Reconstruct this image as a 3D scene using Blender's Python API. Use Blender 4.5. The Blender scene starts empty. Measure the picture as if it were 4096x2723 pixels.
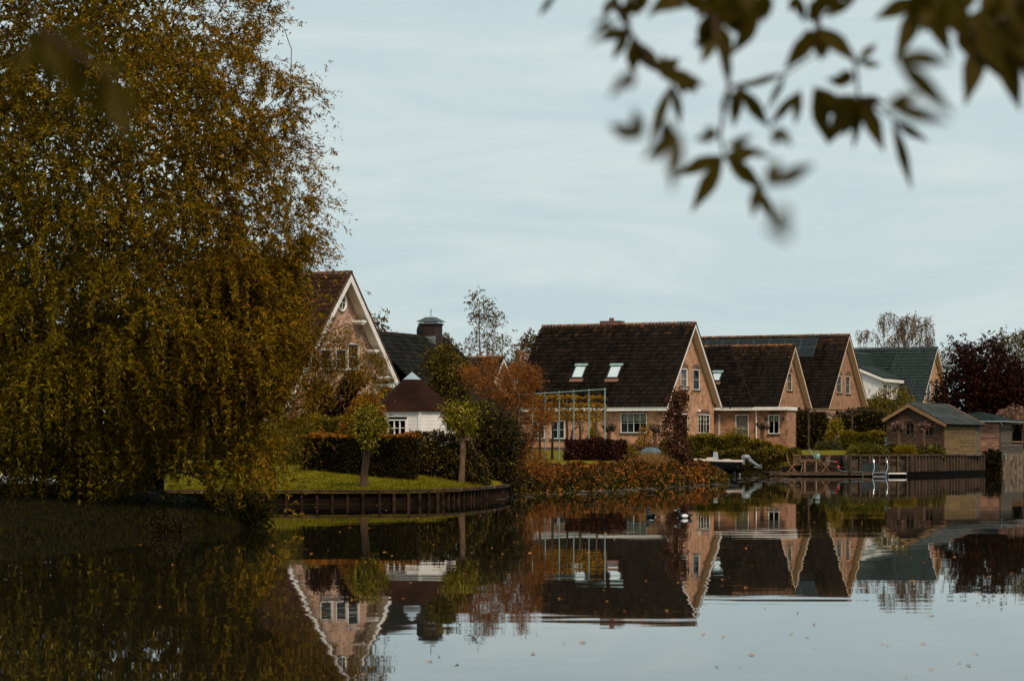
import bpy, math, random
import numpy as np
from mathutils import Vector, Matrix

# ------------------------------------------------------------------ camera, world, sun, exposure
SC = bpy.context.scene
COL = SC.collection
F, CX, HY, H = 5570.0, 1179.5, 1035.0, 1.8      # focal length and horizon of the 85 mm view, eye height above the water
cam_d = bpy.data.cameras.new('camera')
cam = bpy.data.objects.new('camera', cam_d)
COL.objects.link(cam)
cam.location = (0, 0, H)
cam.rotation_euler = (math.radians(90), 0, 0)
cam_d.lens, cam_d.sensor_width = 85, 36
cam_d.shift_y = 251 / 2359
cam_d.clip_start, cam_d.clip_end = 0.1, 6000
cam_d.dof.use_dof = True
cam_d.dof.focus_distance = 140
cam_d.dof.aperture_fstop = 4.5
SC.camera = cam

SUN_EL, SUN_AZ = math.radians(50), math.radians(152)    # azimuth clockwise from +Y: the sun stands behind the camera, a little right
world = bpy.data.worlds.new("World")
SC.world = world
world.use_nodes = True
wn, wl = world.node_tree.nodes, world.node_tree.links
bg = wn['Background']
bg.inputs['Strength'].default_value = 0.075
sky = wn.new('ShaderNodeTexSky')
sky.sky_type = 'NISHITA'
sky.sun_disc = False
sky.sun_elevation, sky.sun_rotation = SUN_EL, SUN_AZ
sky.air_density, sky.dust_density, sky.ozone_density = 1.0, 2.0, 1.0
tc = wn.new('ShaderNodeTexCoord')
mp = wn.new('ShaderNodeMapping')
mp.inputs['Scale'].default_value = (2.6, 2.6, 14)
wl.new(tc.outputs['Generated'], mp.inputs['Vector'])
nz = wn.new('ShaderNodeTexNoise')
nz.inputs['Scale'].default_value = 2.6
nz.inputs['Detail'].default_value = 9
nz.inputs['Roughness'].default_value = 0.62
nz.inputs['Distortion'].default_value = 0.6
wl.new(mp.outputs['Vector'], nz.inputs['Vector'])
cr = wn.new('ShaderNodeValToRGB')
cr.color_ramp.elements[0].position = 0.40
cr.color_ramp.elements[0].color = (4.9, 6.1, 6.35, 1)
cr.color_ramp.elements[1].position = 0.68
cr.color_ramp.elements[1].color = (6.05, 6.85, 6.75, 1)
wl.new(nz.outputs['Fac'], cr.inputs['Fac'])
mx = wn.new('ShaderNodeMix')
mx.data_type = 'RGBA'
mx.inputs[0].default_value = 0.93
wl.new(sky.outputs['Color'], mx.inputs[6])
wl.new(cr.outputs['Color'], mx.inputs[7])
wl.new(mx.outputs[2], bg.inputs['Color'])

sun_d = bpy.data.lights.new('sun', 'SUN')
sun_d.energy = 2.1
sun_d.angle = math.radians(12)
sun_d.color = (1.0, 0.82, 0.62)
sun = bpy.data.objects.new('sun', sun_d)
COL.objects.link(sun)
sd = Vector((math.sin(SUN_AZ) * math.cos(SUN_EL), math.cos(SUN_AZ) * math.cos(SUN_EL), math.sin(SUN_EL)))
sun.rotation_euler = (-sd).to_track_quat('-Z', 'Y').to_euler()

SC.view_settings.view_transform = 'Standard'
SC.view_settings.look = 'None'
SC.view_settings.exposure = 0.56
SC.view_settings.gamma = 1.0
SC.view_settings.use_curve_mapping = False
SC.render.engine = 'CYCLES'
SC.cycles.max_bounces = 6
SC.cycles.diffuse_bounces = 2
SC.cycles.glossy_bounces = 3
SC.cycles.transparent_max_bounces = 6
SC.cycles.transmission_bounces = 3
SC.cycles.use_adaptive_sampling = True
try:
    SC.cycles.use_denoising = True
    SC.cycles.denoising_input_passes = 'RGB_ALBEDO_NORMAL'
except Exception:
    pass

random.seed(7)
RNG = np.random.default_rng(11)

# ------------------------------------------------------------------ sight lines -> places in the world
def P(x, y, d):
    return Vector(((x - CX) * d / F, d, H - (y - HY) * d / F))
def Wp(x, d, z):
    return Vector(((x - CX) * d / F, d, z))
def crop(ox, oy, s):
    return lambda x, y: ((ox + x * s) / 1.7364, (oy + y * s) / 1.7364)
c1 = crop(2048, 1200, .51022); c2 = crop(3072, 1200, .51022); c3 = crop(1000, 1050, .6378)
c4 = crop(2650, 1300, .38265); z1 = crop(1100, 1050, .41443); z6 = crop(3560, 1550, .25512)
zb = crop(2480, 1700, .2713); z5 = crop(3100, 1700, .25435); z3 = crop(1950, 1350, .41447)
zt = crop(2100, 0, .8461); zg = crop(3350, 1230, .23596)

# ------------------------------------------------------------------ materials
def new_mat(name):
    m = bpy.data.materials.new(name)
    m.use_nodes = True
    n, l = m.node_tree.nodes, m.node_tree.links
    return m, n, l, n['Principled BSDF']
def rgba(c):
    return (c[0], c[1], c[2], 1)
def ramp(n, stops):
    r = n.new('ShaderNodeValToRGB')
    e = r.color_ramp.elements
    while len(e) < len(stops):
        e.new(0.5)
    for k, (p, c) in enumerate(stops):
        e[k].position = p
        e[k].color = rgba(c)
    return r
def surf(name, ca, cb, scale=3.0, rough=0.8, bump=0.0, stretch=(1, 1, 1), obj_random=0.0, lo=.35, hi=.65, spec=.3, spots=None):
    """two-tone surface: noise mixes ca and cb, optional bump, per-object brightness, spots = (colour, threshold, scale)"""
    m, n, l, b = new_mat(name)
    t = n.new('ShaderNodeTexCoord')
    mp = n.new('ShaderNodeMapping')
    mp.inputs['Scale'].default_value = stretch
    l.new(t.outputs['Object'], mp.inputs['Vector'])
    z = n.new('ShaderNodeTexNoise')
    z.inputs['Scale'].default_value = scale
    z.inputs['Detail'].default_value = 6
    l.new(mp.outputs['Vector'], z.inputs['Vector'])
    r = ramp(n, [(lo, ca), (hi, cb)])
    l.new(z.outputs['Fac'], r.inputs['Fac'])
    col = r.outputs['Color']
    if obj_random:
        oi = n.new('ShaderNodeObjectInfo')
        gi = n.new('ShaderNodeNewGeometry')
        ad = n.new('ShaderNodeMath'); ad.operation = 'ADD'
        l.new(oi.outputs['Random'], ad.inputs[0]); l.new(gi.outputs['Random Per Island'], ad.inputs[1])
        fr = n.new('ShaderNodeMath'); fr.operation = 'FRACT'
        l.new(ad.outputs[0], fr.inputs[0])
        mr = n.new('ShaderNodeMapRange')
        mr.inputs['To Min'].default_value = 1 - obj_random
        mr.inputs['To Max'].default_value = 1 + obj_random
        l.new(fr.outputs[0], mr.inputs['Value'])
        hs = n.new('ShaderNodeHueSaturation')
        l.new(mr.outputs['Result'], hs.inputs['Value'])
        l.new(col, hs.inputs['Color'])
        col = hs.outputs['Color']
    if spots:
        g = n.new('ShaderNodeNewGeometry')
        z2 = n.new('ShaderNodeTexNoise')
        z2.inputs['Scale'].default_value = spots[2]
        z2.inputs['Detail'].default_value = 5
        z2.inputs['Roughness'].default_value = .7
        l.new(g.outputs['Position'], z2.inputs['Vector'])
        r2 = ramp(n, [(spots[1], (0, 0, 0)), (spots[1] + .06, (1, 1, 1))])
        l.new(z2.outputs['Fac'], r2.inputs['Fac'])
        mm = n.new('ShaderNodeMix'); mm.data_type = 'RGBA'
        l.new(r2.outputs['Color'], mm.inputs[0])
        l.new(col, mm.inputs[6])
        mm.inputs[7].default_value = rgba(spots[0])
        col = mm.outputs[2]
    l.new(col, b.inputs['Base Color'])
    b.inputs['Roughness'].default_value = rough
    b.inputs['Specular IOR Level'].default_value = spec
    if bump:
        bp = n.new('ShaderNodeBump')
        bp.inputs['Strength'].default_value = bump
        bp.inputs['Distance'].default_value = 0.03
        l.new(z.outputs['Fac'], bp.inputs['Height'])
        l.new(bp.outputs['Normal'], b.inputs['Normal'])
    return m
def leafm(name, cols, trans=0.3, rough=0.55, patch=.5):
    """leaf: every leaf (mesh island) takes its own tone; slow noise in the crown shifts whole sprays"""
    m, n, l, b = new_mat(name)
    out = n['Material Output']
    g = n.new('ShaderNodeNewGeometry')
    z = n.new('ShaderNodeTexNoise')
    z.inputs['Scale'].default_value = 1.1
    z.inputs['Detail'].default_value = 3
    l.new(g.outputs['Position'], z.inputs['Vector'])
    a = n.new('ShaderNodeMath'); a.operation = 'MULTIPLY_ADD'
    l.new(z.outputs['Fac'], a.inputs[0]); a.inputs[1].default_value = patch * 2; a.inputs[2].default_value = -patch
    s = n.new('ShaderNodeMath'); s.operation = 'ADD'
    l.new(a.outputs[0], s.inputs[0]); l.new(g.outputs['Random Per Island'], s.inputs[1])
    k = len(cols) - 1
    r = ramp(n, [(i / k, c) for i, c in enumerate(cols)])
    l.new(s.outputs[0], r.inputs['Fac'])
    l.new(r.outputs['Color'], b.inputs['Base Color'])
    b.inputs['Roughness'].default_value = rough
    b.inputs['Specular IOR Level'].default_value = .08
    t = n.new('ShaderNodeBsdfTranslucent')
    l.new(r.outputs['Color'], t.inputs['Color'])
    ms = n.new('ShaderNodeMixShader')
    ms.inputs['Fac'].default_value = trans
    l.new(b.outputs['BSDF'], ms.inputs[1]); l.new(t.outputs['BSDF'], ms.inputs[2])
    l.new(ms.outputs['Shader'], out.inputs['Surface'])
    return m
def brick(name, a, b2, mortar, sc=1.0, burnt=.38):
    m, n, l, b = new_mat(name)
    t = n.new('ShaderNodeTexCoord')
    sx = n.new('ShaderNodeSeparateXYZ')
    l.new(t.outputs['Object'], sx.inputs[0])
    ad = n.new('ShaderNodeMath'); ad.operation = 'ADD'
    l.new(sx.outputs['X'], ad.inputs[0]); l.new(sx.outputs['Y'], ad.inputs[1])
    cx = n.new('ShaderNodeCombineXYZ')
    l.new(ad.outputs[0], cx.inputs['X']); l.new(sx.outputs['Z'], cx.inputs['Y'])
    bt = n.new('ShaderNodeTexBrick')
    bt.inputs['Scale'].default_value = 1
    bt.inputs['Brick Width'].default_value = .24 * sc
    bt.inputs['Row Height'].default_value = .075 * sc
    bt.inputs['Mortar Size'].default_value = .012 * sc
    bt.inputs['Mortar Smooth'].default_value = .3
    bt.inputs['Bias'].default_value = -.25
    bt.inputs['Color1'].default_value = rgba(a); bt.inputs['Color2'].default_value = rgba(b2); bt.inputs['Mortar'].default_value = rgba(mortar)
    l.new(cx.outputs[0], bt.inputs['Vector'])
    # odd burnt bricks
    wh = n.new('ShaderNodeTexBrick')
    for k_, v_ in (('Scale', 1), ('Brick Width', .24 * sc), ('Row Height', .075 * sc), ('Mortar Size', .012 * sc), ('Bias', -.42)): wh.inputs[k_].default_value = v_
    wh.inputs['Color1'].default_value = (1, 1, 1, 1); wh.inputs['Color2'].default_value = (burnt * .3, burnt * .25, burnt * .3, 1); wh.inputs['Mortar'].default_value = (1, 1, 1, 1)
    off = n.new('ShaderNodeVectorMath'); off.operation = 'ADD'; off.inputs[1].default_value = (.24 * sc * 37, .075 * sc * 58, 0)
    l.new(cx.outputs[0], off.inputs[0]); l.new(off.outputs[0], wh.inputs['Vector'])
    rr = n.new('ShaderNodeGamma'); rr.inputs['Gamma'].default_value = 1.0
    l.new(wh.outputs['Color'], rr.inputs['Color'])
    big = n.new('ShaderNodeTexNoise'); big.inputs['Scale'].default_value = 1.7; big.inputs['Detail'].default_value = 8; big.inputs['Roughness'].default_value = .72
    l.new(t.outputs['Object'], big.inputs['Vector'])
    r3 = ramp(n, [(.36, (.46, .45, .46)), (.52, (.95, .94, .93)), (.7, (1.15, 1.13, 1.1))])
    l.new(big.outputs['Fac'], r3.inputs['Fac'])
    m1 = n.new('ShaderNodeMix'); m1.data_type = 'RGBA'; m1.blend_type = 'MULTIPLY'; m1.inputs[0].default_value = 1
    l.new(bt.outputs['Color'], m1.inputs[6]); l.new(rr.outputs['Color'], m1.inputs[7])
    m2 = n.new('ShaderNodeMix'); m2.data_type = 'RGBA'; m2.blend_type = 'MULTIPLY'; m2.inputs[0].default_value = 1
    l.new(m1.outputs[2], m2.inputs[6]); l.new(r3.outputs['Color'], m2.inputs[7])
    l.new(m2.outputs[2], b.inputs['Base Color'])
    b.inputs['Roughness'].default_value = .9
    bp = n.new('ShaderNodeBump'); bp.inputs['Strength'].default_value = .5; bp.inputs['Distance'].default_value = .012; bp.invert = True
    l.new(bt.outputs['Fac'], bp.inputs['Height']); l.new(bp.outputs['Normal'], b.inputs['Normal'])
    return m
def glassm():
    m, n, l, b = new_mat('window glass')
    out = n['Material Output']
    tr = n.new('ShaderNodeBsdfTransparent'); tr.inputs['Color'].default_value = (.75, .78, .78, 1)
    gl = n.new('ShaderNodeBsdfGlossy'); gl.inputs['Roughness'].default_value = .02; gl.inputs['Color'].default_value = (.9, .95, 1, 1)
    lw_ = n.new('ShaderNodeLayerWeight'); lw_.inputs['Blend'].default_value = .5
    pw_ = n.new('ShaderNodeMath'); pw_.operation = 'POWER'; pw_.inputs[1].default_value = 4
    l.new(lw_.outputs['Facing'], pw_.inputs[0])
    fr = n.new('ShaderNodeMath'); fr.operation = 'MULTIPLY_ADD'; fr.inputs[1].default_value = .22; fr.inputs[2].default_value = .02
    l.new(pw_.outputs[0], fr.inputs[0])
    ms = n.new('ShaderNodeMixShader')
    l.new(fr.outputs[0], ms.inputs[0]); l.new(tr.outputs[0], ms.inputs[1]); l.new(gl.outputs[0], ms.inputs[2])
    l.new(ms.outputs[0], out.inputs['Surface'])
    return m
def plain(name, c, rough=.5, metal=0.0, spec=.5):
    m, n, l, b = new_mat(name)
    z = n.new('ShaderNodeTexNoise'); z.inputs['Scale'].default_value = 4; z.inputs['Detail'].default_value = 4
    t = n.new('ShaderNodeTexCoord'); l.new(t.outputs['Object'], z.inputs['Vector'])
    r = ramp(n, [(.3, tuple(v * .85 for v in c)), (.7, tuple(min(1, v * 1.08) for v in c))])
    l.new(z.outputs['Fac'], r.inputs['Fac']); l.new(r.outputs['Color'], b.inputs['Base Color'])
    b.inputs['Roughness'].default_value = rough
    b.inputs['Metallic'].default_value = metal
    b.inputs['Specular IOR Level'].default_value = spec
    return m

M = {}
M['white'] = plain('white paint', (.78, .74, .70), .5)
M['whiteboard'] = surf('white boards', (.66, .62, .6), (.74, .70, .67), 2, .55, .1)
M['cream'] = plain('cream paint', (.66, .50, .36), .5)
M['soffit'] = plain('soffit paint', (.74, .56, .42), .6)
M['soffit_white'] = plain('soffit white paint', (.80, .70, .62), .6)
M['black'] = plain('black paint', (.012, .013, .013), .4)
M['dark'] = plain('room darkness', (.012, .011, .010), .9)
M['blind'] = plain('beige blind', (.42, .38, .29), .8)
M['curtain'] = surf('net curtain', (.22, .20, .17), (.5, .46, .4), 9, .9, 0, (6, 6, .3))
M['glass'] = glassm()
M['brick'] = brick('orange brick', (.60, .27, .135), (.46, .19, .095), (.52, .35, .23))
M['brick2'] = brick('brown brick', (.46, .205, .110), (.32, .135, .078), (.38, .24, .155))
M['brickpink'] = brick('pale pink brick', (.60, .36, .25), (.54, .32, .22), (.52, .34, .26), 1.1, .88)
M['plinth'] = brick('purple plinth brick', (.14, .075, .065), (.11, .06, .055), (.12, .08, .07))
M['lintel'] = brick('dark arch brick', (.2, .09, .055), (.13, .06, .04), (.2, .14, .1), .8)
M['chimbrick'] = brick('sooty brick', (.035, .013, .009), (.022, .009, .007), (.03, .017, .012))
orange_l = (.30, .105, .02)
M['tile'] = surf('dark roof tile', (.0075, .005, .0035), (.017, .011, .0075), 1.3, .9, 0, obj_random=.5, spec=.08, spots=((.13, .045, .012), .745, 1.6))
M['tile_lichen'] = surf('roof tile with orange lichen', (.012, .008, .005), (.035, .02, .011), 2, .9, 0, obj_random=.4, spec=.08, spots=((.2, .065, .012), .6, 2.6))
M['tile_brown'] = surf('brown roof tile', (.016, .0065, .004), (.056, .021, .010), 1.6, .85, 0, obj_random=.5, spec=.12, spots=((.20, .10, .05), .68, 2.4))
M['tile_black'] = surf('black green roof tile', (.006, .0065, .0055), (.015, .0155, .013), 1.3, .85, 0, obj_random=.4, spec=.12, spots=((.15, .15, .12), .72, 3))
M['tile_green'] = surf('glazed green roof tile', (.010, .017, .016), (.016, .027, .025), 1.2, .5, 0, obj_random=.35, spec=.22)
M['ridge'] = surf('lichen covered ridge tile', (.03, .018, .012), (.09, .04, .02), 2, .85, 0, obj_random=.3, spots=(orange_l, .47, 2.2))
M['ridge_green'] = surf('green ridge tile', (.012, .022, .022), (.03, .045, .045), 2, .4, 0, spec=.5)
M['slab'] = plain('roof underlay', (.006, .005, .004), .95, 0, .03)
M['verge_brown'] = surf('brown verge tile', (.05, .018, .01), (.12, .045, .02), 2, .8, 0, obj_random=.3)
M['solar'] = plain('solar panel', (.006, .009, .010), .35, 0, .25)
M['alu'] = plain('aluminium', (.42, .44, .45), .35, .8)
M['galv'] = surf('galvanised pipe', (.15, .24, .235), (.24, .34, .335), 3, .5, 0, spec=.5)
M['steel'] = plain('polished steel', (.75, .75, .75), .18, 1.0)
M['lead'] = plain('lead flashing', (.16, .07, .04), .6)
M['zinc'] = plain('zinc cone', (.40, .46, .50), .4, .6)
M['shingle'] = surf('dark red shingle', (.011, .0042, .0024), (.029, .0105, .006), .9, .95, .3, obj_random=.15, spec=.08)
M['timber'] = surf('weathered timber', (.032, .019, .011), (.10, .06, .035), 2.5, .85, .4, (1, 1, 9), obj_random=.3)
M['timber_dark'] = surf('dark wet timber', (.0025, .0016, .001), (.012, .006, .0035), 2.2, .85, .4, (1, 1, 3), obj_random=.4, spec=.08)
M['post_dark'] = surf('dark quay post', (.010, .006, .004), (.045, .022, .012), 2.2, .85, .4, (1, 1, 3), obj_random=.3, spec=.08)
M['quayboard'] = surf('grey brown quay boards', (.020, .015, .010), (.075, .055, .038), 2.2, .9, .4, (1, 1, 5), obj_random=.45, spec=.08)
M['stepwood'] = surf('dark step timber', (.014, .009, .006), (.045, .028, .018), 2.2, .9, .4, (6, 1, 1), obj_random=.3, spec=.08)
M['cap'] = surf('lichened cap board', (.022, .012, .007), (.065, .036, .02), 2.5, .9, .3, obj_random=.25, spec=.1, spots=((.28, .22, .15), .62, 1.8))
M['plank_brown'] = surf('brown shed boards', (.038, .019, .010), (.105, .056, .030), 2.0, .85, .4, (1, 1, 7), obj_random=.28)
M['plank_yellow'] = surf('yellowish shed boards', (.11, .067, .026), (.20, .125, .052), 2.0, .85, .3, (1, 1, 6), obj_random=.2)
M['plank_pink'] = surf('reddish shed boards', (.13, .06, .038), (.30, .155, .10), 2.0, .85, .4, (1, 1, 6), obj_random=.3)
M['plank_grey'] = surf('grey shed boards', (.045, .036, .024), (.12, .095, .065), 2.0, .9, .4, (1, 1, 6), obj_random=.3)
M['concrete'] = surf('stained concrete block', (.08, .055, .038), (.20, .145, .10), 1.8, .9, .2, obj_random=.3, spec=.1)
M['felt'] = surf('dark green roof felt', (.007, .0115, .011), (.014, .021, .020), 2, .95, .1, spec=.05)
M['sheet'] = surf('grey blue tile sheet', (.034, .041, .041), (.064, .073, .072), 1.5, .8, .1, obj_random=.2, spec=.1, spots=((.16, .12, .10), .68, 1.3))
M['teak'] = surf('teak', (.14, .075, .036), (.30, .165, .08), 3, .7, .2, (1, 1, 6), obj_random=.2)
M['bark'] = surf('bark', (.020, .012, .007), (.075, .044, .026), 3, .95, .6, (3, 3, .7))
M['bark_red'] = surf('pollard bark', (.05, .026, .014), (.13, .07, .038), 4, .95, .6, (3, 3, .6))
M['bark_grey'] = surf('grey green bark', (.05, .042, .026), (.11, .09, .055), 4, .95, .4, (3, 3, .6))
M['bark_pink'] = surf('birch bark', (.16, .10, .08), (.32, .22, .18), 4, .9, .2)
M['hull'] = plain('black hull', (.006, .008, .008), .3)
M['gunwale'] = plain('cream gunwale', (.70, .56, .48), .45)
M['motor'] = plain('silver outboard', (.19, .205, .21), .4, .3)
M['tarp'] = surf('blue grey tarp', (.05, .075, .095), (.11, .14, .16), 2, .6, .3)
M['teal'] = plain('teal paint', (.05, .18, .17), .5)
M['red'] = plain('red plastic', (.55, .02, .012), .4)
M['pot'] = plain('grey green pot', (.035, .055, .055), .6)
M['boxgreen'] = plain('dark green storage box', (.010, .016, .014), .6)
M['hose'] = plain('pale blue hose', (.12, .22, .24), .5)
M['cable'] = plain('dark hose', (.03, .018, .012), .6)
M['duck'] = plain('black plumage', (.006, .0055, .006), .6)
M['duckwhite'] = plain('white plumage', (.75, .72, .7), .7)
M['bill'] = plain('blue grey bill', (.25, .33, .36), .4)
M['soil'] = surf('soil', (.02, .012, .007), (.06, .035, .02), 5, .95, .4)
M['mast'] = plain('orange sill', (.28, .11, .03), .6)
# foliage
M['willow'] = leafm('willow leaf', [(.026, .018, .001), (.08, .056, .002), (.165, .115, .004), (.30, .20, .008)], .35)
M['willow_orange'] = leafm('lit orange willow leaf', [(.06, .033, .001), (.165, .082, .003), (.29, .14, .005), (.42, .21, .009)], .35)  # orange foliage with the brightness of lit leaves put into the colour
M['fore'] = leafm('near leaf', [(.030, .021, .0015), (.05, .035, .002), (.08, .054, .003)], .4, .5, .1)
M['hedge_dark'] = leafm('dark hedge leaf', [(.008, .006, .002), (.016, .012, .003), (.034, .024, .005)], .1)
M['hedge_top'] = leafm('lit orange hedge top', [(.14, .05, .004), (.3, .10, .008), (.4, .15, .012)], .2)  # sky light on the hedge top, put into the leaf colour
M['laurel'] = leafm('laurel leaf', [(.014, .012, .002), (.05, .038, .005), (.16, .10, .012)], .15, .4)
M['hedge_olive'] = leafm('olive hedge leaf', [(.022, .017, .002), (.08, .060, .005), (.18, .13, .012)], .2)
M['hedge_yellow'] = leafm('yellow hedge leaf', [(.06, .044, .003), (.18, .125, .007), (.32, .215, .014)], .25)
M['pollardleaf'] = leafm('pollard leaf', [(.04, .031, .002), (.20, .155, .008), (.46, .37, .035)], .25)
M['golden'] = leafm('golden conifer', [(.10, .038, .003), (.26, .095, .006), (.42, .16, .010)], .2)
M['shrubgreen'] = leafm('shrub leaf', [(.022, .018, .002), (.07, .057, .006), (.15, .12, .014)], .2)
M['larch'] = leafm('orange needle spray', [(.10, .035, .008), (.24, .085, .017), (.38, .145, .030)], .3)
M['gold'] = leafm('yellow espalier leaf', [(.16, .075, .006), (.34, .17, .012), (.46, .25, .025)], .3)
M['purple'] = leafm('purple leaf', [(.008, .0025, .0015), (.021, .005, .0032), (.045, .012, .0065)], .15)
M['beechhedge'] = leafm('copper beech hedge leaf', [(.016, .005, .004), (.040, .012, .009), (.085, .030, .020)], .15)
M['maple'] = leafm('copper maple leaf', [(.030, .011, .006), (.075, .030, .014), (.15, .062, .030)], .2)
M['bgtree'] = leafm('distant tree leaf', [(.04, .03, .006), (.085, .06, .012), (.14, .10, .022)], .3)
M['birchleaf'] = leafm('birch leaf', [(.07, .045, .012), (.14, .09, .025), (.2, .13, .04)], .3)
M['copperbud'] = leafm('dry copper shoot', [(.10, .045, .03), (.24, .12, .085), (.44, .27, .20)], .2)
M['ivy'] = leafm('ivy leaf turning', [(.018, .015, .003), (.055, .042, .007), (.16, .055, .010), (.34, .105, .014)], .2, .5, .7)
M['drygrass'] = leafm('dry grass', [(.16, .08, .025), (.28, .14, .045), (.36, .2, .07)], .2)
M['grassy'] = leafm('fresh grass leaf', [(.05, .05, .006), (.10, .095, .012), (.17, .145, .02)], .25)
M['blueflower'] = leafm('blue flowers', [(.03, .05, .05), (.05, .12, .15), (.07, .17, .22)], .2)
M['blossom'] = leafm('white blossom', [(.6, .5, .45), (.7, .62, .58)], .2)
M['lawnblade'] = leafm('lawn grass', [(.055, .047, .001), (.12, .098, .002), (.19, .15, .004)], .2)
M['shadegrass'] = leafm('bank grass', [(.006, .0056, .0005), (.015, .0135, .001), (.036, .030, .002)], .2)  # the willow's shade is put into this dark grass colour
M['floating'] = leafm('fallen orange leaf', [(.22, .09, .025), (.40, .17, .05), (.5, .27, .1)], .1)
M['floating'].node_tree.nodes['Principled BSDF'].inputs['Specular IOR Level'].default_value = 0
M['floating'].node_tree.nodes['Principled BSDF'].inputs['Roughness'].default_value = 1
M['pads'] = leafm('floating plant scraps', [(.07, .055, .04), (.2, .17, .14)], .1)
M['lawn'] = surf('lawn', (.075, .063, .002), (.15, .121, .003), 1.6, .95, .6, spec=.05)
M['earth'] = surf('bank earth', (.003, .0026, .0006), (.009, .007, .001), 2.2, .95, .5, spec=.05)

def water_mat():
    m, n, l, b = new_mat('pond water')
    b.inputs['Base Color'].default_value = (.010, .009, .005, 1)
    b.inputs['Roughness'].default_value = .012
    b.inputs['IOR'].default_value = 1.33
    b.inputs['Specular IOR Level'].default_value = .5
    g = n.new('ShaderNodeNewGeometry')
    def layer(scale, sx, sy, amp, det):
        mp = n.new('ShaderNodeMapping'); mp.inputs['Scale'].default_value = (sx, sy, 1)
        l.new(g.outputs['Position'], mp.inputs['Vector'])
        z = n.new('ShaderNodeTexNoise'); z.inputs['Scale'].default_value = scale; z.inputs['Detail'].default_value = det
        l.new(mp.outputs[0], z.inputs['Vector'])
        s = n.new('ShaderNodeVectorMath'); s.operation = 'SUBTRACT'; s.inputs[1].default_value = (.5, .5, .5)
        l.new(z.outputs['Color'], s.inputs[0])
        k = n.new('ShaderNodeVectorMath'); k.operation = 'MULTIPLY'; k.inputs[1].default_value = (amp * .6, amp, 0)
        l.new(s.outputs[0], k.inputs[0])
        return k.outputs[0]
    a = layer(1.5, .35, 1.6, .0098, 3)
    c = layer(.22, .5, 1.0, .004, 2)
    # breeze patches strengthen the small ripples here and there
    pz = n.new('ShaderNodeTexNoise'); pz.inputs['Scale'].default_value = .05; pz.inputs['Detail'].default_value = 2
    l.new(g.outputs['Position'], pz.inputs['Vector'])
    pr = n.new('ShaderNodeMapRange'); pr.inputs['From Min'].default_value = .35; pr.inputs['From Max'].default_value = .7
    pr.inputs['To Min'].default_value = .35; pr.inputs['To Max'].default_value = 1.3
    l.new(pz.outputs['Fac'], pr.inputs['Value'])
    sc_ = n.new('ShaderNodeVectorMath'); sc_.operation = 'SCALE'
    l.new(a, sc_.inputs[0]); l.new(pr.outputs['Result'], sc_.inputs['Scale'])
    s1 = n.new('ShaderNodeVectorMath'); s1.operation = 'ADD'
    l.new(sc_.outputs[0], s1.inputs[0]); l.new(c, s1.inputs[1])
    s2 = n.new('ShaderNodeVectorMath'); s2.operation = 'ADD'
    l.new(s1.outputs[0], s2.inputs[0]); s2.inputs[1].default_value = (0, 0, 1)
    nm = n.new('ShaderNodeVectorMath'); nm.operation = 'NORMALIZE'
    l.new(s2.outputs[0], nm.inputs[0])
    l.new(nm.outputs[0], b.inputs['Normal'])
    return m
M['water'] = water_mat()

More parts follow.
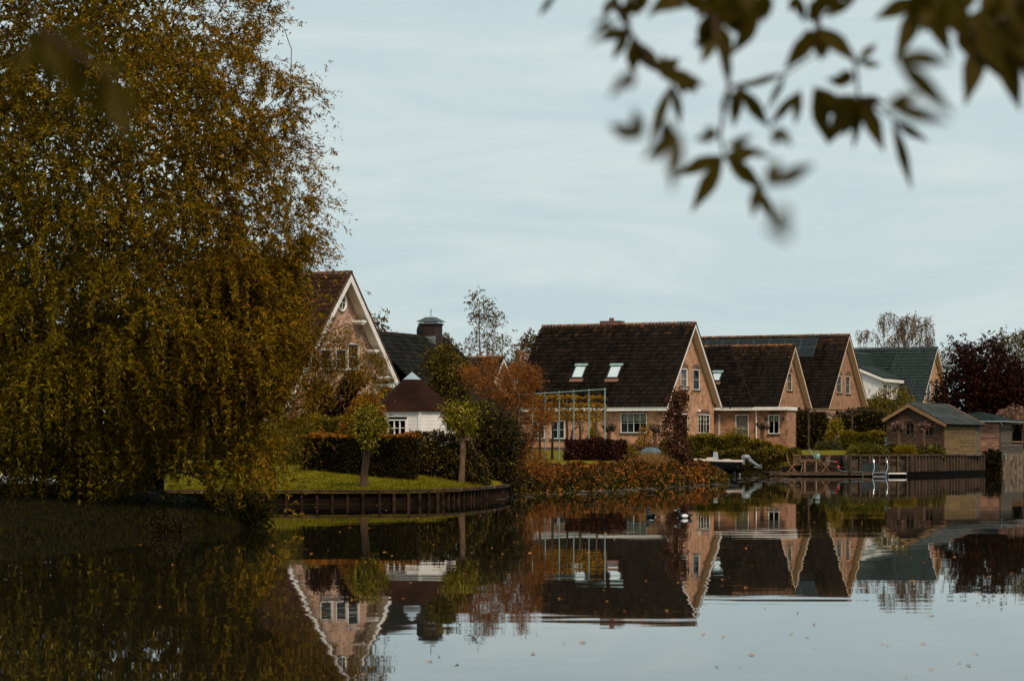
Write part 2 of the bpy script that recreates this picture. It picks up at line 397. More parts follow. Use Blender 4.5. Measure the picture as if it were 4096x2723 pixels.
# ------------------------------------------------------------------ mesh helpers
class MB:
    def __init__(s):
        s.v, s.f = [], []
    def poly(s, pts):
        b = len(s.v)
        s.v += [tuple(p) for p in pts]
        s.f.append(tuple(range(b, b + len(pts))))
    def hexa(s, c):
        b = len(s.v)
        s.v += [tuple(p) for p in c]
        s.f += [tuple(b + i for i in q) for q in ((0, 3, 2, 1), (4, 5, 6, 7), (0, 1, 5, 4), (1, 2, 6, 5), (2, 3, 7, 6), (3, 0, 4, 7))]
    def box(s, x0, x1, y0, y1, z0, z1):
        s.hexa([(x0, y0, z0), (x1, y0, z0), (x1, y1, z0), (x0, y1, z0), (x0, y0, z1), (x1, y0, z1), (x1, y1, z1), (x0, y1, z1)])
    def mbox(s, m, s0, s1, z0, z1, k0, k1):
        s.hexa([m(s0, z0, k0), m(s1, z0, k0), m(s1, z0, k1), m(s0, z0, k1), m(s0, z1, k0), m(s1, z1, k0), m(s1, z1, k1), m(s0, z1, k1)])
    def prism(s, pts, off):
        n = len(pts); b = len(s.v); off = Vector(off)
        s.v += [tuple(p) for p in pts] + [tuple(Vector(p) + off) for p in pts]
        s.f.append(tuple(range(b + n - 1, b - 1, -1)))
        s.f.append(tuple(range(b + n, b + 2 * n)))
        for i in range(n):
            j = (i + 1) % n
            s.f.append((b + i, b + j, b + n + j, b + n + i))
    def bar(s, a, c, w, h, up=(0, 0, 1)):
        a, c = Vector(a), Vector(c)
        d = (c - a).normalized(); u = Vector(up)
        if abs(d.dot(u)) > .98: u = Vector((0, 1, 0))
        r = d.cross(u).normalized() * (w / 2); t = r.cross(d).normalized() * (h / 2)
        s.hexa([a - r - t, c - r - t, c + r - t, a + r - t, a - r + t, c - r + t, c + r + t, a + r + t])
    def tube(s, pts, rad, n=7, cap=True):
        pts = [Vector(p) for p in pts]
        if not hasattr(rad, '__len__'): rad = [rad] * len(pts)
        b = len(s.v); ref = Vector((.13, .97, .21))
        for i, p in enumerate(pts):
            d = (pts[min(i + 1, len(pts) - 1)] - pts[max(i - 1, 0)]).normalized()
            r = d.cross(ref)
            if r.length < .05: r = d.cross(Vector((1, 0, 0)))
            r.normalize(); t = d.cross(r)
            for k in range(n):
                a = 2 * math.pi * k / n
                s.v.append(tuple(p + (r * math.cos(a) + t * math.sin(a)) * rad[i]))
        for i in range(len(pts) - 1):
            for k in range(n):
                j = (k + 1) % n
                s.f.append((b + i * n + k, b + i * n + j, b + (i + 1) * n + j, b + (i + 1) * n + k))
        if cap:
            s.f.append(tuple(range(b + n - 1, b - 1, -1)))
            e = b + (len(pts) - 1) * n
            s.f.append(tuple(range(e, e + n)))
    def lathe(s, c, prof, n=12):
        c = Vector(c); b = len(s.v)
        for r, z in prof:
            for k in range(n):
                a = 2 * math.pi * k / n
                s.v.append((c.x + r * math.cos(a), c.y + r * math.sin(a), c.z + z))
        for i in range(len(prof) - 1):
            for k in range(n):
                j = (k + 1) % n
                s.f.append((b + i * n + k, b + i * n + j, b + (i + 1) * n + j, b + (i + 1) * n + k))
        s.f.append(tuple(range(b + n - 1, b - 1, -1)))
        e = b + (len(prof) - 1) * n
        s.f.append(tuple(range(e, e + n)))
    def blob(s, c, r, n=10, m=6, jit=0.0, rnd=random):
        c = Vector(c); b = len(s.v)
        for i in range(1, m):
            th = math.pi * i / m
            for k in range(n):
                a = 2 * math.pi * k / n
                q = 1 + jit * (rnd.random() - .5)
                s.v.append((c.x + r[0] * q * math.sin(th) * math.cos(a), c.y + r[1] * q * math.sin(th) * math.sin(a), c.z + r[2] * q * math.cos(th)))
        t = len(s.v); s.v += [(c.x, c.y, c.z + r[2]), (c.x, c.y, c.z - r[2])]
        for i in range(m - 2):
            for k in range(n):
                j = (k + 1) % n
                s.f.append((b + i * n + k, b + (i + 1) * n + k, b + (i + 1) * n + j, b + i * n + j))
        for k in range(n):
            j = (k + 1) % n
            s.f.append((t, b + k, b + j)); e = b + (m - 2) * n
            s.f.append((t + 1, e + j, e + k))
    def mesh(s, name, mats, smooth=False):
        me = bpy.data.meshes.new(name)
        me.from_pydata(s.v, [], s.f)
        for m in (mats if isinstance(mats, (list, tuple)) else [mats]): me.materials.append(m)
        if smooth: me.polygons.foreach_set('use_smooth', [True] * len(me.polygons))
        me.update()
        return me
def link(name, me, parent=None, loc=None):
    o = bpy.data.objects.new(name, me)
    COL.objects.link(o)
    if parent is not None: o.parent = parent
    if loc is not None: o.location = loc
    return o
def part(name, mb, mat, parent, smooth=False, label=None):
    o = link(name, mb.mesh(name, mat, smooth), parent)
    if label: o['label'] = label
    return o
def thing(name, label, cat, loc=(0, 0, 0), rz=0.0, group=None):
    o = bpy.data.objects.new(name, None)
    COL.objects.link(o)
    o.empty_display_size = .2
    o.location = loc; o.rotation_euler = (0, 0, rz)
    o['label'] = label; o['category'] = cat
    if group: o['group'] = group
    return o
def tag(o, label, cat, group=None, kind=None):
    o['label'] = label
    if cat: o['category'] = cat
    if group: o['group'] = group
    if kind: o['kind'] = kind
    return o
def copy_tree(o, parent=None):
    c = o.copy(); COL.objects.link(c)
    if parent is not None: c.parent = parent
    for ch in list(o.children):
        copy_tree(ch, c)
    return c
def np_mesh(name, V, Fc, mats, midx=None, smooth=False):
    """V (n,3), Fc (m,k) -> mesh"""
    me = bpy.data.meshes.new(name)
    V = np.asarray(V, np.float32); Fc = np.asarray(Fc, np.int32)
    m, k = Fc.shape
    me.vertices.add(len(V)); me.vertices.foreach_set('co', V.ravel())
    me.loops.add(m * k); me.loops.foreach_set('vertex_index', Fc.ravel())
    me.polygons.add(m)
    me.polygons.foreach_set('loop_start', np.arange(0, m * k, k, dtype=np.int32))
    for mt in (mats if isinstance(mats, (list, tuple)) else [mats]): me.materials.append(mt)
    if midx is not None: me.polygons.foreach_set('material_index', np.asarray(midx, np.int32))
    if smooth: me.polygons.foreach_set('use_smooth', np.ones(m, bool))
    me.update(calc_edges=True)
    me.validate()
    return me
def unit(a):
    return a / np.maximum(np.linalg.norm(a, axis=1, keepdims=True), 1e-9)
def leaves(pos, dirs, ln, wd, rng, fold=.25):
    """one folded rhombic leaf per row: base, two shoulders, tip"""
    n = len(pos)
    d = unit(dirs)
    r = unit(np.cross(d, unit(rng.normal(size=(n, 3)))))
    nn = np.cross(d, r)
    ln = np.broadcast_to(ln, n)[:, None]; wd = np.broadcast_to(wd, n)[:, None]
    mid = pos + d * ln * .45
    V = np.empty((n, 4, 3))
    V[:, 0] = pos
    V[:, 1] = mid + r * wd * .5 + nn * wd * fold
    V[:, 2] = pos + d * ln
    V[:, 3] = mid - r * wd * .5 + nn * wd * fold
    Fc = np.arange(n * 4).reshape(n, 4)
    return V.reshape(-1, 3), Fc

# ------------------------------------------------------------------ vegetation
def inpoly(pts, poly):
    x, y = pts[:, 0], pts[:, 1]; r = np.zeros(len(pts), bool); n = len(poly)
    for i in range(n):
        x1, y1 = poly[i]; x2, y2 = poly[(i + 1) % n]
        c = ((y1 > y) != (y2 > y))
        with np.errstate(divide='ignore', invalid='ignore'):
            xi = (x2 - x1) * (y - y1) / (y2 - y1 + 1e-12) + x1
        r ^= c & (x < xi)
    return r
def edgedist(pts, poly):
    d = np.full(len(pts), 1e9); n = len(poly)
    for i in range(n):
        a = np.array(poly[i], float); b = np.array(poly[(i + 1) % n], float)
        ab = b - a; t = np.clip(((pts - a) @ ab) / (ab @ ab + 1e-9), 0, 1)
        d = np.minimum(d, np.linalg.norm(pts - (a + t[:, None] * ab), axis=1))
    return d
def sample_poly(poly, n, rng):
    p = np.array(poly, float); lo, hi = p.min(0), p.max(0); out = []; k = 0
    while k < n:
        q = lo + (hi - lo) * rng.random((n * 2, 2))
        q = q[inpoly(q, poly)]
        out.append(q); k += len(q)
    return np.concatenate(out)[:n]
def crown_points(poly, d, thick, n, rng, shell=.5):
    """points filling a solid whose outline is poly at distance d and whose depth swells away from its edge"""
    q = sample_poly(poly, n, rng)
    e = edgedist(q, poly)
    R = thick * F / d
    t = np.minimum(1, e / R); dep = thick * np.sqrt(np.maximum(0, 1 - (1 - t) ** 2))
    u = rng.random(n) * 2 - 1
    sh = rng.random(n) < shell
    u[sh] = -1 + .35 * rng.random(sh.sum())
    y = d + dep * u
    s = d / F
    return np.stack([(q[:, 0] - CX) * s, y, H - (q[:, 1] - HY) * s], 1)
def skeleton(trunk, targets, rng, r_tip, r_trunk, bow=.12, power=.5):
    """grow limbs from the trunk polyline towards the targets; returns tube mesh data"""
    nodes = [np.array(p, float) for p in trunk]; par = [-1] + list(range(len(trunk) - 1))
    ntr = len(trunk); base = nodes[0]
    tops = nodes[-1]
    order = np.argsort([np.linalg.norm(t - tops) for t in targets])
    tipw = [0] * ntr
    for i in order:
        t = targets[i]
        A = np.array(nodes)
        dv = t - A; dist = np.linalg.norm(dv, axis=1)
        pen = np.maximum(0, A[:, 2] - (t[2] - .7 * np.hypot(dv[:, 0], dv[:, 1]))) * 1.1
        pen[0] += 1e3
        j = int(np.argmin(dist + pen))
        L = dist[j]; k = max(1, min(5, int(L / (.12 * np.linalg.norm(tops - base) + .3)) + 1))
        prev = j
        side = rng.normal(size=3) * L * bow * .5
        for q in range(1, k + 1):
            f = q / k
            p = nodes[j] + dv[j] * f + (side + np.array([0, 0, L * bow])) * math.sin(math.pi * f)
            nodes.append(p); par.append(prev); tipw.append(0); prev = len(nodes) - 1
        tipw[prev] += 1
    cnt = np.array(tipw, float) + .0
    for i in range(len(nodes) - 1, 0, -1):
        cnt[par[i]] += cnt[i]
    rad = r_tip * np.maximum(cnt, 1) ** power
    if rad[1] > 0: rad = r_tip + (rad - r_tip) * (r_trunk - r_tip) / max(rad[1] - r_tip, 1e-6)
    dd0 = np.array([np.linalg.norm(q - nodes[ntr - 1]) for q in nodes]); dd0[:ntr] = 0
    rad = np.maximum(r_tip, rad * np.clip(1.0 - .85 * dd0 / max(dd0.max(), 1e-6), .2, 1))
    rad[0] = r_trunk * 1.25
    V, Fc = [], []
    n = 6; b = 0
    ang = np.arange(n) * 2 * math.pi / n
    for i in range(1, len(nodes)):
        a, c = nodes[par[i]], nodes[i]
        dd = c - a; L = np.linalg.norm(dd)
        if L < 1e-6: continue
        dd /= L
        ref = np.array([.2, .95, .1]) if abs(dd[1]) < .9 else np.array([1., 0, 0])
        r = np.cross(dd, ref); r /= np.linalg.norm(r); t = np.cross(dd, r)
        r0 = min(rad[par[i]], rad[i] * 1.35) if par[i] >= ntr or i >= ntr else rad[par[i]]
        ring = np.cos(ang)[:, None] * r + np.sin(ang)[:, None] * t
        V.append(a - dd * rad[i] * .3 + ring * r0); V.append(c + ring * rad[i])
        for k in range(n):
            j = (k + 1) % n
            Fc.append((b + k, b + j, b + n + j, b + n + k))
        b += 2 * n
    return np.concatenate(V), np.array(Fc), np.array(nodes[ntr:])
def sprays(anchors, center, rng, tl, per, leaf, out=.6, droop=.6, rnd=.5, spread=.8, up=0.0, jitter=.25):
    """twig at every anchor, leaves along it"""
    n = len(anchors)
    o = unit(anchors - center)
    d0 = unit(o * out + rng.normal(size=(n, 3)) * rnd + np.array([0, 0, up]))
    L = tl * (.6 + .8 * rng.random(n))
    t = (np.arange(per) + .5) / per
    pos = anchors[:, None, :] + d0[:, None, :] * (L[:, None] * t)[:, :, None]
    g = np.zeros((n, per, 3)); g[:, :, 2] = -droop * L[:, None] * t[None, :] ** 2
    pos = (pos + g).reshape(-1, 3)
    tang = (d0[:, None, :] + np.array([0, 0, -2 * droop])[None, None, :] * t[None, :, None]).reshape(-1, 3)
    m = len(pos)
    dirs = unit(tang) + rng.normal(size=(m, 3)) * spread
    pos = pos + rng.normal(size=(m, 3)) * leaf[0] * jitter
    s = .65 + .7 * rng.random(m)
    return leaves(pos, dirs, leaf[0] * s, leaf[1] * s, rng)
SEED = [100]
def newrng():
    SEED[0] += 1
    return np.random.default_rng(SEED[0])
def veg(name, label, cat, poly, d, thick, n, per, leaf, mat, tl=.4, base=None, trunk=None, bark=None, r_trunk=.1, r_tip=.006, limbs=40,
        clumps=0, clump_r=.3, group=None, core=0, droop=.6, out=.6, rnd=.5, up=0.0, spread=.8, zc=None, mat2=None, frac2=0, bow=.12, shell=.5, crown='crown', accent=None):
    rng = newrng()
    p = np.array(poly, float)
    bx = base if base is not None else Wp(p[:, 0].mean(), d, H - (p[:, 1].max() - HY) * d / F)
    loc = np.array(bx, float)
    t = thing(name, label, cat, tuple(loc), group=group)
    if clumps:
        cc = crown_points(poly, d, thick, clumps, rng, shell)
        an = cc[rng.integers(0, clumps, n)] + rng.normal(size=(n, 3)) * clump_r
        px = np.stack([an[:, 0] * F / d + CX, HY - (an[:, 2] - H) * F / d], 1)
        ok = inpoly(px, poly) | (rng.random(n) < .25)
        an = an[ok]
    else:
        an = crown_points(poly, d, thick, n, rng, shell)
        cc = crown_points(poly, d, thick * .8, max(limbs, 4), rng, .1)
    cen = an.mean(0)
    if zc is not None: cen[2] = zc
    V, Fc = sprays(an, cen, rng, tl, per, leaf, out, droop, rnd, spread, up)
    Vs, Fs, mi = [V], [Fc], [np.zeros(len(Fc), int)]
    mats = [mat]
    if core:
        cp = crown_points(poly, d, thick * .5, core, rng, 0)
        cp = cp[edgedist(np.stack([cp[:, 0] * F / d + CX, HY - (cp[:, 2] - H) * F / d], 1), poly) > .3 * thick * F / d]
        k = 4.0
        V2, F2 = leaves(cp, rng.normal(size=cp.shape), min(leaf[0] * k, max(.42, d * .004)), min(max(leaf[1] * k, leaf[0] * 2.2), max(.26, d * .003)), rng)
        Fs.append(F2 + sum(len(v) for v in Vs)); Vs.append(V2); mi.append(np.zeros(len(F2), int))
    if mat2 is not None:
        mats.append(mat2)
        sel = rng.random(len(Fc)) < frac2
        mi[0][sel] = 1
    if accent:      # (material, count, size): blossoms, flowers, bright tips near the surface
        am, ak, asz = accent
        ap = crown_points(poly, d, thick * 1.03, ak, rng, 1.0)
        V3, F3 = leaves(ap, rng.normal(size=ap.shape), asz, asz, rng)
        mats.append(am)
        Fs.append(F3 + sum(len(v) for v in Vs)); Vs.append(V3); mi.append(np.full(len(F3), len(mats) - 1))
    o = link(crown, np_mesh(crown, np.concatenate(Vs) - loc, np.concatenate(Fs), mats, np.concatenate(mi)), t)
    if trunk is not None:
        tg = cc[rng.permutation(len(cc))[:limbs]] if limbs else []
        V4, F4, _ = skeleton([np.array(q, float) for q in trunk], list(tg), rng, r_tip, r_trunk, bow)
        link('trunk', np_mesh('trunk', V4 - loc, F4, bark or M['bark'], smooth=True), t)
    return t
def hedge(name, label, a, b, z0, z1, th, leaf, n, mat, cat='hedge', group=None, top=None, fuzz=.05, z0b=None, core_mat=None):
    """clipped hedge between two ground points: dense inner mass plus leaves on every face"""
    rng = newrng()
    a = np.array([a[0], a[1], 0.]); b = np.array([b[0], b[1], 0.])
    ax = b - a; L = np.linalg.norm(ax); ax /= L
    nv = np.array([ax[1], -ax[0], 0.])          # towards the camera
    if nv[1] > 0: nv = -nv
    zb = z0 if z0b is None else z0b
    loc = np.array([*(a + b)[:2] / 2, min(z0, zb)])
    t = thing(name, label, cat, tuple(loc), group=group)
    mb = MB(); i = .07
    ca = a + ax * i; cb = b - ax * i
    q = [ca - loc, cb - loc, cb - nv * (th - 2 * i) - loc, ca - nv * (th - 2 * i) - loc]
    q = [v - nv * i for v in q]
    lo = [z0, zb, zb, z0]
    mb.hexa([(v[0], v[1], lo[k] - .3 - loc[2]) for k, v in enumerate(q)] + [(v[0], v[1], z1 - i - loc[2]) for v in q])
    hgt = z1 - (z0 + zb) / 2
    areas = np.array([L * hgt, L * th, th * hgt, th * hgt]); ns = (n * areas / areas.sum()).astype(int)
    pts = []
    u, v = rng.random(ns[0]), rng.random(ns[0]); zz = (z0 + (zb - z0) * u); pts.append(a + ax * (u * L)[:, None] + np.stack([0 * u, 0 * u, zz + (z1 - zz) * v], 1))
    u, v = rng.random(ns[1]), rng.random(ns[1]); pts.append(a + ax * (u * L)[:, None] - nv * (v * th)[:, None] + np.array([0, 0, z1])); ntop = (ns[0], ns[0] + ns[1])
    u, v = rng.random(ns[2]), rng.random(ns[2]); pts.append(a - nv * (v * th)[:, None] + np.stack([0 * u, 0 * u, z0 + (z1 - z0) * u], 1))
    u, v = rng.random(ns[3]), rng.random(ns[3]); pts.append(b - nv * (v * th)[:, None] + np.stack([0 * u, 0 * u, zb + (z1 - zb) * u], 1))
    pts = np.concatenate(pts)
    wav = np.sin(pts[:, 0] * 2.1 + pts[:, 1]) * np.sin(pts[:, 2] * 3 + pts[:, 0] * 1.3)
    pts += rng.normal(size=pts.shape) * fuzz * .6 + nv * (wav * fuzz)[:, None]
    pts[:, 2] += fuzz * np.sin(pts[:, 0] * 3.3) * (pts[:, 2] > z1 - .1)
    dirs = rng.normal(size=pts.shape) + nv * .5 + np.array([0, 0, .3])
    s = .6 + .8 * rng.random(len(pts))
    V, Fc = leaves(pts - loc, dirs, leaf[0] * s, leaf[1] * s, rng)
    mats = [mat]; mi = np.zeros(len(Fc), int)
    if top:  # lighter leaves on top paint in the light from the sky
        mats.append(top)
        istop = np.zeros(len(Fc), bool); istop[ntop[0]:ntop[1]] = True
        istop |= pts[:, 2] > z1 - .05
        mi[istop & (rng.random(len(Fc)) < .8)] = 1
    link('foliage', np_mesh('foliage', V, Fc, mats, mi), t)
    part('inner_growth', mb, core_mat or mat, t)
    return t
def quadpoly(*pts):
    return list(pts)

# ------------------------------------------------------------------ water and ground
def sheet(name, mat, pts, kind='structure', z=0.0):
    mb = MB(); mb.poly([(x, y, z) for x, y in pts])
    o = link(name, mb.mesh(name, mat)); o['kind'] = kind
    return o
sheet('water', M['water'], [(-700, -30), (700, -30), (700, 420), (-700, 420)])

# shoreline of the gardens as seen from the camera: sight line x, shore distance, shore height, next distance/height, house level distance
GCOL = [(-3200, 118, .5, 135, 1.0), (300, 118, .5, 135, 1.0), (378, 117, .5, 135, 1.1), (379, 80.5, .40, 91, 1.2), (900, 80.7, .40, 91.5, 1.12), (1000, 82.2, .40, 93, 1.05),
        (1062, 84.7, .42, 97, 1.0), (1110, 87.9, .43, 103, 1.1), (1150, 92.0, .45, 105, 1.1), (1172, 97.2, .45, 108, 1.1),
        (1190, 100, -.1, 108, 1.1), (1350, 107, -.1, 115, 1.22), (1419, 110, -.1, 118, 1.22), (1420, 169.5, 1.45, 180, 1.72), (1760, 168, 1.45, 180, 1.72), (1850, 168, 1.42, 182, 1.74),
        (1953, 167, 1.42, 182, 1.74), (1956, 161.8, 1.40, 180, 1.7), (2090, 164.2, 1.40, 180, 1.65), (2178, 172.4, 1.40, 188, 1.62), (2262, 180.4, 1.40, 195, 1.6), (2266, 184.5, 1.40, 198, 1.6), (2300, 188.3, 1.42, 205, 1.7), (2360, 194, 1.42, 210, 1.7), (2440, 202, 1.42, 215, 1.7), (5600, 240, 1.4, 260, 1.7)]
def gz(x, d):
    xs = [c[0] for c in GCOL]
    v = [float(np.interp(x, xs, [c[k] for c in GCOL])) for k in range(1, 5)]
    return float(np.interp(d, [v[0] - .01, v[0], v[2], max(v[2] + 20, 186), 400, 3000], [-.4, v[1], v[3], 1.78, 1.9, 2.2]))
def gp(x, d, dz=0.0):
    return Wp(x, d, gz(x, d) + dz)
def build_ground():
    xs = []
    for a, b in zip(GCOL[:-1], GCOL[1:]):
        k = max(1, int(min(abs(b[0] - a[0]) / 25, 40)))
        xs += [a[0] + (b[0] - a[0]) * i / k for i in range(k)]
    xs.append(GCOL[-1][0])
    fr = [0, .001, .05, .15, .3, .5, .7, 1]
    V, Fc = [], []
    rows = None
    for x in xs:
        g = [float(np.interp(x, [c[0] for c in GCOL], [c[k] for c in GCOL])) for k in range(1, 5)]
        far = max(g[2] + 20, 186)
        ds = [g[0] - .02] + [g[0] + (g[2] - g[0]) * f for f in fr[1:]] + [g[2] + (far - g[2]) * f for f in (.25, .5, .75, 1)] + [260, 400, 900, 3000]
        rows = len(ds)
        for k, d in enumerate(ds):
            z = -.4 if k == 0 else gz(x, d)
            V.append(tuple(Wp(x, d, z + (0 if k < 2 else .02 * math.sin(x * .07 + d * 1.3)))))
    for i in range(len(xs) - 1):
        for k in range(rows - 1):
            Fc.append((i * rows + k, (i + 1) * rows + k, (i + 1) * rows + k + 1, i * rows + k + 1))
    me = np_mesh('garden_ground', np.array(V), np.array(Fc), M['lawn'], smooth=True)
    o = link('garden_ground', me); o['kind'] = 'structure'
build_ground()

# the willow's own grassy bank, nearer than the gardens
BANK = [(-420, 40, 66), (0, 44.5, 70), (200, 49.5, 71), (330, 52, 71), (450, 53.5, 69), (540, 55, 66), (585, 56.5, 62), (606, 58.2, 60)]
def bz(x, d):
    a = np.interp(x, [b[0] for b in BANK], [b[1] for b in BANK]); c = np.interp(x, [b[0] for b in BANK], [b[2] for b in BANK])
    t = (d - a) / max(c - a, .1)
    hm = float(np.interp(x, [-420, 200, 450, 606], [.95, .9, .55, .12]))
    return float(np.interp(t, [0, .06, .25, .6, .9, 1], [-.15, .16, .38 * hm / .9 + .1, hm, hm * .8, -.1]))
def build_bank():
    V, Fc = [], []; xs = np.linspace(-420, 606, 60); ts = [0, .03, .06, .12, .25, .4, .6, .75, .9, 1.0]
    for x in xs:
        a = np.interp(x, [b[0] for b in BANK], [b[1] for b in BANK]); c = np.interp(x, [b[0] for b in BANK], [b[2] for b in BANK])
        for t in ts:
            d = a + (c - a) * t
            V.append(tuple(Wp(x, d, bz(x, d) + .03 * math.sin(x * .11 + d * 2))))
    m = len(ts)
    for i in range(len(xs) - 1):
        for k in range(m - 1):
            Fc.append((i * m + k, (i + 1) * m + k, (i + 1) * m + k + 1, i * m + k + 1))
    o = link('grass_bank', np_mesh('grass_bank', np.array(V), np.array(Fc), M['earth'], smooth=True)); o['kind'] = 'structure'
    rng = newrng(); n = 26000
    x = rng.uniform(-300, 604, n); t = rng.random(n) ** 1.3 * .95 + .02
    a = np.interp(x, [b[0] for b in BANK], [b[1] for b in BANK]); c = np.interp(x, [b[0] for b in BANK], [b[2] for b in BANK])
    d = a + (c - a) * t
    z = np.array([bz(q, w) for q, w in zip(x, d)])
    pos = np.stack([(x - CX) * d / F, d, z - .02], 1)
    dirs = rng.normal(size=(n, 3)) * .45 + np.array([0, -.15, 1.0])
    big = (t < .1) * .10
    V, Fc = leaves(pos, dirs, .05 + .08 * rng.random(n) + big * .7, .016, rng)
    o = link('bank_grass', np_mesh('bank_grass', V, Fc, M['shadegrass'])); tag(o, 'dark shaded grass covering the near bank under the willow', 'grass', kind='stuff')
build_bank()

# lawn blades on the left garden
def lawn_blades():
    rng = newrng(); n = 24000
    x = rng.uniform(385, 1110, n); t = rng.random(n) ** 1.6
    a = np.interp(x, [c[0] for c in GCOL], [c[1] for c in GCOL]) + .15
    d = a + t * 16
    z = np.array([gz(q, w) for q, w in zip(x, d)])
    pos = np.stack([(x - CX) * d / F, d, z - .01], 1)
    dirs = rng.normal(size=(n, 3)) * .5 + np.array([0, -.1, 1.0])
    V, Fc = leaves(pos, dirs, .05 + .07 * rng.random(n), .022, rng)
    o = link('lawn_grass', np_mesh('lawn_grass', V, Fc, M['lawnblade'])); tag(o, 'short olive grass of the left garden lawn above the timber edge', 'grass', kind='stuff')
lawn_blades()

# ------------------------------------------------------------------ ivy covered spit of land
SPIT = [(1178, 98, 108, .9), (1215, 100, 112, .95), (1300, 104, 118, .92), (1400, 108.5, 124, .92), (1450, 111.5, 126, 1.08), (1500, 114.5, 128, 1.12), (1580, 121, 132, .95), (1640, 128, 136, .6), (1672, 133.5, 136, .12)]
def spz(x, t):
    hm = float(np.interp(x, [s[0] for s in SPIT], [s[3] for s in SPIT]))
    return hm * float(np.interp(t, [0, .06, .2, .45, .8, 1], [-.1, .35, .72, 1.0, 1.0, -.1]))
def build_spit():
    V, Fc = [], []; xs = np.linspace(1178, 1672, 50); ts = [0, .03, .06, .12, .2, .3, .45, .6, .8, .9, 1]
    A = [s[0] for s in SPIT]
    def at(x, t):
        a = np.interp(x, A, [s[1] for s in SPIT]); c = np.interp(x, A, [s[2] for s in SPIT]); return a + (c - a) * t
    for x in xs:
        for t in ts: V.append(tuple(Wp(x, at(x, t), spz(x, t))))
    m = len(ts)
    for i in range(len(xs) - 1):
        for k in range(m - 1): Fc.append((i * m + k, (i + 1) * m + k, (i + 1) * m + k + 1, i * m + k + 1))
    o = link('spit_ground', np_mesh('spit_ground', np.array(V), np.array(Fc), M['earth'], smooth=True)); o['kind'] = 'structure'
    rng = newrng(); n = 42000
    x = rng.uniform(1190, 1674, n); t = rng.random(n) ** 1.2 * .6
    t = np.where(x > 1500, rng.random(n) * .95, t)
    t = np.where((x < 1440) & (t > .40), t * .7, t)
    d = np.array([at(q, w) for q, w in zip(x, t)]); z = np.array([spz(q, w) for q, w in zip(x, t)])
    bump = .10 * np.sin(x * .06 + d) * np.sin(x * .023 + 2.1) + .07 * np.sin(x * .13 + d * 2.3)
    pos = np.stack([(x - CX) * d / F, d, z], 1); pos[:, 2] += rng.random(n) * (.22 + np.maximum(bump, -.1)) + bump * .5
    pos[:, 1] -= rng.random(n) * .3
    dirs = rng.normal(size=(n, 3)) + np.array([0, -.6, -.2])
    s = .6 + .8 * rng.random(n)
    V, Fc = leaves(pos, dirs, .15 * s, .12 * s, rng)
    keep = V[Fc[:, 0]][:, 2] > -.05
    o = link('ivy_cover', np_mesh('ivy_cover', V, Fc[keep], [M['ivy'], M['laurel']], ((pos[:, 2] < .42 + .3 * np.sin(x * .05)) & (rng.random(n) < .7)).astype(int)[keep])); tag(o, 'orange and green ivy ground cover spilling over the spit into the water', 'ivy', kind='stuff')
    n = 2600; x = rng.normal(1498, 16, n); t = rng.uniform(.25, .5, n)
    d = np.array([at(q, w) for q, w in zip(x, t)]); z = np.array([spz(q, w) for q, w in zip(x, t)])
    pos = np.stack([(x - CX) * d / F, d, z + .1], 1)
    V, Fc = leaves(pos, rng.normal(size=(n, 3)) * .5 + np.array([.2, -.3, .8]), .35 + .25 * rng.random(n), .02, rng)
    o = link('dry_grass_tuft', np_mesh('dry_grass_tuft', V, Fc, M['drygrass'])); tag(o, 'dry straw coloured grass tuft on top of the ivy bank', 'grass', kind='stuff')
build_spit()

# ------------------------------------------------------------------ houses
AL = math.radians(24)
class Frame:
    """house axes: +x along the ridge towards the gable we see, +y towards the back, origin below the verge apex"""
    def __init__(s, x, d, al=AL):
        s.o = Wp(x, d, 0); s.al = al; s.c, s.s = math.cos(al), math.sin(al)
    def w(s, x, y, z):
        return Vector((s.o.x + x * s.c + y * s.s, s.o.y - x * s.s + y * s.c, z))
    def ray(s, px, py):
        dx, dy, dz = (px - CX) / F, 1.0, -(py - HY) / F
        ox, oy = -s.o.x, -s.o.y
        return (ox * s.c - oy * s.s, ox * s.s + oy * s.c, H), (dx * s.c - dy * s.s, dx * s.s + dy * s.c, dz)
    def hit_x(s, p, c):      # -> (y, z) on plane x = c
        o, d = s.ray(*p); t = (c - o[0]) / d[0]
        return o[1] + d[1] * t, o[2] + d[2] * t
    def hit_y(s, p, c):      # -> (x, z) on plane y = c
        o, d = s.ray(*p); t = (c - o[1]) / d[1]
        return o[0] + d[0] * t, o[2] + d[2] * t
def clip(poly, s0, s1, z0, z1):
    for ax, lim, sg in ((0, s0, 1), (0, s1, -1), (1, z0, 1), (1, z1, -1)):
        out = []
        for i in range(len(poly)):
            a, b = poly[i], poly[(i + 1) % len(poly)]
            da, db = (a[ax] - lim) * sg, (b[ax] - lim) * sg
            if da >= 0: out.append(a)
            if (da > 0 > db) or (da < 0 < db):
                t = da / (da - db); out.append((a[0] + (b[0] - a[0]) * t, a[1] + (b[1] - a[1]) * t))
        poly = out
        if len(poly) < 3: return []
    return poly
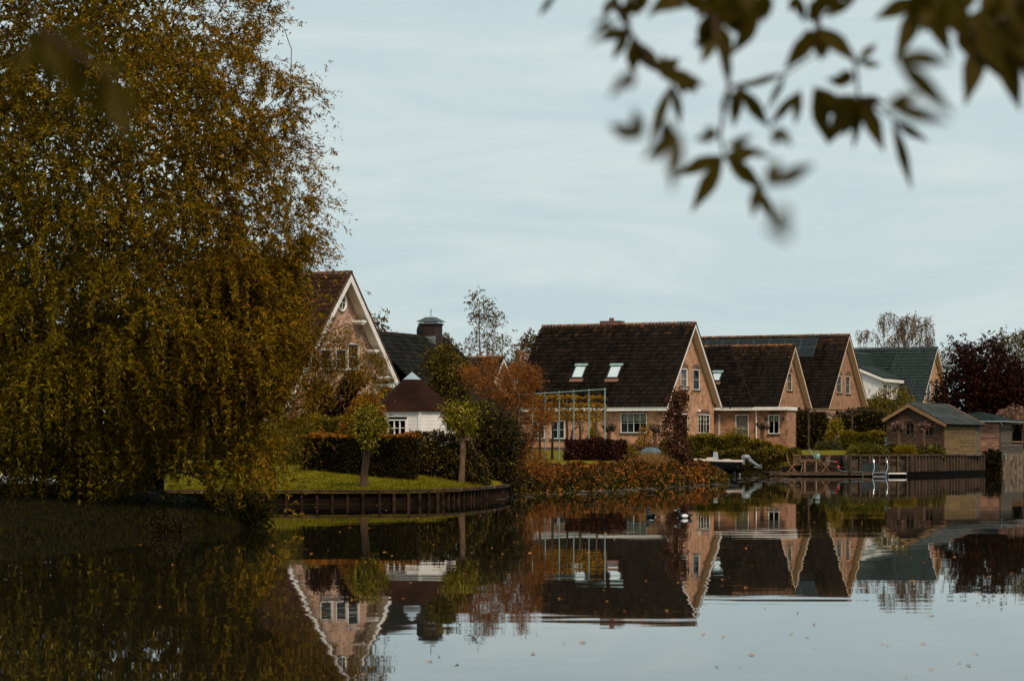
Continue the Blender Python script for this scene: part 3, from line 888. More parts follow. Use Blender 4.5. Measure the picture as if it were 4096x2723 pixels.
def wall(parent, m, poly, holes, mat, name='wall', reveal=.14):
    mb = MB()
    ss = sorted({p[0] for p in poly} | {h[k] for h in holes for k in (0, 1)}); ss = [min(p[0] for p in poly)] + [s for s in ss if min(p[0] for p in poly) < s < max(p[0] for p in poly)] + [max(p[0] for p in poly)]
    zs = sorted({min(p[1] for p in poly), max(p[1] for p in poly)} | {h[k] for h in holes for k in (2, 3)})
    for a, b in zip(ss[:-1], ss[1:]):
        for c, d in zip(zs[:-1], zs[1:]):
            ms, mz = (a + b) / 2, (c + d) / 2
            if any(h[0] < ms < h[1] and h[2] < mz < h[3] for h in holes): continue
            q = clip(poly, a, b, c, d)
            if len(q) >= 3: mb.poly([m(s, z, 0) for s, z in q])
    for h in holes:
        s0, s1, z0, z1 = h
        for q in (((s0, z0), (s0, z1)), ((s1, z0), (s1, z1)), ((s0, z0), (s1, z0)), ((s0, z1), (s1, z1))):
            (a, b), (c, d) = q
            mb.poly([m(a, b, 0), m(c, d, 0), m(c, d, -reveal), m(a, b, -reveal)])
    return part(name, mb, mat, parent)
def window(parent, m, r, cols=2, rows=2, mat=None, fw=.058, blind=0.0, arch=False, sill=True, sash=None, curtain=False, name='window', depth=.06):
    s0, s1, z0, z1 = r
    mat = mat or M['white']
    f = MB()
    for q in ((s0, s0 + fw, z0, z1), (s1 - fw, s1, z0, z1), (s0 + fw, s1 - fw, z0, z0 + fw), (s0 + fw, s1 - fw, z1 - fw, z1)):
        f.mbox(m, *q, -depth - .06, -depth + .07)
    w = part(name, f, mat, parent)
    a, b, c, d = s0 + fw, s1 - fw, z0 + fw, z1 - fw
    pw, ph = (b - a) / cols, (d - c) / rows
    for i in range(cols):
        g = MB(); g.poly([m(a + pw * i, c, -depth), m(a + pw * (i + 1), c, -depth), m(a + pw * (i + 1), d, -depth), m(a + pw * i, d, -depth)])
        part('pane', g, M['glass'], w)
        if sash:
            q = MB(); e = .045; x0, x1 = a + pw * i, a + pw * (i + 1)
            for k in ((x0, x0 + e, c, d), (x1 - e, x1, c, d), (x0 + e, x1 - e, c, c + e), (x0 + e, x1 - e, d - e, d)):
                q.mbox(m, *k, -depth - .02, -depth + .03)
            part('sash', q, sash, w)
    mu = MB()
    for i in range(1, cols): mu.mbox(m, a + pw * i - .022, a + pw * i + .022, c, d, -depth - .03, -depth + .05)
    for j in range(1, rows): mu.mbox(m, a, b, c + ph * j - .012, c + ph * j + .012, -depth - .02, -depth + .035)
    if rows > 1 and cols == 2 and (b - a) > 1.1:
        for i in range(2): mu.mbox(m, a + pw * (i + .5) - .012, a + pw * (i + .5) + .012, c, d, -depth - .02, -depth + .03)
    if mu.v: part('glazing_bar', mu, mat, w)
    rm = MB()
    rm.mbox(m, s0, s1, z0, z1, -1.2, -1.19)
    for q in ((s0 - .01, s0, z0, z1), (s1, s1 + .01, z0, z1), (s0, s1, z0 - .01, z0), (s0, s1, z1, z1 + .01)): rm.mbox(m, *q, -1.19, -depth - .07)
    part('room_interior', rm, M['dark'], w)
    if blind:
        bm = MB(); k = 6; hh = (d - c) * blind / k
        for j in range(k): bm.mbox(m, a + .02, b - .02, d - hh * (j + 1) + .01, d - hh * j, -depth - .12, -depth - .10 + .004 * (j % 2))
        part('blind', bm, M['blind'], w)
    if curtain:
        bm = MB(); k = 14
        for j in range(k): bm.mbox(m, a + (b - a) * j / k, a + (b - a) * (j + .93) / k, c, d, -depth - .14 - .03 * (j % 2), -depth - .13 - .03 * (j % 2))
        part('curtain', bm, M['curtain'], w)
    if sill:
        sb = MB(); sb.mbox(m, s0 - .08, s1 + .08, z0 - .10, z0 - .005, -.05, .09); part('sill', sb, M['black'], w)
    if arch:
        lb = MB(); n = 10; rise = arch; cx = (s0 + s1) / 2; hw = (s1 - s0) / 2 + .06
        ring = []
        for i in range(n + 1):
            u = -1 + 2 * i / n; zz = z1 + .02 + rise * (1 - u * u)
            ring.append((cx + hw * u, zz))
        for (xa, za), (xb, zb_) in zip(ring[:-1], ring[1:]):
            lb.hexa([m(xa + .004, za, -.02), m(xb - .004, zb_, -.02), m(xb - .004, zb_, .03), m(xa + .004, za, .03), m(xa + .004, za + .2, -.02), m(xb - .004, zb_ + .2, -.02), m(xb - .004, zb_ + .2, .03), m(xa + .004, za + .2, .03)])
        part('brick_arch', lb, M['lintel'], w)
        ti = MB()
        ti.poly([m(x, z, .006) for x, z in ring] )
        part('arch_infill', ti, M['lintel'], w)
    return w
def tile_mesh(name, w, s, mat, roll=.075, lift=.065):
    xs = np.array([0, .25, .5, .66, .83, 1.0]) * w
    zs = np.array([.35, 0, .1, .8, 1.0, .5]) * roll
    mb = MB()
    bot = [(x, -.02, z + lift) for x, z in zip(xs, zs)]; top = [(x, s + .04, z) for x, z in zip(xs, zs)]; lip = [(x, -.02, z + lift - .065) for x, z in zip(xs, zs)]
    n = len(xs); mb.v = bot + top + lip
    for i in range(n - 1):
        mb.f.append((i, i + 1, n + i + 1, n + i)); mb.f.append((2 * n + i, 2 * n + i + 1, i + 1, i))
    mb.v += [(0, -.02, lift - .03), (0, s + .04, -.03)]; mb.f.append((0, n, 3 * n + 1, 3 * n))
    return mb.mesh(name, mat)
def roof_tiles(parent, slopes, tw, ts, mat, lich=None, top_rows=2, singles=300, key=None, name='roof_tile', roll=.075):
    """slopes: (origin, ex, es, width, length, keep(u, v) or None) in house axes; the nearest tiles are parts of their own, the rest one part"""
    me = tile_mesh(name, tw, ts, mat, roll); mel = tile_mesh(name, tw, ts, lich, roll) if lich else me
    allm = []
    rng = random.Random(5 + SEED[0])
    for (o, ex, es, wd, ln, keep) in slopes:
        o, ex, es = Vector(o), Vector(ex).normalized(), Vector(es).normalized()
        nz_ = ex.cross(es)
        if nz_.z < 0: nz_ = -nz_
        nc, nr = int(round(wd / tw)), int(round(ln / ts))
        tw_, ts_ = wd / nc, ln / nr
        for r in range(nr):
            for c in range(nc):
                u, v = c * tw_, r * ts_
                if keep and not keep(u + tw_ / 2, v + ts_ / 2): continue
                p = o + ex * u + es * v + nz_ * (.03 + rng.uniform(-.004, .004))
                a = rng.uniform(-.012, .012)
                e2 = (ex + nz_ * a).normalized(); s2 = (es + ex * rng.uniform(-.008, .008)).normalized()
                mt = Matrix(((e2.x * tw_ / tw, s2.x, nz_.x, p.x), (e2.y * tw_ / tw, s2.y, nz_.y, p.y), (e2.z * tw_ / tw, s2.z, nz_.z, p.z), (0, 0, 0, 1)))
                allm.append((key(p) if key else -p.x, mt, lich is not None and (r >= nr - top_rows or (r >= nr - top_rows - 2 and rng.random() < .35))))
    allm.sort(key=lambda q: q[0])
    for k, mt, li in allm[:singles]:
        o = link(name, mel if li else me, parent); o.matrix_basis = mt
    rest = allm[singles:]
    if rest:
        base = np.array([v.co[:] for v in me.vertices]); fc = [tuple(p.vertices) for p in me.polygons]; nv = len(base)
        hv = np.c_[base, np.ones(nv)]
        V = np.concatenate([hv @ np.array(mt).T[:, :3] for _, mt, _ in rest])
        Fq = np.array(fc); Fa = np.concatenate([Fq + i * nv for i in range(len(rest))])
        mi = np.repeat([1 if li and lich else 0 for _, _, li in rest], len(fc))
        o = link('roof_tiles', np_mesh('roof_tiles', V, Fa, [mat, lich or mat], mi), parent); o['kind'] = 'stuff'
def ridge(parent, a, b, mat, r=.13, step=.38):
    a, b = Vector(a), Vector(b); L = (b - a).length; n = max(1, int(L / step)); d = (b - a) / n
    side = d.normalized().cross(Vector((0, 0, 1))).normalized()
    me = None
    for i in range(n):
        if me is None:
            mb = MB(); k = 6
            for end, rr in ((Vector((0, 0, 0)), r), (d * 1.08, r * .86)):
                for j in range(k + 1):
                    t = math.pi * j / k
                    mb.v.append(tuple(end + side * math.cos(t) * rr + Vector((0, 0, 1)) * (math.sin(t) * rr * .95 - .06)))
            for j in range(k): mb.f.append((j, j + 1, k + 2 + j, k + 1 + j))
            mb.f.append(tuple(range(k + 1)))
            me = mb.mesh('ridge_tile', mat)
        o = link('ridge_tile', me, parent); o.location = a + d * i + Vector((0, 0, random.uniform(-.008, .008)))
def gable_house(t, fr, L, Wf, Wb, zr, zf, zk, mats, ov=.45, og=.55, base=1.2, holes_g=(), holes_f=(), front_s=None, fascia=.28, fascia_mat=None, tile=(.29, .44), lich=None, singles=300, extra_slopes=(), verge=None, trim=None, soff=None, do_tiles=True, top_rows=2, key=None, gable_back=True, front_wall=True):
    """walls, roof slab, tiles, ridge, barge boards, soffit, fascia of one gabled block"""
    trim = trim or M['white']; soff = soff or M['soffit']
    bw, tl, rg = mats
    sf = (zr - zf) / Wf; sk = (zr - zk) / Wb           # slopes
    yf, yb = -(Wf - ov), Wb - ov
    zfw, zbw = zf + sf * ov - .12, zk + sk * ov - .12
    mg = lambda s, z, k: Vector((-og + k, s, z))
    wall(t, mg, [(yf, base), (yb, base), (yb, zbw), (0, zr - .14), (yf, zfw)], holes_g, bw)
    mf = lambda s, z, k: Vector((s, yf - k, z))
    if front_wall: wall(t, mf, [(-L + .3, base), (-og, base), (-og, zf - .02), (-L + .3, zf - .02)], holes_f, bw)
    mb = MB()
    mb.poly([(-L + .3, yf, base), (-L + .3, yb, base), (-L + .3, yb, zbw), (-L + .3, 0, zr - .14), (-L + .3, yf, zfw)])
    mb.poly([(-L + .3, yb, base), (-og, yb, base), (-og, yb, zbw), (-L + .3, yb, zbw)])
    part('wall', mb, bw, t)
    rf = MB(); th = .12
    rf.prism([(-L, -Wf, zf), (-L, 0, zr), (-L, 0, zr - th), (-L, -Wf, zf - th)], (L - .03, 0, 0))
    rf.prism([(-L, Wb, zk), (-L, 0, zr), (-L, 0, zr - th), (-L, Wb, zk - th)], (L - .03, 0, 0))
    ro = part('roof', rf, M['slab'], t)
    if do_tiles:
        sl = [((-L, -Wf - .05, zf - .05 * sf), (1, 0, 0), (0, Wf, zr - zf), L, math.hypot(Wf, zr - zf), None)] + list(extra_slopes)
        roof_tiles(t, sl, tile[0], tile[1], tl, lich, top_rows, singles, key)
    ridge(t, (-L, 0, zr + .09), (.02, 0, zr + .09), rg)
    # barge boards and soffit on the gable we see
    for sg, Wd, ze, nm in ((-1, Wf, zf, 'a'), (1, Wb, zk, 'b')):
        v = Vector((0, sg * Wd, ze - zr)); u = v.normalized(); nrm = Vector((0, -u.z * 1, u.y)) * (1 if sg < 0 else -1)
        nrm = Vector((0, u.z, -u.y)) if sg > 0 else Vector((0, -u.z, u.y))
        if nrm.z > 0: nrm = -nrm
        bh = .24 if og < .6 else .32
        bb = MB(); top = Vector((0, 0, zr)); q = [top - Vector((0, 0, .03)), top + v, top + v + nrm * bh, top + Vector((0, 0, -bh / abs(nrm.z) if abs(nrm.z) > .1 else -bh))]
        bb.prism([p + Vector((-.05, 0, 0)) for p in q], (.06, 0, 0))
        part('barge_board', bb, trim, t)
        sb = MB(); i0 = top + nrm * .16 + u * .2; i1 = top + v + nrm * .16 - u * .05
        sb.poly([i0 + Vector((-.055, 0, 0)), i1 + Vector((-.055, 0, 0)), i1 + Vector((-og + .01, 0, 0)), i0 + Vector((-og + .01, 0, 0))])
        part('soffit', sb, soff, t)
        vt = MB(); k = int(v.length / .36)
        for i in range(k):
            a = top + v * (i / k) - nrm * .05; b = top + v * ((i + 1.05) / k) - nrm * .04
            vt.bar(a + Vector((-.04, 0, 0)), b + Vector((-.04, 0, 0)), .16, .1, tuple(-nrm))
        part('verge_tiles', vt, verge or tl, t)
    # eave fascia with box end
    fb = MB(); fb.box(-L, -.06, -Wf - .05, -Wf + .02, zf - .12 - fascia + .08, zf - .02)
    fb.box(-L, -og + .02, -Wf + .02, yf + .003, zf - .12 - fascia + .08, zf - .12 - fascia + .11)
    part('fascia', fb, fascia_mat or trim, t)
    for sg, Wd, ze in ((-1, Wf, zf), (1, Wb, zk)):
        eb = MB(); y0, y1 = sorted((sg * (Wd + .02), sg * (Wd - ov - .03)))
        eb.box(-og - .0, -.07, y0, y1, ze - .12 - fascia + .09, ze - .10)
        part('eave_box', eb, trim, t)
    return mg, mf, yf, yb

def rect_x(fr, c, x0, y0, x1, y1, plane):
    ya, za = fr.hit_x(c(x0, y0), plane); yb, zb_ = fr.hit_x(c(x1, y1), plane)
    yl, zl = fr.hit_x(c(x0, y1), plane)
    return (min(ya, yb), max(ya, yb), min(zl, zb_), max(za, zb_))
def rect_y(fr, c, x0, y0, x1, y1, plane):
    xa, za = fr.hit_y(c(x0, y0), plane); xb, zb_ = fr.hit_y(c(x1, y1), plane)
    return (min(xa, xb), max(xa, xb), min(za, zb_), max(za, zb_))
def skylight(parent, p, ex, es, w, h):
    """roof window lying on a slope: p lower left corner"""
    p, ex, es = Vector(p), Vector(ex).normalized(), Vector(es).normalized(); nn = ex.cross(es)
    if nn.z < 0: nn = -nn
    m = lambda s, z, k: p + ex * s + es * z + nn * k
    f = MB(); e = .09
    for q in ((0, e, 0, h), (w - e, w, 0, h), (e, w - e, 0, e), (e, w - e, h - .16, h)): f.mbox(m, *q, 0, .27)
    o = part('roof_window', f, M['black'], parent)
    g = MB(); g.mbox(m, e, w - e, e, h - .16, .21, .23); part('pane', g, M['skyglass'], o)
    c = MB(); c.mbox(m, -.04, w + .04, h - .14, h + .1, .26, .32); part('hood', c, M['galv'], o)
    c = MB(); c.mbox(m, -.06, w + .06, -.35, 0, .17, .19); part('flashing', c, M['lead'], o)
M['skyglass'] = plain('sky-bright roof window glass', (.50, .58, .62), .08, 0, .6)  # pale blue base colour painted in for the reflected sky; no blind behind

# ---- main house
fr = Frame(1602.6, 188)
t = thing('brick_house', 'orange brick house with huge dark roof and two roof windows', 'house', fr.o, -AL)
MAIN = t
gx, fy = -.55, -(6.5 - .45)
hg = [rect_x(fr, c1, 1323, 535, 1376, 697, gx), rect_x(fr, c1, 1419, 541, 1470, 701, gx), rect_x(fr, c1, 1459, 893, 1551, 1042, gx), rect_x(fr, c1, 1300, 888, 1379, 1118, gx)]
hf = [rect_y(fr, c1, 852, 885, 1057, 1040, fy), rect_y(fr, z3, 612, 800, 745, 975, fy), rect_y(fr, z3, 418, 800, 552, 975, fy)]
mg, mf, yf, yb = gable_house(t, fr, 13.0, 6.5, 6.3, 11.62, 5.05, 5.25, (M['brick'], M['tile'], M['ridge']), holes_g=hg, holes_f=hf, lich=M['tile_lichen'], top_rows=1)
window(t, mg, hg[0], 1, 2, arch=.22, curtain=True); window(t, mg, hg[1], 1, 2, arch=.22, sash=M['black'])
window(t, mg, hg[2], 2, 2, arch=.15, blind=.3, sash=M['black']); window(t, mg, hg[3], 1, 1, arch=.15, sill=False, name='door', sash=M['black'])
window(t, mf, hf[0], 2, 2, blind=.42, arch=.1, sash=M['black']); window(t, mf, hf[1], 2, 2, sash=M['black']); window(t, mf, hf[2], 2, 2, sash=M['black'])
es = Vector((0, 6.5, 6.57)).normalized()
for (xa, ya, xb) in ((466, 628, 545), (742, 628, 823)):
    o_, d_ = fr.ray(*c1(xa, ya)); # meet the front slope: z = 5.05 + (y+6.5)*6.57/6.5
    sl = 6.57 / 6.5
    tt = (5.05 + (o_[1] + 6.5) * sl - o_[2]) / (d_[2] - d_[1] * sl)
    p = Vector((o_[0] + d_[0] * tt, o_[1] + d_[1] * tt, o_[2] + d_[2] * tt))
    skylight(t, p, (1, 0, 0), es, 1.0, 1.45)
pl = MB(); pl.box(-12.7, -.5, -6.05 - .02, -6.04, 1.2, 1.98); part('plinth', pl, M['plinth'], t)
pl = MB(); pl.box(-.55, -.535, -6.02, 5.8, 1.2, 1.98); part('plinth', pl, M['plinth'], t)
ch = MB(); ch.box(-8.0, -6.3, -.1, 1.0, 10.9, 11.95); part('chimney', ch, M['plinth'], t)
ch = MB(); ch.box(-7.35, -7.05, .3, .6, 11.9, 12.2); part('chimney_pot', ch, M['lead'], t)
lb = MB(); y, z = fr.hit_x(c1(1452, 868), gx); lb.blob((gx + .18, y, z), (.13, .11, .1)); lb.bar((gx, y, z + .05), (gx + .18, y, z + .05), .05, .05); part('wall_lamp', lb, M['white'], t)
nb = MB(); y, z = fr.hit_x(c1(1590, 815), gx); nb.box(gx, gx + .15, y - .25, y + .25, z - .3, z + .3); part('nest_box', nb, M['mast'], t)
# the side wing with its hipped roof and the flat annex, in the same house
wy = 6.9
wx1 = fr.hit_y(c4(985, 900), wy)[0]; wx2 = fr.hit_y(c4(1306, 900), wy)[0]
zt_ = fr.hit_y(c4(800, 856), wy - .5)[1]; zbt = fr.hit_y(c4(800, 890), wy - .5)[1]
mw = lambda s, z, k: Vector((s, wy - k, z))
hw = [rect_y(fr, c4, 764, 935, 900, 1226, wy), rect_y(fr, c4, 1107, 938, 1222, 1135, wy), rect_y(fr, c4, 586, 935, 602, 1226, wy)]
wall(t, mw, [(-3, 1.2), (wx2, 1.2), (wx2, zt_ - .1), (-3, zt_ - .1)], hw, M['brick2'])  # darker brick here: the wing's shade is put into the wall colour
window(t, mw, hw[0], 1, 2, sill=False, curtain=True, name='door', sash=M['black'], arch=.12, fw=.06); window(t, mw, hw[1], 2, 1, blind=.35, arch=.15, sash=M['black']); window(t, mw, hw[2], 1, 1, sill=False, name='door', sash=M['black'], fw=.05)
sw = MB(); sw.box(wx2 - .02, wx2, wy + .003, wy + 2.2, 1.2, zt_ - .1); sw.box(wx1 - 1, wx2 - .02, wy + 2.18, wy + 2.2, 1.2, zt_ - .1); part('wall', sw, M['brick2'], t)
fb = MB(); fb.box(-.5, wx2 + .12, wy - .5, wy - .42, zbt, zt_); fb.box(wx2 + .04, wx2 + .12, wy - .42, wy + 2.3, zbt, zt_); fb.box(-.5, wx2 + .04, wy - .42, wy, zbt + .01, zbt + .05); part('fascia', fb, M['white'], t)
ft = MB(); ft.box(wx1 - 1, wx2 + .03, wy - .41, wy + 2.3, zt_ - .12, zt_ - .05); part('flat_roof', ft, M['felt'], t)
dp = MB(); xd = fr.hit_y(c4(980, 900), wy - .1)[0]; dp.tube([(xd, wy - .1, 1.7), (xd, wy - .1, zt_ - .05)], .055); part('downpipe', dp, M['white'], t)
for (xx, yy) in ((1087, 905), (1272, 905)):
    xl, zl = fr.hit_y(c4(xx, yy), wy); lm = MB(); lm.bar((xl, wy, zl + .1), (xl, wy - .25, zl + .1), .04, .04); lm.tube([(xl, wy - .25, zl + .1), (xl, wy - .25, zl - .45)], .02, 5); lm.box(xl - .09, xl + .09, wy - .34, wy - .16, zl - .75, zl - .45); part('wall_lamp', lm, M['black'], t)
# hipped wing roof: eave along x from the gable to the downpipe
wl_ = wx1 - .05; rise = 5.1; run = 5.3
hx = 3.9     # how far the hip runs back along x over the rise
eave = Vector((-3.0, wy - .5, zt_ + .02)); wd_ = wl_ + 3.0
sl_ = MB()
A0, A1 = Vector((-3, wy - .5, zt_)), Vector((wl_, wy - .5, zt_)); B0, B1 = Vector((-3, wy - .5 + run, zt_ + rise)), Vector((wl_ - hx, wy - .5 + run, zt_ + rise)); C1 = Vector((wl_ - .33 * 2 * run, wy - .5 + 2 * run, zt_))
sl_.poly([A0, A1, B1, B0]); sl_.poly([A1, C1, B1]); sl_.poly([A0, B0, Vector((-3, wy - .5 + 2 * run, zt_))])
part('wing_roof', sl_, M['slab'], t)
ln_ = math.hypot(run, rise)
roof_tiles(t, [((-3, wy - .5, zt_), (1, 0, 0), (0, run, rise), wd_, ln_, lambda u, v: u < wd_ - hx * v / ln_ + .05)], .29, .44, M['tile'], None, 0, 0)
hp = MB(); hp.tube([A1 + Vector((0, 0, .03)), B1 + Vector((0, 0, .03))], .09, 6); part('hip_cap', hp, M['tile'], t)
o_, d_ = fr.ray(*c4(570, 606)); sl = rise / run
tt = (zt_ + (o_[1] - (wy - .5)) * sl - o_[2]) / (d_[2] - d_[1] * sl)
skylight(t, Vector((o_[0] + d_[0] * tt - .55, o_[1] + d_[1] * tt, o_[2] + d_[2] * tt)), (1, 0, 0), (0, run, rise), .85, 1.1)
o_, d_ = fr.ray(*c4(709, 845)); tt = (zt_ + (o_[1] - (wy - .5)) * sl - o_[2]) / (d_[2] - d_[1] * sl)
vp = MB(); q = Vector((o_[0] + d_[0] * tt, o_[1] + d_[1] * tt, o_[2] + d_[2] * tt)); vp.lathe(q - Vector((0, 0, .2)), [(.12, 0), (.12, .65), (.17, .66), (.15, .85), (.05, .95)], 10); part('roof_vent', vp, M['felt'], t)

# ---- second house: two gables side by side
frA = Frame(1832.4, 223); frB = Frame(1957, 233.8)
t2 = thing('twin_gable_house', 'brown brick house with two gables and solar panels on its rear roof', 'house', frA.o, -AL)
hgA = [rect_x(frA, c2, 149, 570, 190, 708, gx), rect_x(frA, c2, 196, 903, 236, 1010, gx)]
mgA, mfA, _, _ = gable_house(t2, frA, 10.5, 5.2, 5.3, 11.39, 5.70, 5.7, (M['brick2'], M['tile'], M['ridge']), holes_g=hgA, lich=M['tile_lichen'], trim=M['cream'], singles=150)
window(t2, mgA, hgA[0], 1, 2, mat=M['cream'], arch=.3, curtain=True); window(t2, mgA, hgA[1], 1, 2, mat=M['cream'], arch=.25)
# block B shares the house: its axes are shifted by (bx, by)
dv = frB.o - frA.o; bx_, by_ = dv.x * frA.c - dv.y * frA.s, dv.x * frA.s + dv.y * frA.c
tb = bpy.data.objects.new('rear_block', None); COL.objects.link(tb)
class Sub:       # collects parts of block B under the same house, moved to B's axes
    pass
hgB = [rect_x(frB, c2, 538, 590, 580, 725, gx), rect_x(frB, c2, 609, 595, 645, 733, gx), rect_x(frB, c2, 455, 912, 490, 1020, gx), rect_x(frB, c2, 650, 905, 690, 1020, gx)]
bpy.data.objects.remove(tb)
before = set(t2.children)
mgB, mfB, _, _ = gable_house(t2, frB, 16.0, 7.0, 7.0, 12.88, 5.72, 5.76, (M['brick2'], M['tile'], M['ridge']), holes_g=hgB, lich=M['tile_lichen'], trim=M['cream'], singles=150, top_rows=3)
for h in hgB[:2]: window(t2, mgB, h, 1, 2, mat=M['cream'], arch=.3, sash=None)
for h in hgB[2:]: window(t2, mgB, h, 1, 2, mat=M['cream'], arch=.25)
# solar panels on B's front slope
esB = Vector((0, 7.0, 7.16)).normalized(); nB = Vector((1, 0, 0)).cross(esB); slB = 7.16 / 7.0
def onB(c, x, y):
    o_, d_ = frB.ray(*c(x, y)); tt = (5.72 + (o_[1] + 7.0) * slB - o_[2]) / (d_[2] - d_[1] * slB)
    return Vector((o_[0] + d_[0] * tt, o_[1] + d_[1] * tt, o_[2] + d_[2] * tt))
pR = onB(c2, 398, 308); pL = onB(c2, 262, 452)
hh = (pR - Vector((pR.x, pL.y, pL.z))).length / 2; pw_ = 1.62
for i in range(10):
    for j in range(2):
        if j == 1 and i > 6: continue
        c0 = pR + Vector((-(i + 1) * pw_, 0, 0)) - esB * (hh * (j + 1)); q = MB()
        m = lambda s, z, k: c0 + Vector((s, 0, 0)) + esB * z + nB * k
        q.mbox(m, .03, pw_ - .03, .03, hh - .03, .16, .19); o = part('solar_panel', q, M['solar'], t2)
        e = MB()
        for r_ in ((.0, .03, 0, hh), (pw_ - .03, pw_, 0, hh), (.03, pw_ - .03, 0, .03), (.03, pw_ - .03, hh - .03, hh)): e.mbox(m, *r_, .13, .195)
        part('panel_frame', e, M['pot'], o)
mvB = Matrix.Translation((bx_, by_, 0))
for c in set(t2.children) - before:
    c.matrix_basis = mvB @ c.matrix_basis
# white flat fascia joint between the gables
vf = MB(); vf.box(-1.2, -.1, 5.2, by_ - 6.9, 5.35, 5.75); part('fascia', vf, M['cream'], t2)

# ---- green roofed house far right
frC = Frame(2160, 286)
t3 = thing('green_roof_house', 'brick house with glossy green tiled roof and white dormer', 'house', frC.o, -AL)
hgC = [rect_x(frC, zg, 1516, 1285, 1578, 1560, gx), rect_x(frC, zg, 1642, 1290, 1720, 1560, gx)]
mgC, mfC, _, _ = gable_house(t3, frC, 17, 8.2, 8.2, 13.85, 6.1, 6.1, (M['brick'], M['tile_green'], M['ridge_green']), holes_g=hgC, tile=(.34, .53), singles=300, verge=M['tile_green'])
window(t3, mgC, hgC[0], 1, 2, arch=.3); window(t3, mgC, hgC[1], 1, 2, arch=.3)
# dormer wing: ridge along y, roof slope facing +x, white boarded front and side
def onC(c, x, y, yy): return frC.hit_y(c(x, y), yy)
DY = -12.5
xr, zr_ = frC.hit_y(zg(296, 765), DY + 4.5); xe, ze_ = onC(zg, 790, 1195, DY); xk, zk_ = onC(zg, 375, 1015, DY)
sC = (13.85 - 6.1) / 8.2
def yroof(z): return -8.2 + (z - 6.1) / sC
dr = MB()
# steep upper slope then a flatter kick
up = [(xr, zr_), (xk - .3, zk_ + .15), (xe + .15, ze_)]
for (xa, za), (xb, zb_) in zip(up[:-1], up[1:]):
    dr.hexa([(xa, DY - .35, za - .12), (xb, DY - .35, zb_ - .12), (xb, yroof(zb_), zb_ - .12), (xa, yroof(za), za - .12), (xa, DY - .35, za), (xb, DY - .35, zb_), (xb, yroof(zb_), zb_), (xa, yroof(za), za)])
part('dormer_roof', dr, M['slab'], t3)
for (xa, za), (xb, zb_) in zip(up[:-1], up[1:]):
    lnn = math.hypot(xa - xb, za - zb_); wmax = yroof(max(za, zb_)) - (DY - .35)
    roof_tiles(t3, [((xb, DY - .35, zb_ + .01), (0, 1, 0), (xa - xb, 0, za - zb_), wmax, lnn, None)], .34, .50, M['tile_green'], None, 0, 0)
ridge(t3, (xr, DY - .3, zr_ + .06), (xr, yroof(zr_), zr_ + .06), M['ridge_green'])
dw = MB(); dw.poly([(xr - 4.2, DY, zr_ - 5.5), (xe - .2, DY, zr_ - 5.5), (xe - .2, DY, ze_ - .1), (xk - .3, DY, zk_), (xr, DY, zr_ - .1)]); part('dormer_front', dw, M['whiteboard'], t3)
k = 0
z = zr_ - 5.4
while z < zr_ - .3:
    # clapboards of the white front, each its own board
    if z < ze_ - .2: x1_ = xe - .22
    elif z < zk_: x1_ = xe - .2 + (xk - .3 - xe + .2) * (z + .2 - ze_) / (zk_ - ze_ + .01) - .1
    else: x1_ = xk - .3 + (xr - xk + .3) * (z + .2 - zk_) / (zr_ - zk_) - .1
    q = MB(); q.hexa([(xr - 4, DY - .045, z), (x1_, DY - .045, z), (x1_, DY - .002, z), (xr - 4, DY - .002, z), (xr - 4, DY - .015, z + .19), (x1_, DY - .015, z + .19), (x1_, DY - .002, z + .19), (xr - 4, DY - .002, z + .19)])
    part('board', q, M['whiteboard'], t3); z += .2
bbx = MB()
for (xa, za), (xb, zb_) in zip(up[:-1], up[1:]): bbx.hexa([(xa, DY - .42, za - .45), (xb, DY - .42, zb_ - .4), (xb, DY - .34, zb_ - .4), (xa, DY - .34, za - .45), (xa, DY - .42, za - .12), (xb, DY - .42, zb_ - .1), (xb, DY - .34, zb_ - .1), (xa, DY - .34, za - .12)])
part('barge_board', bbx, M['white'], t3)
fx = MB(); fx.box(xe + .08, xe + .2, DY - .4, yroof(ze_ - .2), ze_ - .42, ze_ - .05); part('fascia', fx, M['white'], t3)
ms_ = lambda s, z, k: Vector((xe - .2 + k, s, z))
ws = [(DY + .35, DY + 2.2, ze_ - 2.3, ze_ - .65), (DY + 2.5, DY + 4.0, ze_ - 2.3, ze_ - .65)]
wall(t3, ms_, [(DY, zr_ - 5.5), (yroof(ze_) + .5, zr_ - 5.5), (yroof(ze_) + .5, ze_ - .1), (DY, ze_ - .1)], ws, M['whiteboard'])
for h in ws: window(t3, ms_, h, 2, 1, sash=M['white'], sill=False)

# ---- left house with pale brick gable
frL = Frame(808.9, 124.5)
tl_ = thing('pale_brick_house', 'tall pale pink brick house with brown roof and round attic window behind the willow', 'house', frL.o, -AL)
gl = -.62
hgL = [rect_x(frL, z1, 440, 830, 560, 1030, gl), rect_x(frL, z1, 590, 830, 700, 1030, gl), rect_x(frL, z1, 705, 775, 815, 1030, gl), rect_x(frL, z1, 245, 1365, 350, 1520, gl), rect_x(frL, z1, 400, 1375, 470, 1520, gl)]
mgL, mfL, yfL, ybL = gable_house(tl_, frL, 8.5, 6.75, 5.45, 10.87, 4.15, 5.42, (M['brickpink'], M['tile_brown'], M['verge_brown']), og=.62, ov=.6, holes_g=hgL, soff=M['soffit_white'], verge=M['verge_brown'], fascia_mat=M['verge_brown'], tile=(.32, .37), singles=220)
for h in hgL[:3]: window(tl_, mgL, h, 1, 2, mat=M['white'])
for h in hgL[3:]: window(tl_, mgL, h, 2, 2, mat=M['cream'], blind=.6, sill=False)
yc, zc_ = frL.hit_x(z1(640, 385), gl); rw = MB(); pts = []
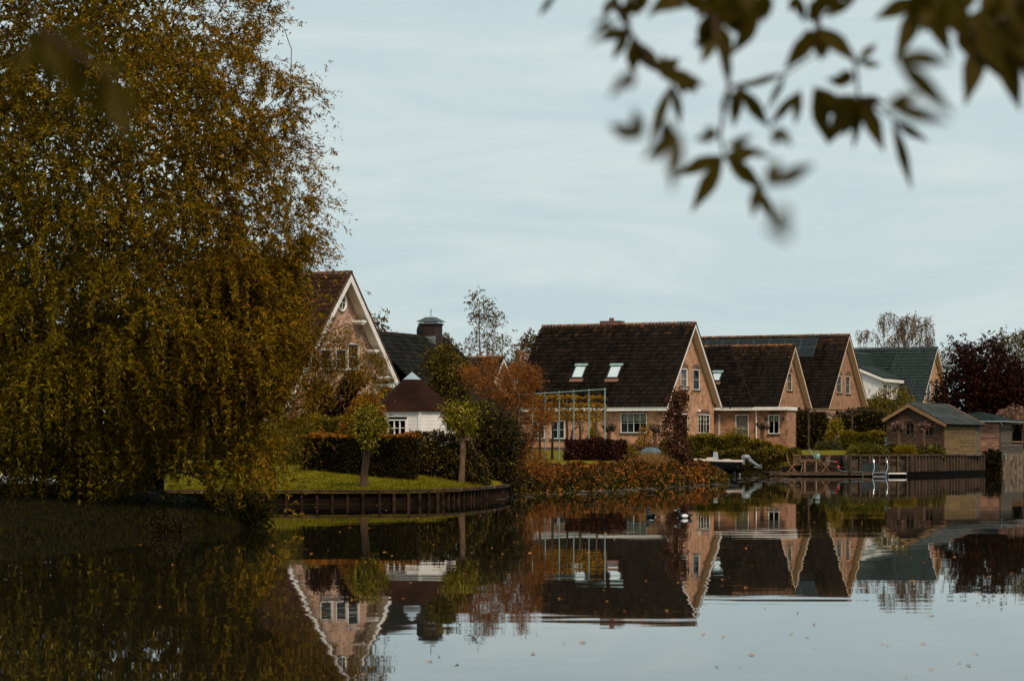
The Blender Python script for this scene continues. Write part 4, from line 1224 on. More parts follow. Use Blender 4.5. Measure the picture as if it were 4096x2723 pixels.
for i in range(25):
    a = 2 * math.pi * i / 24; pts.append((gl + .04, yc + math.cos(a) * .44, zc_ + math.sin(a) * .44))
rw.tube(pts, .07, 6, False); ro_ = part('round_window', rw, M['white'], tl_, True)
g = MB(); g.prism([(gl + .01, yc + math.cos(2 * math.pi * i / 20) * .42, zc_ + math.sin(2 * math.pi * i / 20) * .42) for i in range(20)], (.015, 0, 0)); part('pane', g, M['black'], ro_)
g = MB(); g.box(gl + .03, gl + .07, yc - .02, yc + .02, zc_ - .41, zc_ + .41); g.box(gl + .031, gl + .069, yc - .41, yc - .02, zc_ - .02, zc_ + .02); g.box(gl + .031, gl + .069, yc + .02, yc + .41, zc_ - .02, zc_ + .02); part('glazing_bar', g, M['white'], ro_)
for f in (.35, .62, .87):      # white brackets below the right verge
    yv, zv = 5.45 * f, 10.87 - (10.87 - 5.42) * f - .35
    b_ = MB(); b_.box(gl, -.06, yv - .62, yv - .08, zv - .20, zv - .08); b_.box(gl, -.10, yv - .5, yv - .2, zv - .3, zv - .2); part('bracket', b_, M['white'], tl_)
# low side extension under the willow, left of the gable
ex_ = MB(); ex_.box(-4.5, -1.6, -8.6, -6.2, 1.0, 3.2); part('side_extension', ex_, M['brick2'], tl_)
ex_ = MB(); ex_.box(-4.6, -1.4, -8.8, -6.15, 3.2, 3.32); part('gutter_fascia', ex_, M['white'], tl_)
# black roofed rear wing with chimney
p0 = P(870, 766.4, 133.5); vv = Vector((math.sin(AL), math.cos(AL), 0)); Lw = 8.6
dv = p0 - frL.o; x0, y0 = dv.x * frL.c - dv.y * frL.s, dv.x * frL.s + dv.y * frL.c; zr_ = p0.z
RW, RD = 5.6, 5.0
wr = MB(); wr.poly([(x0, y0 - 2, zr_), (x0, y0 + Lw, zr_), (x0 + RW, y0 + Lw, zr_ - RD), (x0 + RW, y0 - 2, zr_ - RD)]); wr.poly([(x0, y0 - 2, zr_), (x0, y0 + Lw, zr_), (x0 - RW, y0 + Lw, zr_ - RD), (x0 - RW, y0 - 2, zr_ - RD)])
part('wing_roof', wr, M['slab'], tl_)
roof_tiles(tl_, [((x0 + RW, y0 - 2, zr_ - RD), (0, 1, 0), (-RW, 0, RD), Lw + 2, math.hypot(RW, RD), None)], .33, .37, M['tile_black'], None, 0, 80, key=lambda p: p.y)
ridge(tl_, (x0, y0 - 2, zr_ + .07), (x0, y0 + Lw, zr_ + .07), M['tile_brown'])
ww = MB(); ww.box(x0 - 5, x0 + 5, y0 - 1, y0 + Lw - .3, .8, zr_ - RD + .3); ww.prism([(x0 - 5, y0 + Lw - .35, zr_ - RD + .3), (x0 + 5, y0 + Lw - .35, zr_ - RD + .3), (x0, y0 + Lw - .35, zr_ - .2)], (0, .05, 0)); part('wall', ww, M['brick2'], tl_)
def chim(c, x, y, yy):
    o_, d_ = frL.ray(*c(x, y)); tt = (yy - o_[1]) / d_[1]; return o_[0] + d_[0] * tt, o_[2] + d_[2] * tt
yc_ = y0 + 6.3
xa, za = chim(c3, 1087, 395, yc_); xb, zb_ = chim(c3, 1183, 480, yc_)
cb = MB(); cb.box(xa, xb, yc_ - .5, yc_ + .5, zb_ - 1.6, za); cb.box(xa - .05, xb + .05, yc_ - .55, yc_ + .55, za, za + .12); ch_ = part('chimney', cb, M['chimbrick'], tl_)
cb = MB(); cb.box(xb - .62, xb + .03, yc_ - .56, yc_ - .5, zb_ - .3, zb_ + .15); part('chimney_flashing', cb, M['alu'], ch_)
cb = MB(); zm = za + .2; hw_ = (xb - xa) / 2 + .1; xm = (xa + xb) / 2
cb.hexa([(xm - hw_ * 1.15, yc_ - .6, zm), (xm + hw_ * 1.15, yc_ - .6, zm), (xm + hw_ * 1.15, yc_ + .6, zm), (xm - hw_ * 1.15, yc_ + .6, zm), (xm - hw_ * .45, yc_ - .2, zm + .27), (xm + hw_ * .45, yc_ - .2, zm + .27), (xm + hw_ * .45, yc_ + .2, zm + .27), (xm - hw_ * .45, yc_ + .2, zm + .27)]); [cb.bar((xm + sx * .5, yc_ + sy * .3, za), (xm + sx * .5, yc_ + sy * .3, zm + .1), .03, .03) for sx in (-1, 1) for sy in (-1, 1)]
cb.bar((xm, yc_, zm + .3), (xm, yc_, zm + .75), .03, .03); part('chimney_cowl', cb, M['pot'], ch_)
db = MB(); xd, zd = chim(c3, 1068, 433, yc_ - .5); db.blob((xd, yc_ - .5, zd), (.16, .38, .42), 12, 8); db.bar((xd, yc_ - .3, zd - .8), (xd, yc_ - .3, zd), .05, .05); part('satellite_dish', db, M['felt'], tl_, True)
vp = MB(); xv, zv = chim(c3, 967, 590, y0 + 1.5); vp.lathe((xv + .1, y0 + 1.5, zv - .4), [(.11, 0), (.11, .5), (.16, .52), (.06, .8)], 8); part('roof_vent', vp, M['felt'], tl_)

# ---- small house far behind the orange tree
frS = Frame(1160.8, 205)
ts_ = thing('distant_house', 'small distant house with dark roof peeping over the orange tree', 'house', frS.o, -AL)
gable_house(ts_, frS, 10, 4.5, 4.5, 9.6, 5.0, 5.0, (M['brickpink'], M['tile_black'], M['ridge']), singles=60, soff=M['soffit_white'])

# ------------------------------------------------------------------ white garden pavilion
PC = P(949, 1035, 96); PC.z = 0
pv = thing('garden_pavilion', 'white six sided garden pavilion with dark red shingle roof and zinc cap', 'pavilion', (PC.x, PC.y, 1.0))
RE, RWl = 113 * 96 / F, 104 * 96 / F
def hexv(r, k, z): a = math.radians(-78 + 60 * k); return Vector((r * math.cos(a), r * math.sin(a), z - 1.0))
ez, az = 3.30, 4.86
for k in range(6):
    a, b = hexv(RWl, k - 1, 0), hexv(RWl, k, 0); d_ = (b - a); L_ = d_.length; d_ /= L_; nn = Vector((d_.y, -d_.x, 0))
    m = lambda s, z, q, a=a, d_=d_, nn=nn: a + d_ * s + nn * q + Vector((0, 0, z))
    front = k in (0, 1, 5)
    hole = None
    if k == 0:
        s0 = .5 - .0; hole = (.47, 1.27, 2.30, 2.98)
    z = .9
    if not front:
        q = MB(); q.mbox(m, 0, L_, .9, ez - .02, -.05, 0); part('wall_panel', q, M['whiteboard'], pv); continue
    while z < ez - .03:
        segs = [(0.05, L_ - .05)]
        if hole and hole[2] - .14 < z < hole[3]: segs = [(.05, hole[0]), (hole[1], L_ - .05)]
        for s_a, s_b in segs:
            q = MB(); zt2 = min(z + .14, ez)
            q.hexa([m(s_a, z, -.03), m(s_b, z, -.03), m(s_b, z, .013), m(s_a, z, .013), m(s_a, zt2, -.03), m(s_b, zt2, -.03), m(s_b, zt2, .008), m(s_a, zt2, .008)])
            part('plank', q, M['whiteboard'], pv)
        z += .145
    q = MB(); q.mbox(m, L_ - .06, L_ + .06, .9, ez, -.03, .045); part('corner_post', q, M['white'], pv)
    if hole: window(pv, m, hole, 3, 2, fw=.05, sill=False, depth=-.02)
rr = MB()
for k in range(6):
    a, b = hexv(RE, k - 1, ez), hexv(RE, k, ez); ap = Vector((0, 0, az - 1.0))
    n = 13
    for i in range(n):
        f0, f1 = i / n, min(1, (i + 1.05) / n)
        q = MB(); lift = Vector((0, 0, .022))
        q.hexa([a.lerp(ap, f0), b.lerp(ap, f0), b.lerp(ap, f1), a.lerp(ap, f1), a.lerp(ap, f0) + lift, b.lerp(ap, f0) + lift, b.lerp(ap, f1) + lift * .2, a.lerp(ap, f1) + lift * .2])
        part('shingle_row', q, M['shingle'], pv)
q = MB(); [q.poly([hexv(.385, k - 1, 4.575), hexv(.385, k, 4.575), (0, 0, 3.885)]) for k in range(6)]; part('zinc_cap', q, M['zinc'], pv)
q = MB(); q.poly([hexv(RE - .02, k, ez - .01) for k in range(6)]); part('eave_soffit', q, M['soffit'], pv)
q = MB(); q.lathe((0, 0, -.4), [(RWl * .98, 0), (RWl * .98, .4)], 6); part('floor', q, M['timber'], pv)

# ------------------------------------------------------------------ timber quay walls
def quay(name, label, path, z0, top, spacing, post, board_rows, mats, cap=True, cat='quay wall', capw=.22):
    """path of (x, d): boards behind, a post every spacing, cap boards on top"""
    pm, bm_, cm = mats
    pts = [Wp(x, d, 0) for x, d in path]
    tq = thing(name, label, cat, pts[0])
    o = pts[0]; acc = []; L = 0
    for a, b in zip(pts[:-1], pts[1:]):
        acc.append((L, a, b)); L += (b - a).length
    def at(s):
        for l0, a, b in acc:
            ll = (b - a).length
            if s <= l0 + ll + 1e-6: return a + (b - a) * ((s - l0) / ll), (b - a).normalized()
        return b, (b - a).normalized()
    n = int(L / spacing)
    for i in range(n + 1):
        p, dr = at(i * L / n); nn = Vector((dr.y, -dr.x, 0))
        if nn.y > 0: nn = -nn
        q = MB(); c = p - o + nn * .05; w2, h2 = post; r = dr * w2 / 2; jz = random.uniform(-.02, .02)
        q.hexa([c - r + Vector((0, 0, z0)), c + r + Vector((0, 0, z0)), c + r + nn * h2 + Vector((0, 0, z0)), c - r + nn * h2 + Vector((0, 0, z0)), c - r + Vector((0, 0, top - .05 + jz)), c + r + Vector((0, 0, top - .05 + jz)), c + r + nn * h2 + Vector((0, 0, top - .05 + jz)), c - r + nn * h2 + Vector((0, 0, top - .05 + jz))])
        part('post', q, pm, tq)
    bl = 1.9; k = max(1, int(L / bl))
    for i in range(k):
        a, dr = at(i * L / k); b, _ = at((i + 1) * L / k); nn = Vector((dr.y, -dr.x, 0))
        if nn.y > 0: nn = -nn
        hr = (top - .06 - z0) / board_rows
        for j in range(board_rows):
            q = MB(); za = z0 + hr * j; j_ = random.uniform(0, .02)
            a2, b2 = a - o + nn * j_, b - o + nn * j_; e = dr * .006
            q.hexa([a2 + e + Vector((0, 0, za)), b2 - e + Vector((0, 0, za)), b2 - e + nn * .045 + Vector((0, 0, za)), a2 + e + nn * .045 + Vector((0, 0, za)), a2 + e + Vector((0, 0, za + hr - .003)), b2 - e + Vector((0, 0, za + hr - .003)), b2 - e + nn * .045 + Vector((0, 0, za + hr - .003)), a2 + e + nn * .045 + Vector((0, 0, za + hr - .003))])
            part('board', q, bm_, tq)
        if cap:
            q = MB(); a2, b2 = a - o, b - o; e = dr * .005; u0, u1 = nn * (-.06), nn * (capw - .02); za = top - .05 + random.uniform(-.006, .006)
            q.hexa([a2 + e + u0 + Vector((0, 0, za)), b2 - e + u0 + Vector((0, 0, za)), b2 - e + u1 + Vector((0, 0, za)), a2 + e + u1 + Vector((0, 0, za)), a2 + e + u0 + Vector((0, 0, za + .09)), b2 - e + u0 + Vector((0, 0, za + .09)), b2 - e + u1 + Vector((0, 0, za + .09)), a2 + e + u1 + Vector((0, 0, za + .09))])
            part('cap_board', q, cm, tq)
    return tq
quay('timber_quay', 'low dark timber edging with posts along the curved left lawn', [(379, 80), (500, 80), (650, 80), (760, 80), (870, 80), (940, 80.4), (1000, 81.5), (1062, 84), (1110, 87), (1150, 91), (1172, 96)], -.35, .42, .5, (.09, .08), 2, (M['post_dark'], M['timber_dark'], M['cap']))
quay('retaining_wall', 'weathered timber retaining wall with close posts below the brown shed', [(1956, 161), (2090, 163), (2178, 171), (2262, 179)], .30, 1.44, .74, (.15, .17), 3, (M['timber'], M['quayboard'], M['timber']), capw=.26)
o = MB(); a, b, c = Wp(2086, 162.6, 0), Wp(2178, 170.6, 0), Wp(2270, 179, 0)
for p, q in ((a, b), (b, c)): o.hexa([p + Vector((0, 0, -.4)), q + Vector((0, 0, -.4)), q + Vector((-.1, .3, -.4)), p + Vector((-.1, .3, -.4)), p + Vector((0, 0, .3)), q + Vector((0, 0, .3)), q + Vector((-.1, .3, .3)), p + Vector((-.1, .3, .3))])
tag(link('wall_footing', o.mesh('wall_footing', M['slab'])), 'black beam at the waterline under the retaining wall', 'beam')
quay('garden_edging', 'low timber edging behind the ivy bank in front of the brick house', [(1421, 169.2), (1508, 168.8)], .3, 1.50, .6, (.12, .08), 3, (M['timber'], M['timber'], M['timber']))

# ------------------------------------------------------------------ sheds
ALS = math.radians(32)
frD = Frame(2092.8, 172.5, ALS)
# shed axes: +x to the right and nearer along the gable front, +y back along the ridge; gable front in plane y = 0
sh = thing('garden_shed', 'brown boarded garden shed with grey tiled roof on the retaining wall', 'shed', (frD.o.x, frD.o.y, 0), -ALS)
WR, WL2, LZ = 2.9, 2.05, 7.4; zrD, zeR, zeL = 5.07, 3.58, 3.95
bx0, bx1 = -1.75, WR - .32
def topz(x): return zrD - .18 - (zrD - zeR) / WR * x if x > 0 else zrD - .18 + (zrD - zeL) / WL2 * x
wA = rect_y(frD, z6, 245, 550, 395, 757, .25); wB = rect_y(frD, z6, 545, 553, 690, 757, .25)
z = 1.35; hb = .128
mD = lambda s, z, k: Vector((s, .25 - k, z))
while z < zrD - .3:
    x1_ = min(bx1, (zrD - .2 - z - .1) / ((zrD - zeR) / WR)); x0_ = max(bx0, -(zrD - .2 - z - .1) / ((zrD - zeL) / WL2))
    cuts = [(x0_, x1_)]
    for h in (wA, wB):
        if h[2] - hb < z < h[3]:
            cuts = [c for a, b in cuts for c in ([(a, b)] if b < h[0] or a > h[1] else [(a, h[0]), (h[1], b)])]
    for a, b in cuts:
        if b - a < .03: continue
        q = MB(); w1, w2 = random.uniform(-.012, .012), random.uniform(-.012, .012)
        q.hexa([mD(a, z + w1, -.02), mD(b, z + w2, -.02), mD(b, z + w2, .065), mD(a, z + w1, .065), mD(a, z + hb, -.02), mD(b, z + hb, -.02), mD(b, z + hb, .008), mD(a, z + hb, .008)])
        part('plank', q, M['plank_brown'], sh)
    z += hb
for h in (wA, wB): window(sh, mD, h, 2, 2, mat=M['timber'], fw=.07, sill=False, depth=-.01)
mE = lambda s, z, k: Vector((bx1 + k, s, z))
z = 1.52
yl = LZ * .86
while z < 3.55:
    for a, b in ((.25, yl * .5), (yl * .5 + .01, yl)):
        q = MB(); w1, w2 = random.uniform(-.01, .01), random.uniform(-.01, .01)
        q.hexa([mE(a, z + w1, -.02), mE(b, z + w2, -.02), mE(b, z + w2, .075), mE(a, z + w1, .075), mE(a, z + .145, -.02), mE(b, z + .145, -.02), mE(b, z + .145, .008), mE(a, z + .145, .008)])
        part('plank', q, M['plank_yellow'], sh)
    z += .142
q = MB(); q.box(bx1 - .04, bx1 + .05, .19, .30, 1.35, 3.6); part('corner_post', q, M['plank_brown'], sh)
q = MB(); q.box(bx1 - .02, bx1 + .10, .2, LZ, 1.36, 1.53); part('base_beam', q, M['plank_grey'], sh)
q = MB(); q.box(bx1 - .9, bx1 - .12, yl, LZ - .2, 1.3, 3.7); q.box(bx1 - .02, bx1 + .02, yl + .01, LZ - .25, 1.53, 3.6); part('end_wall', q, M['plank_grey'], sh)
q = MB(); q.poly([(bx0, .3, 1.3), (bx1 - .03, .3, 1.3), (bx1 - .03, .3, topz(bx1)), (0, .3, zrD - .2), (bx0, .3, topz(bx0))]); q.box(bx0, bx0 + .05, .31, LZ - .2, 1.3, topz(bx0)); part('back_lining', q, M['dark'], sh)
for (xe_, ze_) in ((WR, zeR), (-WL2, zeL)):
    q = MB(); v = Vector((xe_, 0, ze_ - zrD)); n_ = Vector((v.z, 0, -v.x)).normalized(); n_ = -n_ if n_.z > 0 else n_
    q.prism([Vector((0, -.06, zrD)), Vector((xe_, -.06, ze_)), Vector((xe_, -.06, ze_)) + n_ * .22, Vector((0, -.06, zrD - .26))], (0, .06, 0)); part('barge_board', q, M['teak'], sh)
# tile sheet roof: stepped courses with a ripple
def sheet_roof(parent, xe, ze, zr, y0, y1, nrow, mat, wave=.14):
    ny = int((y1 - y0) / (wave / 4)); v = Vector((xe, 0, ze - zr)); n_ = Vector((-v.z, 0, v.x)).normalized(); n_ = n_ if n_.z > 0 else -n_
    for r in range(nrow):
        V, Fq = [], []
        for f, lift in ((r / nrow, .0), ((r + 1.04) / nrow, .045)):
            for j in range(ny + 1):
                y = y0 + (y1 - y0) * j / ny
                p = Vector((0, y, zr)) + v * f + n_ * (lift * 1.6 + .028 * math.sin(2 * math.pi * y / wave / 1.0) + .02); V.append(tuple(p))
        for j in range(ny): Fq.append((j, j + 1, ny + 2 + j, ny + 1 + j))
        k = len(V)
        for j in range(ny + 1):
            p = Vector(V[ny + 1 + j]) - n_ * .05; V.append(tuple(p))
        for j in range(ny): Fq.append((ny + 1 + j, ny + 2 + j, k + j + 1, k + j))
        link('roof_course', np_mesh('roof_course', np.array(V), np.array(Fq), mat), parent)
q = MB(); q.prism([(0, 0, zrD), (WR, 0, zeR), (WR, 0, zeR - .08), (0, 0, zrD - .1), (-WL2, 0, zeL - .08), (-WL2, 0, zeL)], (0, LZ, 0)); part('roof', q, M['slab'], sh)
sheet_roof(sh, WR + .05, zeR - .02, zrD, 0, LZ, 12, M['sheet'], .2)
ridge(sh, (0, -.02, zrD + .06), (0, LZ, zrD + .06), M['sheet'], .12, .30)
q = MB(); q.bar((0.02, LZ - .02, zrD + .05), (WR, LZ - .02, zeR + .05), .12, .1); part('verge_strip', q, M['mast'], sh)

frE = Frame(2304.5, 186)
s2 = thing('waterside_gazebo', 'boarded gazebo with dark green felt roof beside the brown shed', 'shed', (frE.o.x, frE.o.y, 0), -AL)
# +x plane x=0: grey boards facing right-front (axis y); y=0 plane: reddish boards (axis x to the left)
z0e, z1e = 1.62, 3.82
z = z0e - .1; i = 0
while z < z1e - .3:
    hb = random.uniform(.17, .23); q = MB(); w1, w2 = random.uniform(-.03, .03), random.uniform(-.03, .03)
    q.hexa([(-2.3, .02, z + w1), (0, .02, z + w2), (0, -.045, z + w2), (-2.3, -.045, z + w1), (-2.3, .02, z + hb), (0, .02, z + hb), (0, -.01, z + hb), (-2.3, -.01, z + hb)]); part('plank', q, M['plank_pink'], s2)
    z += hb - .015
q = MB(); q.box(-2.3, 0, -.05, .02, z, z1e + .02); part('top_board', q, M['plank_pink'], s2)
oy0 = frE.hit_x(z6(1905, 600), 0)[0]; oy1 = frE.hit_x(z6(2070, 600), 0)[0]; oz0 = frE.hit_x(z6(1905, 850), 0)[1]; oz1 = z1e - .05; ye = oy1 + .35
z = z0e - .25
while z < z1e - .05:
    hb = random.uniform(.18, .25)
    cuts = [(0.05, ye)] if z + hb < oz0 else [(.05, oy0), (oy1, ye)]
    for a, b in cuts:
        q = MB(); w1, w2 = random.uniform(-.03, .03), random.uniform(-.03, .03); zt2 = min(z + hb, z1e)
        q.hexa([(-.02, a, z + w1), (-.02, b, z + w2), (.05, b, z + w2), (.05, a, z + w1), (-.02, a, zt2), (-.02, b, zt2), (.012, b, zt2), (.012, a, zt2)]); part('plank', q, M['plank_grey'], s2)
    z += hb - .015
q = MB(); q.box(-.06, .06, -.06, .05, z0e - .3, z1e); part('corner_post', q, M['timber'], s2)
q = MB(); q.box(-.05, .1, oy0 - .1, oy1 + .1, oz0 - .03, oz0 + .06); part('opening_sill', q, M['mast'], s2)
for y_, sg in ((oy0, 1), (oy1, -1)):
    q = MB(); q.bar((0, y_, oz0), (0, y_, oz1), .12, .12); q.bar((0, y_, oz1 - .8), (0, y_ + sg * 1.1, oz1), .1, .1); part('opening_post', q, M['plank_brown'], s2)
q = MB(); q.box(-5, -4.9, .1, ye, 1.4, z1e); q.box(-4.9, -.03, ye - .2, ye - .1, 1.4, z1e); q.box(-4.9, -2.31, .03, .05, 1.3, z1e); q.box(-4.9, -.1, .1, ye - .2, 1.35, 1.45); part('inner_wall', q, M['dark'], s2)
rz_ = 4.75
q = MB(); e0, e1, f0, f1 = -5.4, .45, -.5, ye + .8
r0, r1 = Vector((-2.5, 3.0, rz_)), Vector((-2.5, ye - 2.4, rz_)); zc2 = 3.95
q.poly([(e0, f0, zc2), (e1, f0, zc2), r0]); q.poly([(e1, f0, zc2), (e1, f1, zc2), r1, r0]); q.poly([(e1, f1, zc2), (e0, f1, zc2), r1]); q.poly([(e0, f1, zc2), (e0, f0, zc2), r0, r1]); q.poly([(e0, f0, zc2 - .02), (e1, f0, zc2 - .02), (e1, f1, zc2 - .02), (e0, f1, zc2 - .02)])
part('roof', q, M['felt'], s2)
q = MB(); q.tube([(e0, f0 - .05, zc2), (e1 + .05, f0 - .05, zc2), (e1 + .05, f1, zc2)], .05, 6); part('gutter', q, M['alu'], s2)
q = MB(); q.tube([(e1 - .3, f0 - .05, zc2), (e1 - .3, -.1, zc2 - .25)], .05, 6); part('gutter_outlet', q, M['white'], s2)
# concrete block wall below the gazebo
bw_ = thing('block_wall', 'stained concrete block wall standing in the water under the gazebo', 'wall', Wp(2307, 186.2, 0), -AL)
for r in range(4):
    for c in range(11):
        q = MB(); off = 0; y_ = .62 * c + off
        q.box(random.uniform(-.012, .01), .14, y_ + .006, y_ + .614, -.3 + .42 * r, -.3 + .42 * r + .408); part('block', q, M['concrete'], bw_)
q = MB(); q.box(-2.6, 0, .02, 9.0, -.4, 1.35); part('wall_core', q, M['concrete'], bw_)
q = MB(); q.tube([(.25, .05, 1.42), (.25, .28, 1.45), (.25, .36, 1.38), (.25, .36, 1.1)], .06, 7); part('drain_pipe', q, M['galv'], bw_)

# ------------------------------------------------------------------ left garden planting
def stump(x, d, z0, x2, y2, r0, r1):
    """trunk line from the ground to picture height y2 at sight line x2"""
    a = Wp(x, d, z0); b = P(x2, y2, d)
    return [a, a.lerp(b, .35) + Vector((.03, 0, 0)), a.lerp(b, .7), b]
# the willow
wil = [(-260, -260), (330, -260), (470, -120), (565, -25), (612, 12), (658, 66), (640, 105), (600, 140), (632, 180), (690, 186), (706, 222), (758, 238), (728, 268), (722, 330), (744, 395), (724, 430), (754, 452), (750, 500), (738, 540), (748, 605), (700, 640), (688, 690), (694, 735),
       (692, 800), (676, 860), (660, 900), (652, 950), (636, 945), (610, 955), (588, 1000), (640, 1045), (656, 1105), (640, 1158), (592, 1166), (520, 1150), (452, 1120), (380, 1085), (330, 1115), (300, 1150), (250, 1160), (220, 1125), (190, 1172), (120, 1208), (0, 1232), (-260, 1250)]
def willow():
    rng = newrng(); d = 60.0; loc = np.array(Wp(185, d + 1, bz(185, 61)))
    t = thing('willow_tree', 'huge willow with drooping olive and orange foliage on the left bank', 'tree', tuple(loc))
    nc = 800
    cc = crown_points(wil, d, 6.0, nc, rng, .35)
    n = 7000
    ci = rng.integers(0, nc, n)
    an = cc[ci] + rng.normal(size=(n, 3)) * np.array([.24, .3, .26])
    def pix(q): return np.stack([q[:, 0] * F / d + CX, HY - (q[:, 2] - H) * F / d], 1)
    an = an[inpoly(pix(an), wil) | (rng.random(n) < .15)]
    cen = np.array(P(200, 560, d))
    hi = an[:, 2] > 3.5
    V1, F1 = sprays(an[hi], cen, rng, .6, 22, (.125, .029), .9, .45, .55, .8)
    # long hanging strands: star shaped sprigs every few centimetres
    ns = 8800
    nb = 300
    bo = crown_points(wil, d, 6.2, nb, rng, .55)
    bo = np.concatenate([bo, crown_points([(560, 640), (690, 640), (684, 760), (662, 880), (600, 960), (520, 900)], d - 1, 2.5, 60, rng, .6)]); nb = len(bo)
    bi = rng.integers(0, nb, ns)
    so = rng.normal(size=(ns, 3)) * np.array([.40, .45, .26])
    st = bo[bi] + so + np.array([0, 0, .3])
    pst = pix(st)
    st_ok = (st[:, 2] > 1.2) & (inpoly(pst, wil) | (rng.random(ns) < .4)) & ~((pst[:, 0] > 320) & (pst[:, 1] > 940) & (rng.random(ns) < .5))
    st, so = st[st_ok], so[st_ok]
    ns = len(st)
    lo_ = np.clip((9.5 - st[:, 2]) / 6, 0, 1)
    L = (.5 + .5 * rng.random(ns)) * (.9 + 1.5 * lo_)
    az_ = rng.normal(size=(ns, 3)) * .3 + unit(so) * .8 + unit(st - np.array(P(170, 700, d + 1))) * .4; az_[:, 2] = np.abs(az_[:, 2]) * .35
    idx = np.repeat(np.arange(ns), np.maximum(3, (L / .085).astype(int)))
    cnt = np.bincount(idx); t_ = np.concatenate([np.arange(c) / c for c in cnt])
    pp = st[idx] + az_[idx] * (L[idx] * .4 * (1 - (1 - t_) ** 2))[:, None]
    pp[:, 2] -= L[idx] * (.35 + .5 * lo_[idx]) * t_ ** 1.7
    pp += rng.normal(size=pp.shape) * .018
    keep = inpoly(pix(pp), wil) | (rng.random(len(pp)) < .12)
    pp = pp[keep]; tt_ = t_[keep]; aa = az_[idx][keep]
    sp = np.repeat(np.arange(len(pp)), 5); m = len(sp)
    tang = unit(aa)[sp] * (1 - tt_[sp])[:, None] * .7 + np.array([0, 0, -1.]) * (.2 + .6 * tt_[sp])[:, None]
    sz = .7 + .6 * rng.random(m)
    V2, F2 = leaves(pp[sp], tang + rng.normal(size=(m, 3)) * .75, .125 * sz, .029 * sz, rng)
    # drooping sprays that hang past the trunk in front of the gable
    st = []
    for (x, y, L_) in [(745, 748, .5), (770, 742, .6), (795, 745, .7), (820, 772, .8), (845, 795, .9), (866, 818, .9), (880, 832, .6), (740, 780, 1.0), (765, 785, 1.0), (725, 770, 1.3), (800, 800, .7), (830, 830, .6), (705, 790, 1.5), (690, 850, 1.5), (720, 830, 1.2), (775, 815, .8), (640, 985, .8), (850, 850, .5), (752, 830, .7), (668, 900, 1.0)]:
        c = np.array(P(x, y, d - 2)); k = int(48 * L_)
        q = c + rng.normal(size=(k, 3)) * np.array([.09, .2, .05]); q[:, 2] -= np.abs(rng.normal(size=k)) * .55 * L_
        st.append(q)
    st = np.concatenate(st)
    V3, F3 = sprays(st, st.mean(0) + np.array([0, 0, 3.]), rng, .34, 12, (.10, .019), .1, .8, .35, .7)
    cp = crown_points(wil, d + 1.5, 3.0, 34000, rng, 0)
    pxd = edgedist(pix(cp), wil)
    cp = cp[(pxd > 110) & (rng.random(len(cp)) < np.clip((pxd - 100) / 160, .0, .95))]
    V4, F4 = leaves(cp, rng.normal(size=cp.shape), .26, .10, rng)
    Vs = [V1, V2, V3, V4]; off = np.cumsum([0] + [len(v) for v in Vs])
    Fa = np.concatenate([f + o for f, o in zip((F1, F2, F3, F4), off)])
    V = np.concatenate(Vs)
    cx_ = V[Fa[:, 0]]
    pr = np.clip((cx_[:, 0] * F / d + CX - 250) / 500, 0, 1) * .6 + np.clip((cx_[:, 2] - 4) / 12, 0, 1) * .35  # more light orange leaves right and high, painting in how light falls
    mi = (rng.random(len(Fa)) < pr).astype(int)
    link('crown', np_mesh('crown', V - loc, Fa, [M['willow'], M['willow_orange']], mi), t)
    tr = [np.array(Wp(205, d + 1, bz(190, 61) - .2)), np.array(P(165, 1060, d + 1)), np.array(P(140, 980, d + 1)), np.array(P(150, 890, d + .6)), np.array(P(200, 760, d))]
    tg = list(cc[rng.permutation(nc)[:420]]) + [np.array(P(870, 825, d - 2)), np.array(P(800, 745, d - 2)), np.array(P(755, 240, d)), np.array(P(655, 68, d)), np.array(P(640, 1010, d - 1.5))]
    V5, F5, _ = skeleton(tr, tg, rng, .010, .40, .14, .55)
    link('trunk', np_mesh('trunk', V5 - loc, F5, M['bark'], smooth=True), t)
willow()

hA, hB = Wp(698, 90, 0), Wp(916, 86, 0)
hedge('box_hedge', 'dark square clipped hedge with orange top on the left lawn', hA, hB, gz(698, 90) - .05, 2.30, 1.0, (.075, .05), 20000, M['hedge_dark'], top=M['hedge_top'], z0b=gz(916, 86) - .05)
veg('laurel_bush', 'big rounded dark green bush between the clipped hedge and the pollard', 'shrub', [(912, 1014), (935, 1002), (985, 995), (1030, 1000), (1080, 1020), (1112, 1060), (1124, 1105), (1105, 1122), (1050, 1114), (960, 1102), (912, 1096)], 90, 1.4, 3600, 5, (.10, .055), M['laurel'], .25, core=900, mat2=M['hedge_dark'], frac2=.35)
veg('golden_conifer', 'golden orange dome shaped conifer behind the clipped hedge', 'conifer', [(784, 1012), (797, 965), (818, 928), (838, 916), (856, 914), (870, 930), (880, 962), (886, 1015)], 92.5, 1.0, 2600, 6, (.10, .03), M['golden'], .2, core=700, up=.4, droop=.3, mat2=M['hedge_olive'], frac2=.25)
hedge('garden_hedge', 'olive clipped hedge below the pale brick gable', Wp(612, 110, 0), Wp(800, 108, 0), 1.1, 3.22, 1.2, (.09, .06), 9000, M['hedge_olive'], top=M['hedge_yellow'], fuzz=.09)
veg('mound_shrub', 'dark mounded shrub left of the square clipped hedge', 'shrub', [(640, 1075), (646, 1020), (660, 992), (690, 983), (722, 995), (735, 1020), (712, 1075)], 98, 1.1, 1800, 6, (.10, .04), M['shrubgreen'], .22, core=500, clumps=40, clump_r=.18)
veg('yellow_shrub', 'yellow tipped shrub below the garden hedge near the hanging willow', 'shrub', [(560, 1050), (570, 1000), (598, 975), (630, 985), (652, 1000), (650, 1040), (620, 1070)], 97, .9, 1500, 6, (.10, .05), M['hedge_yellow'], .22, core=300, clumps=30, clump_r=.2)
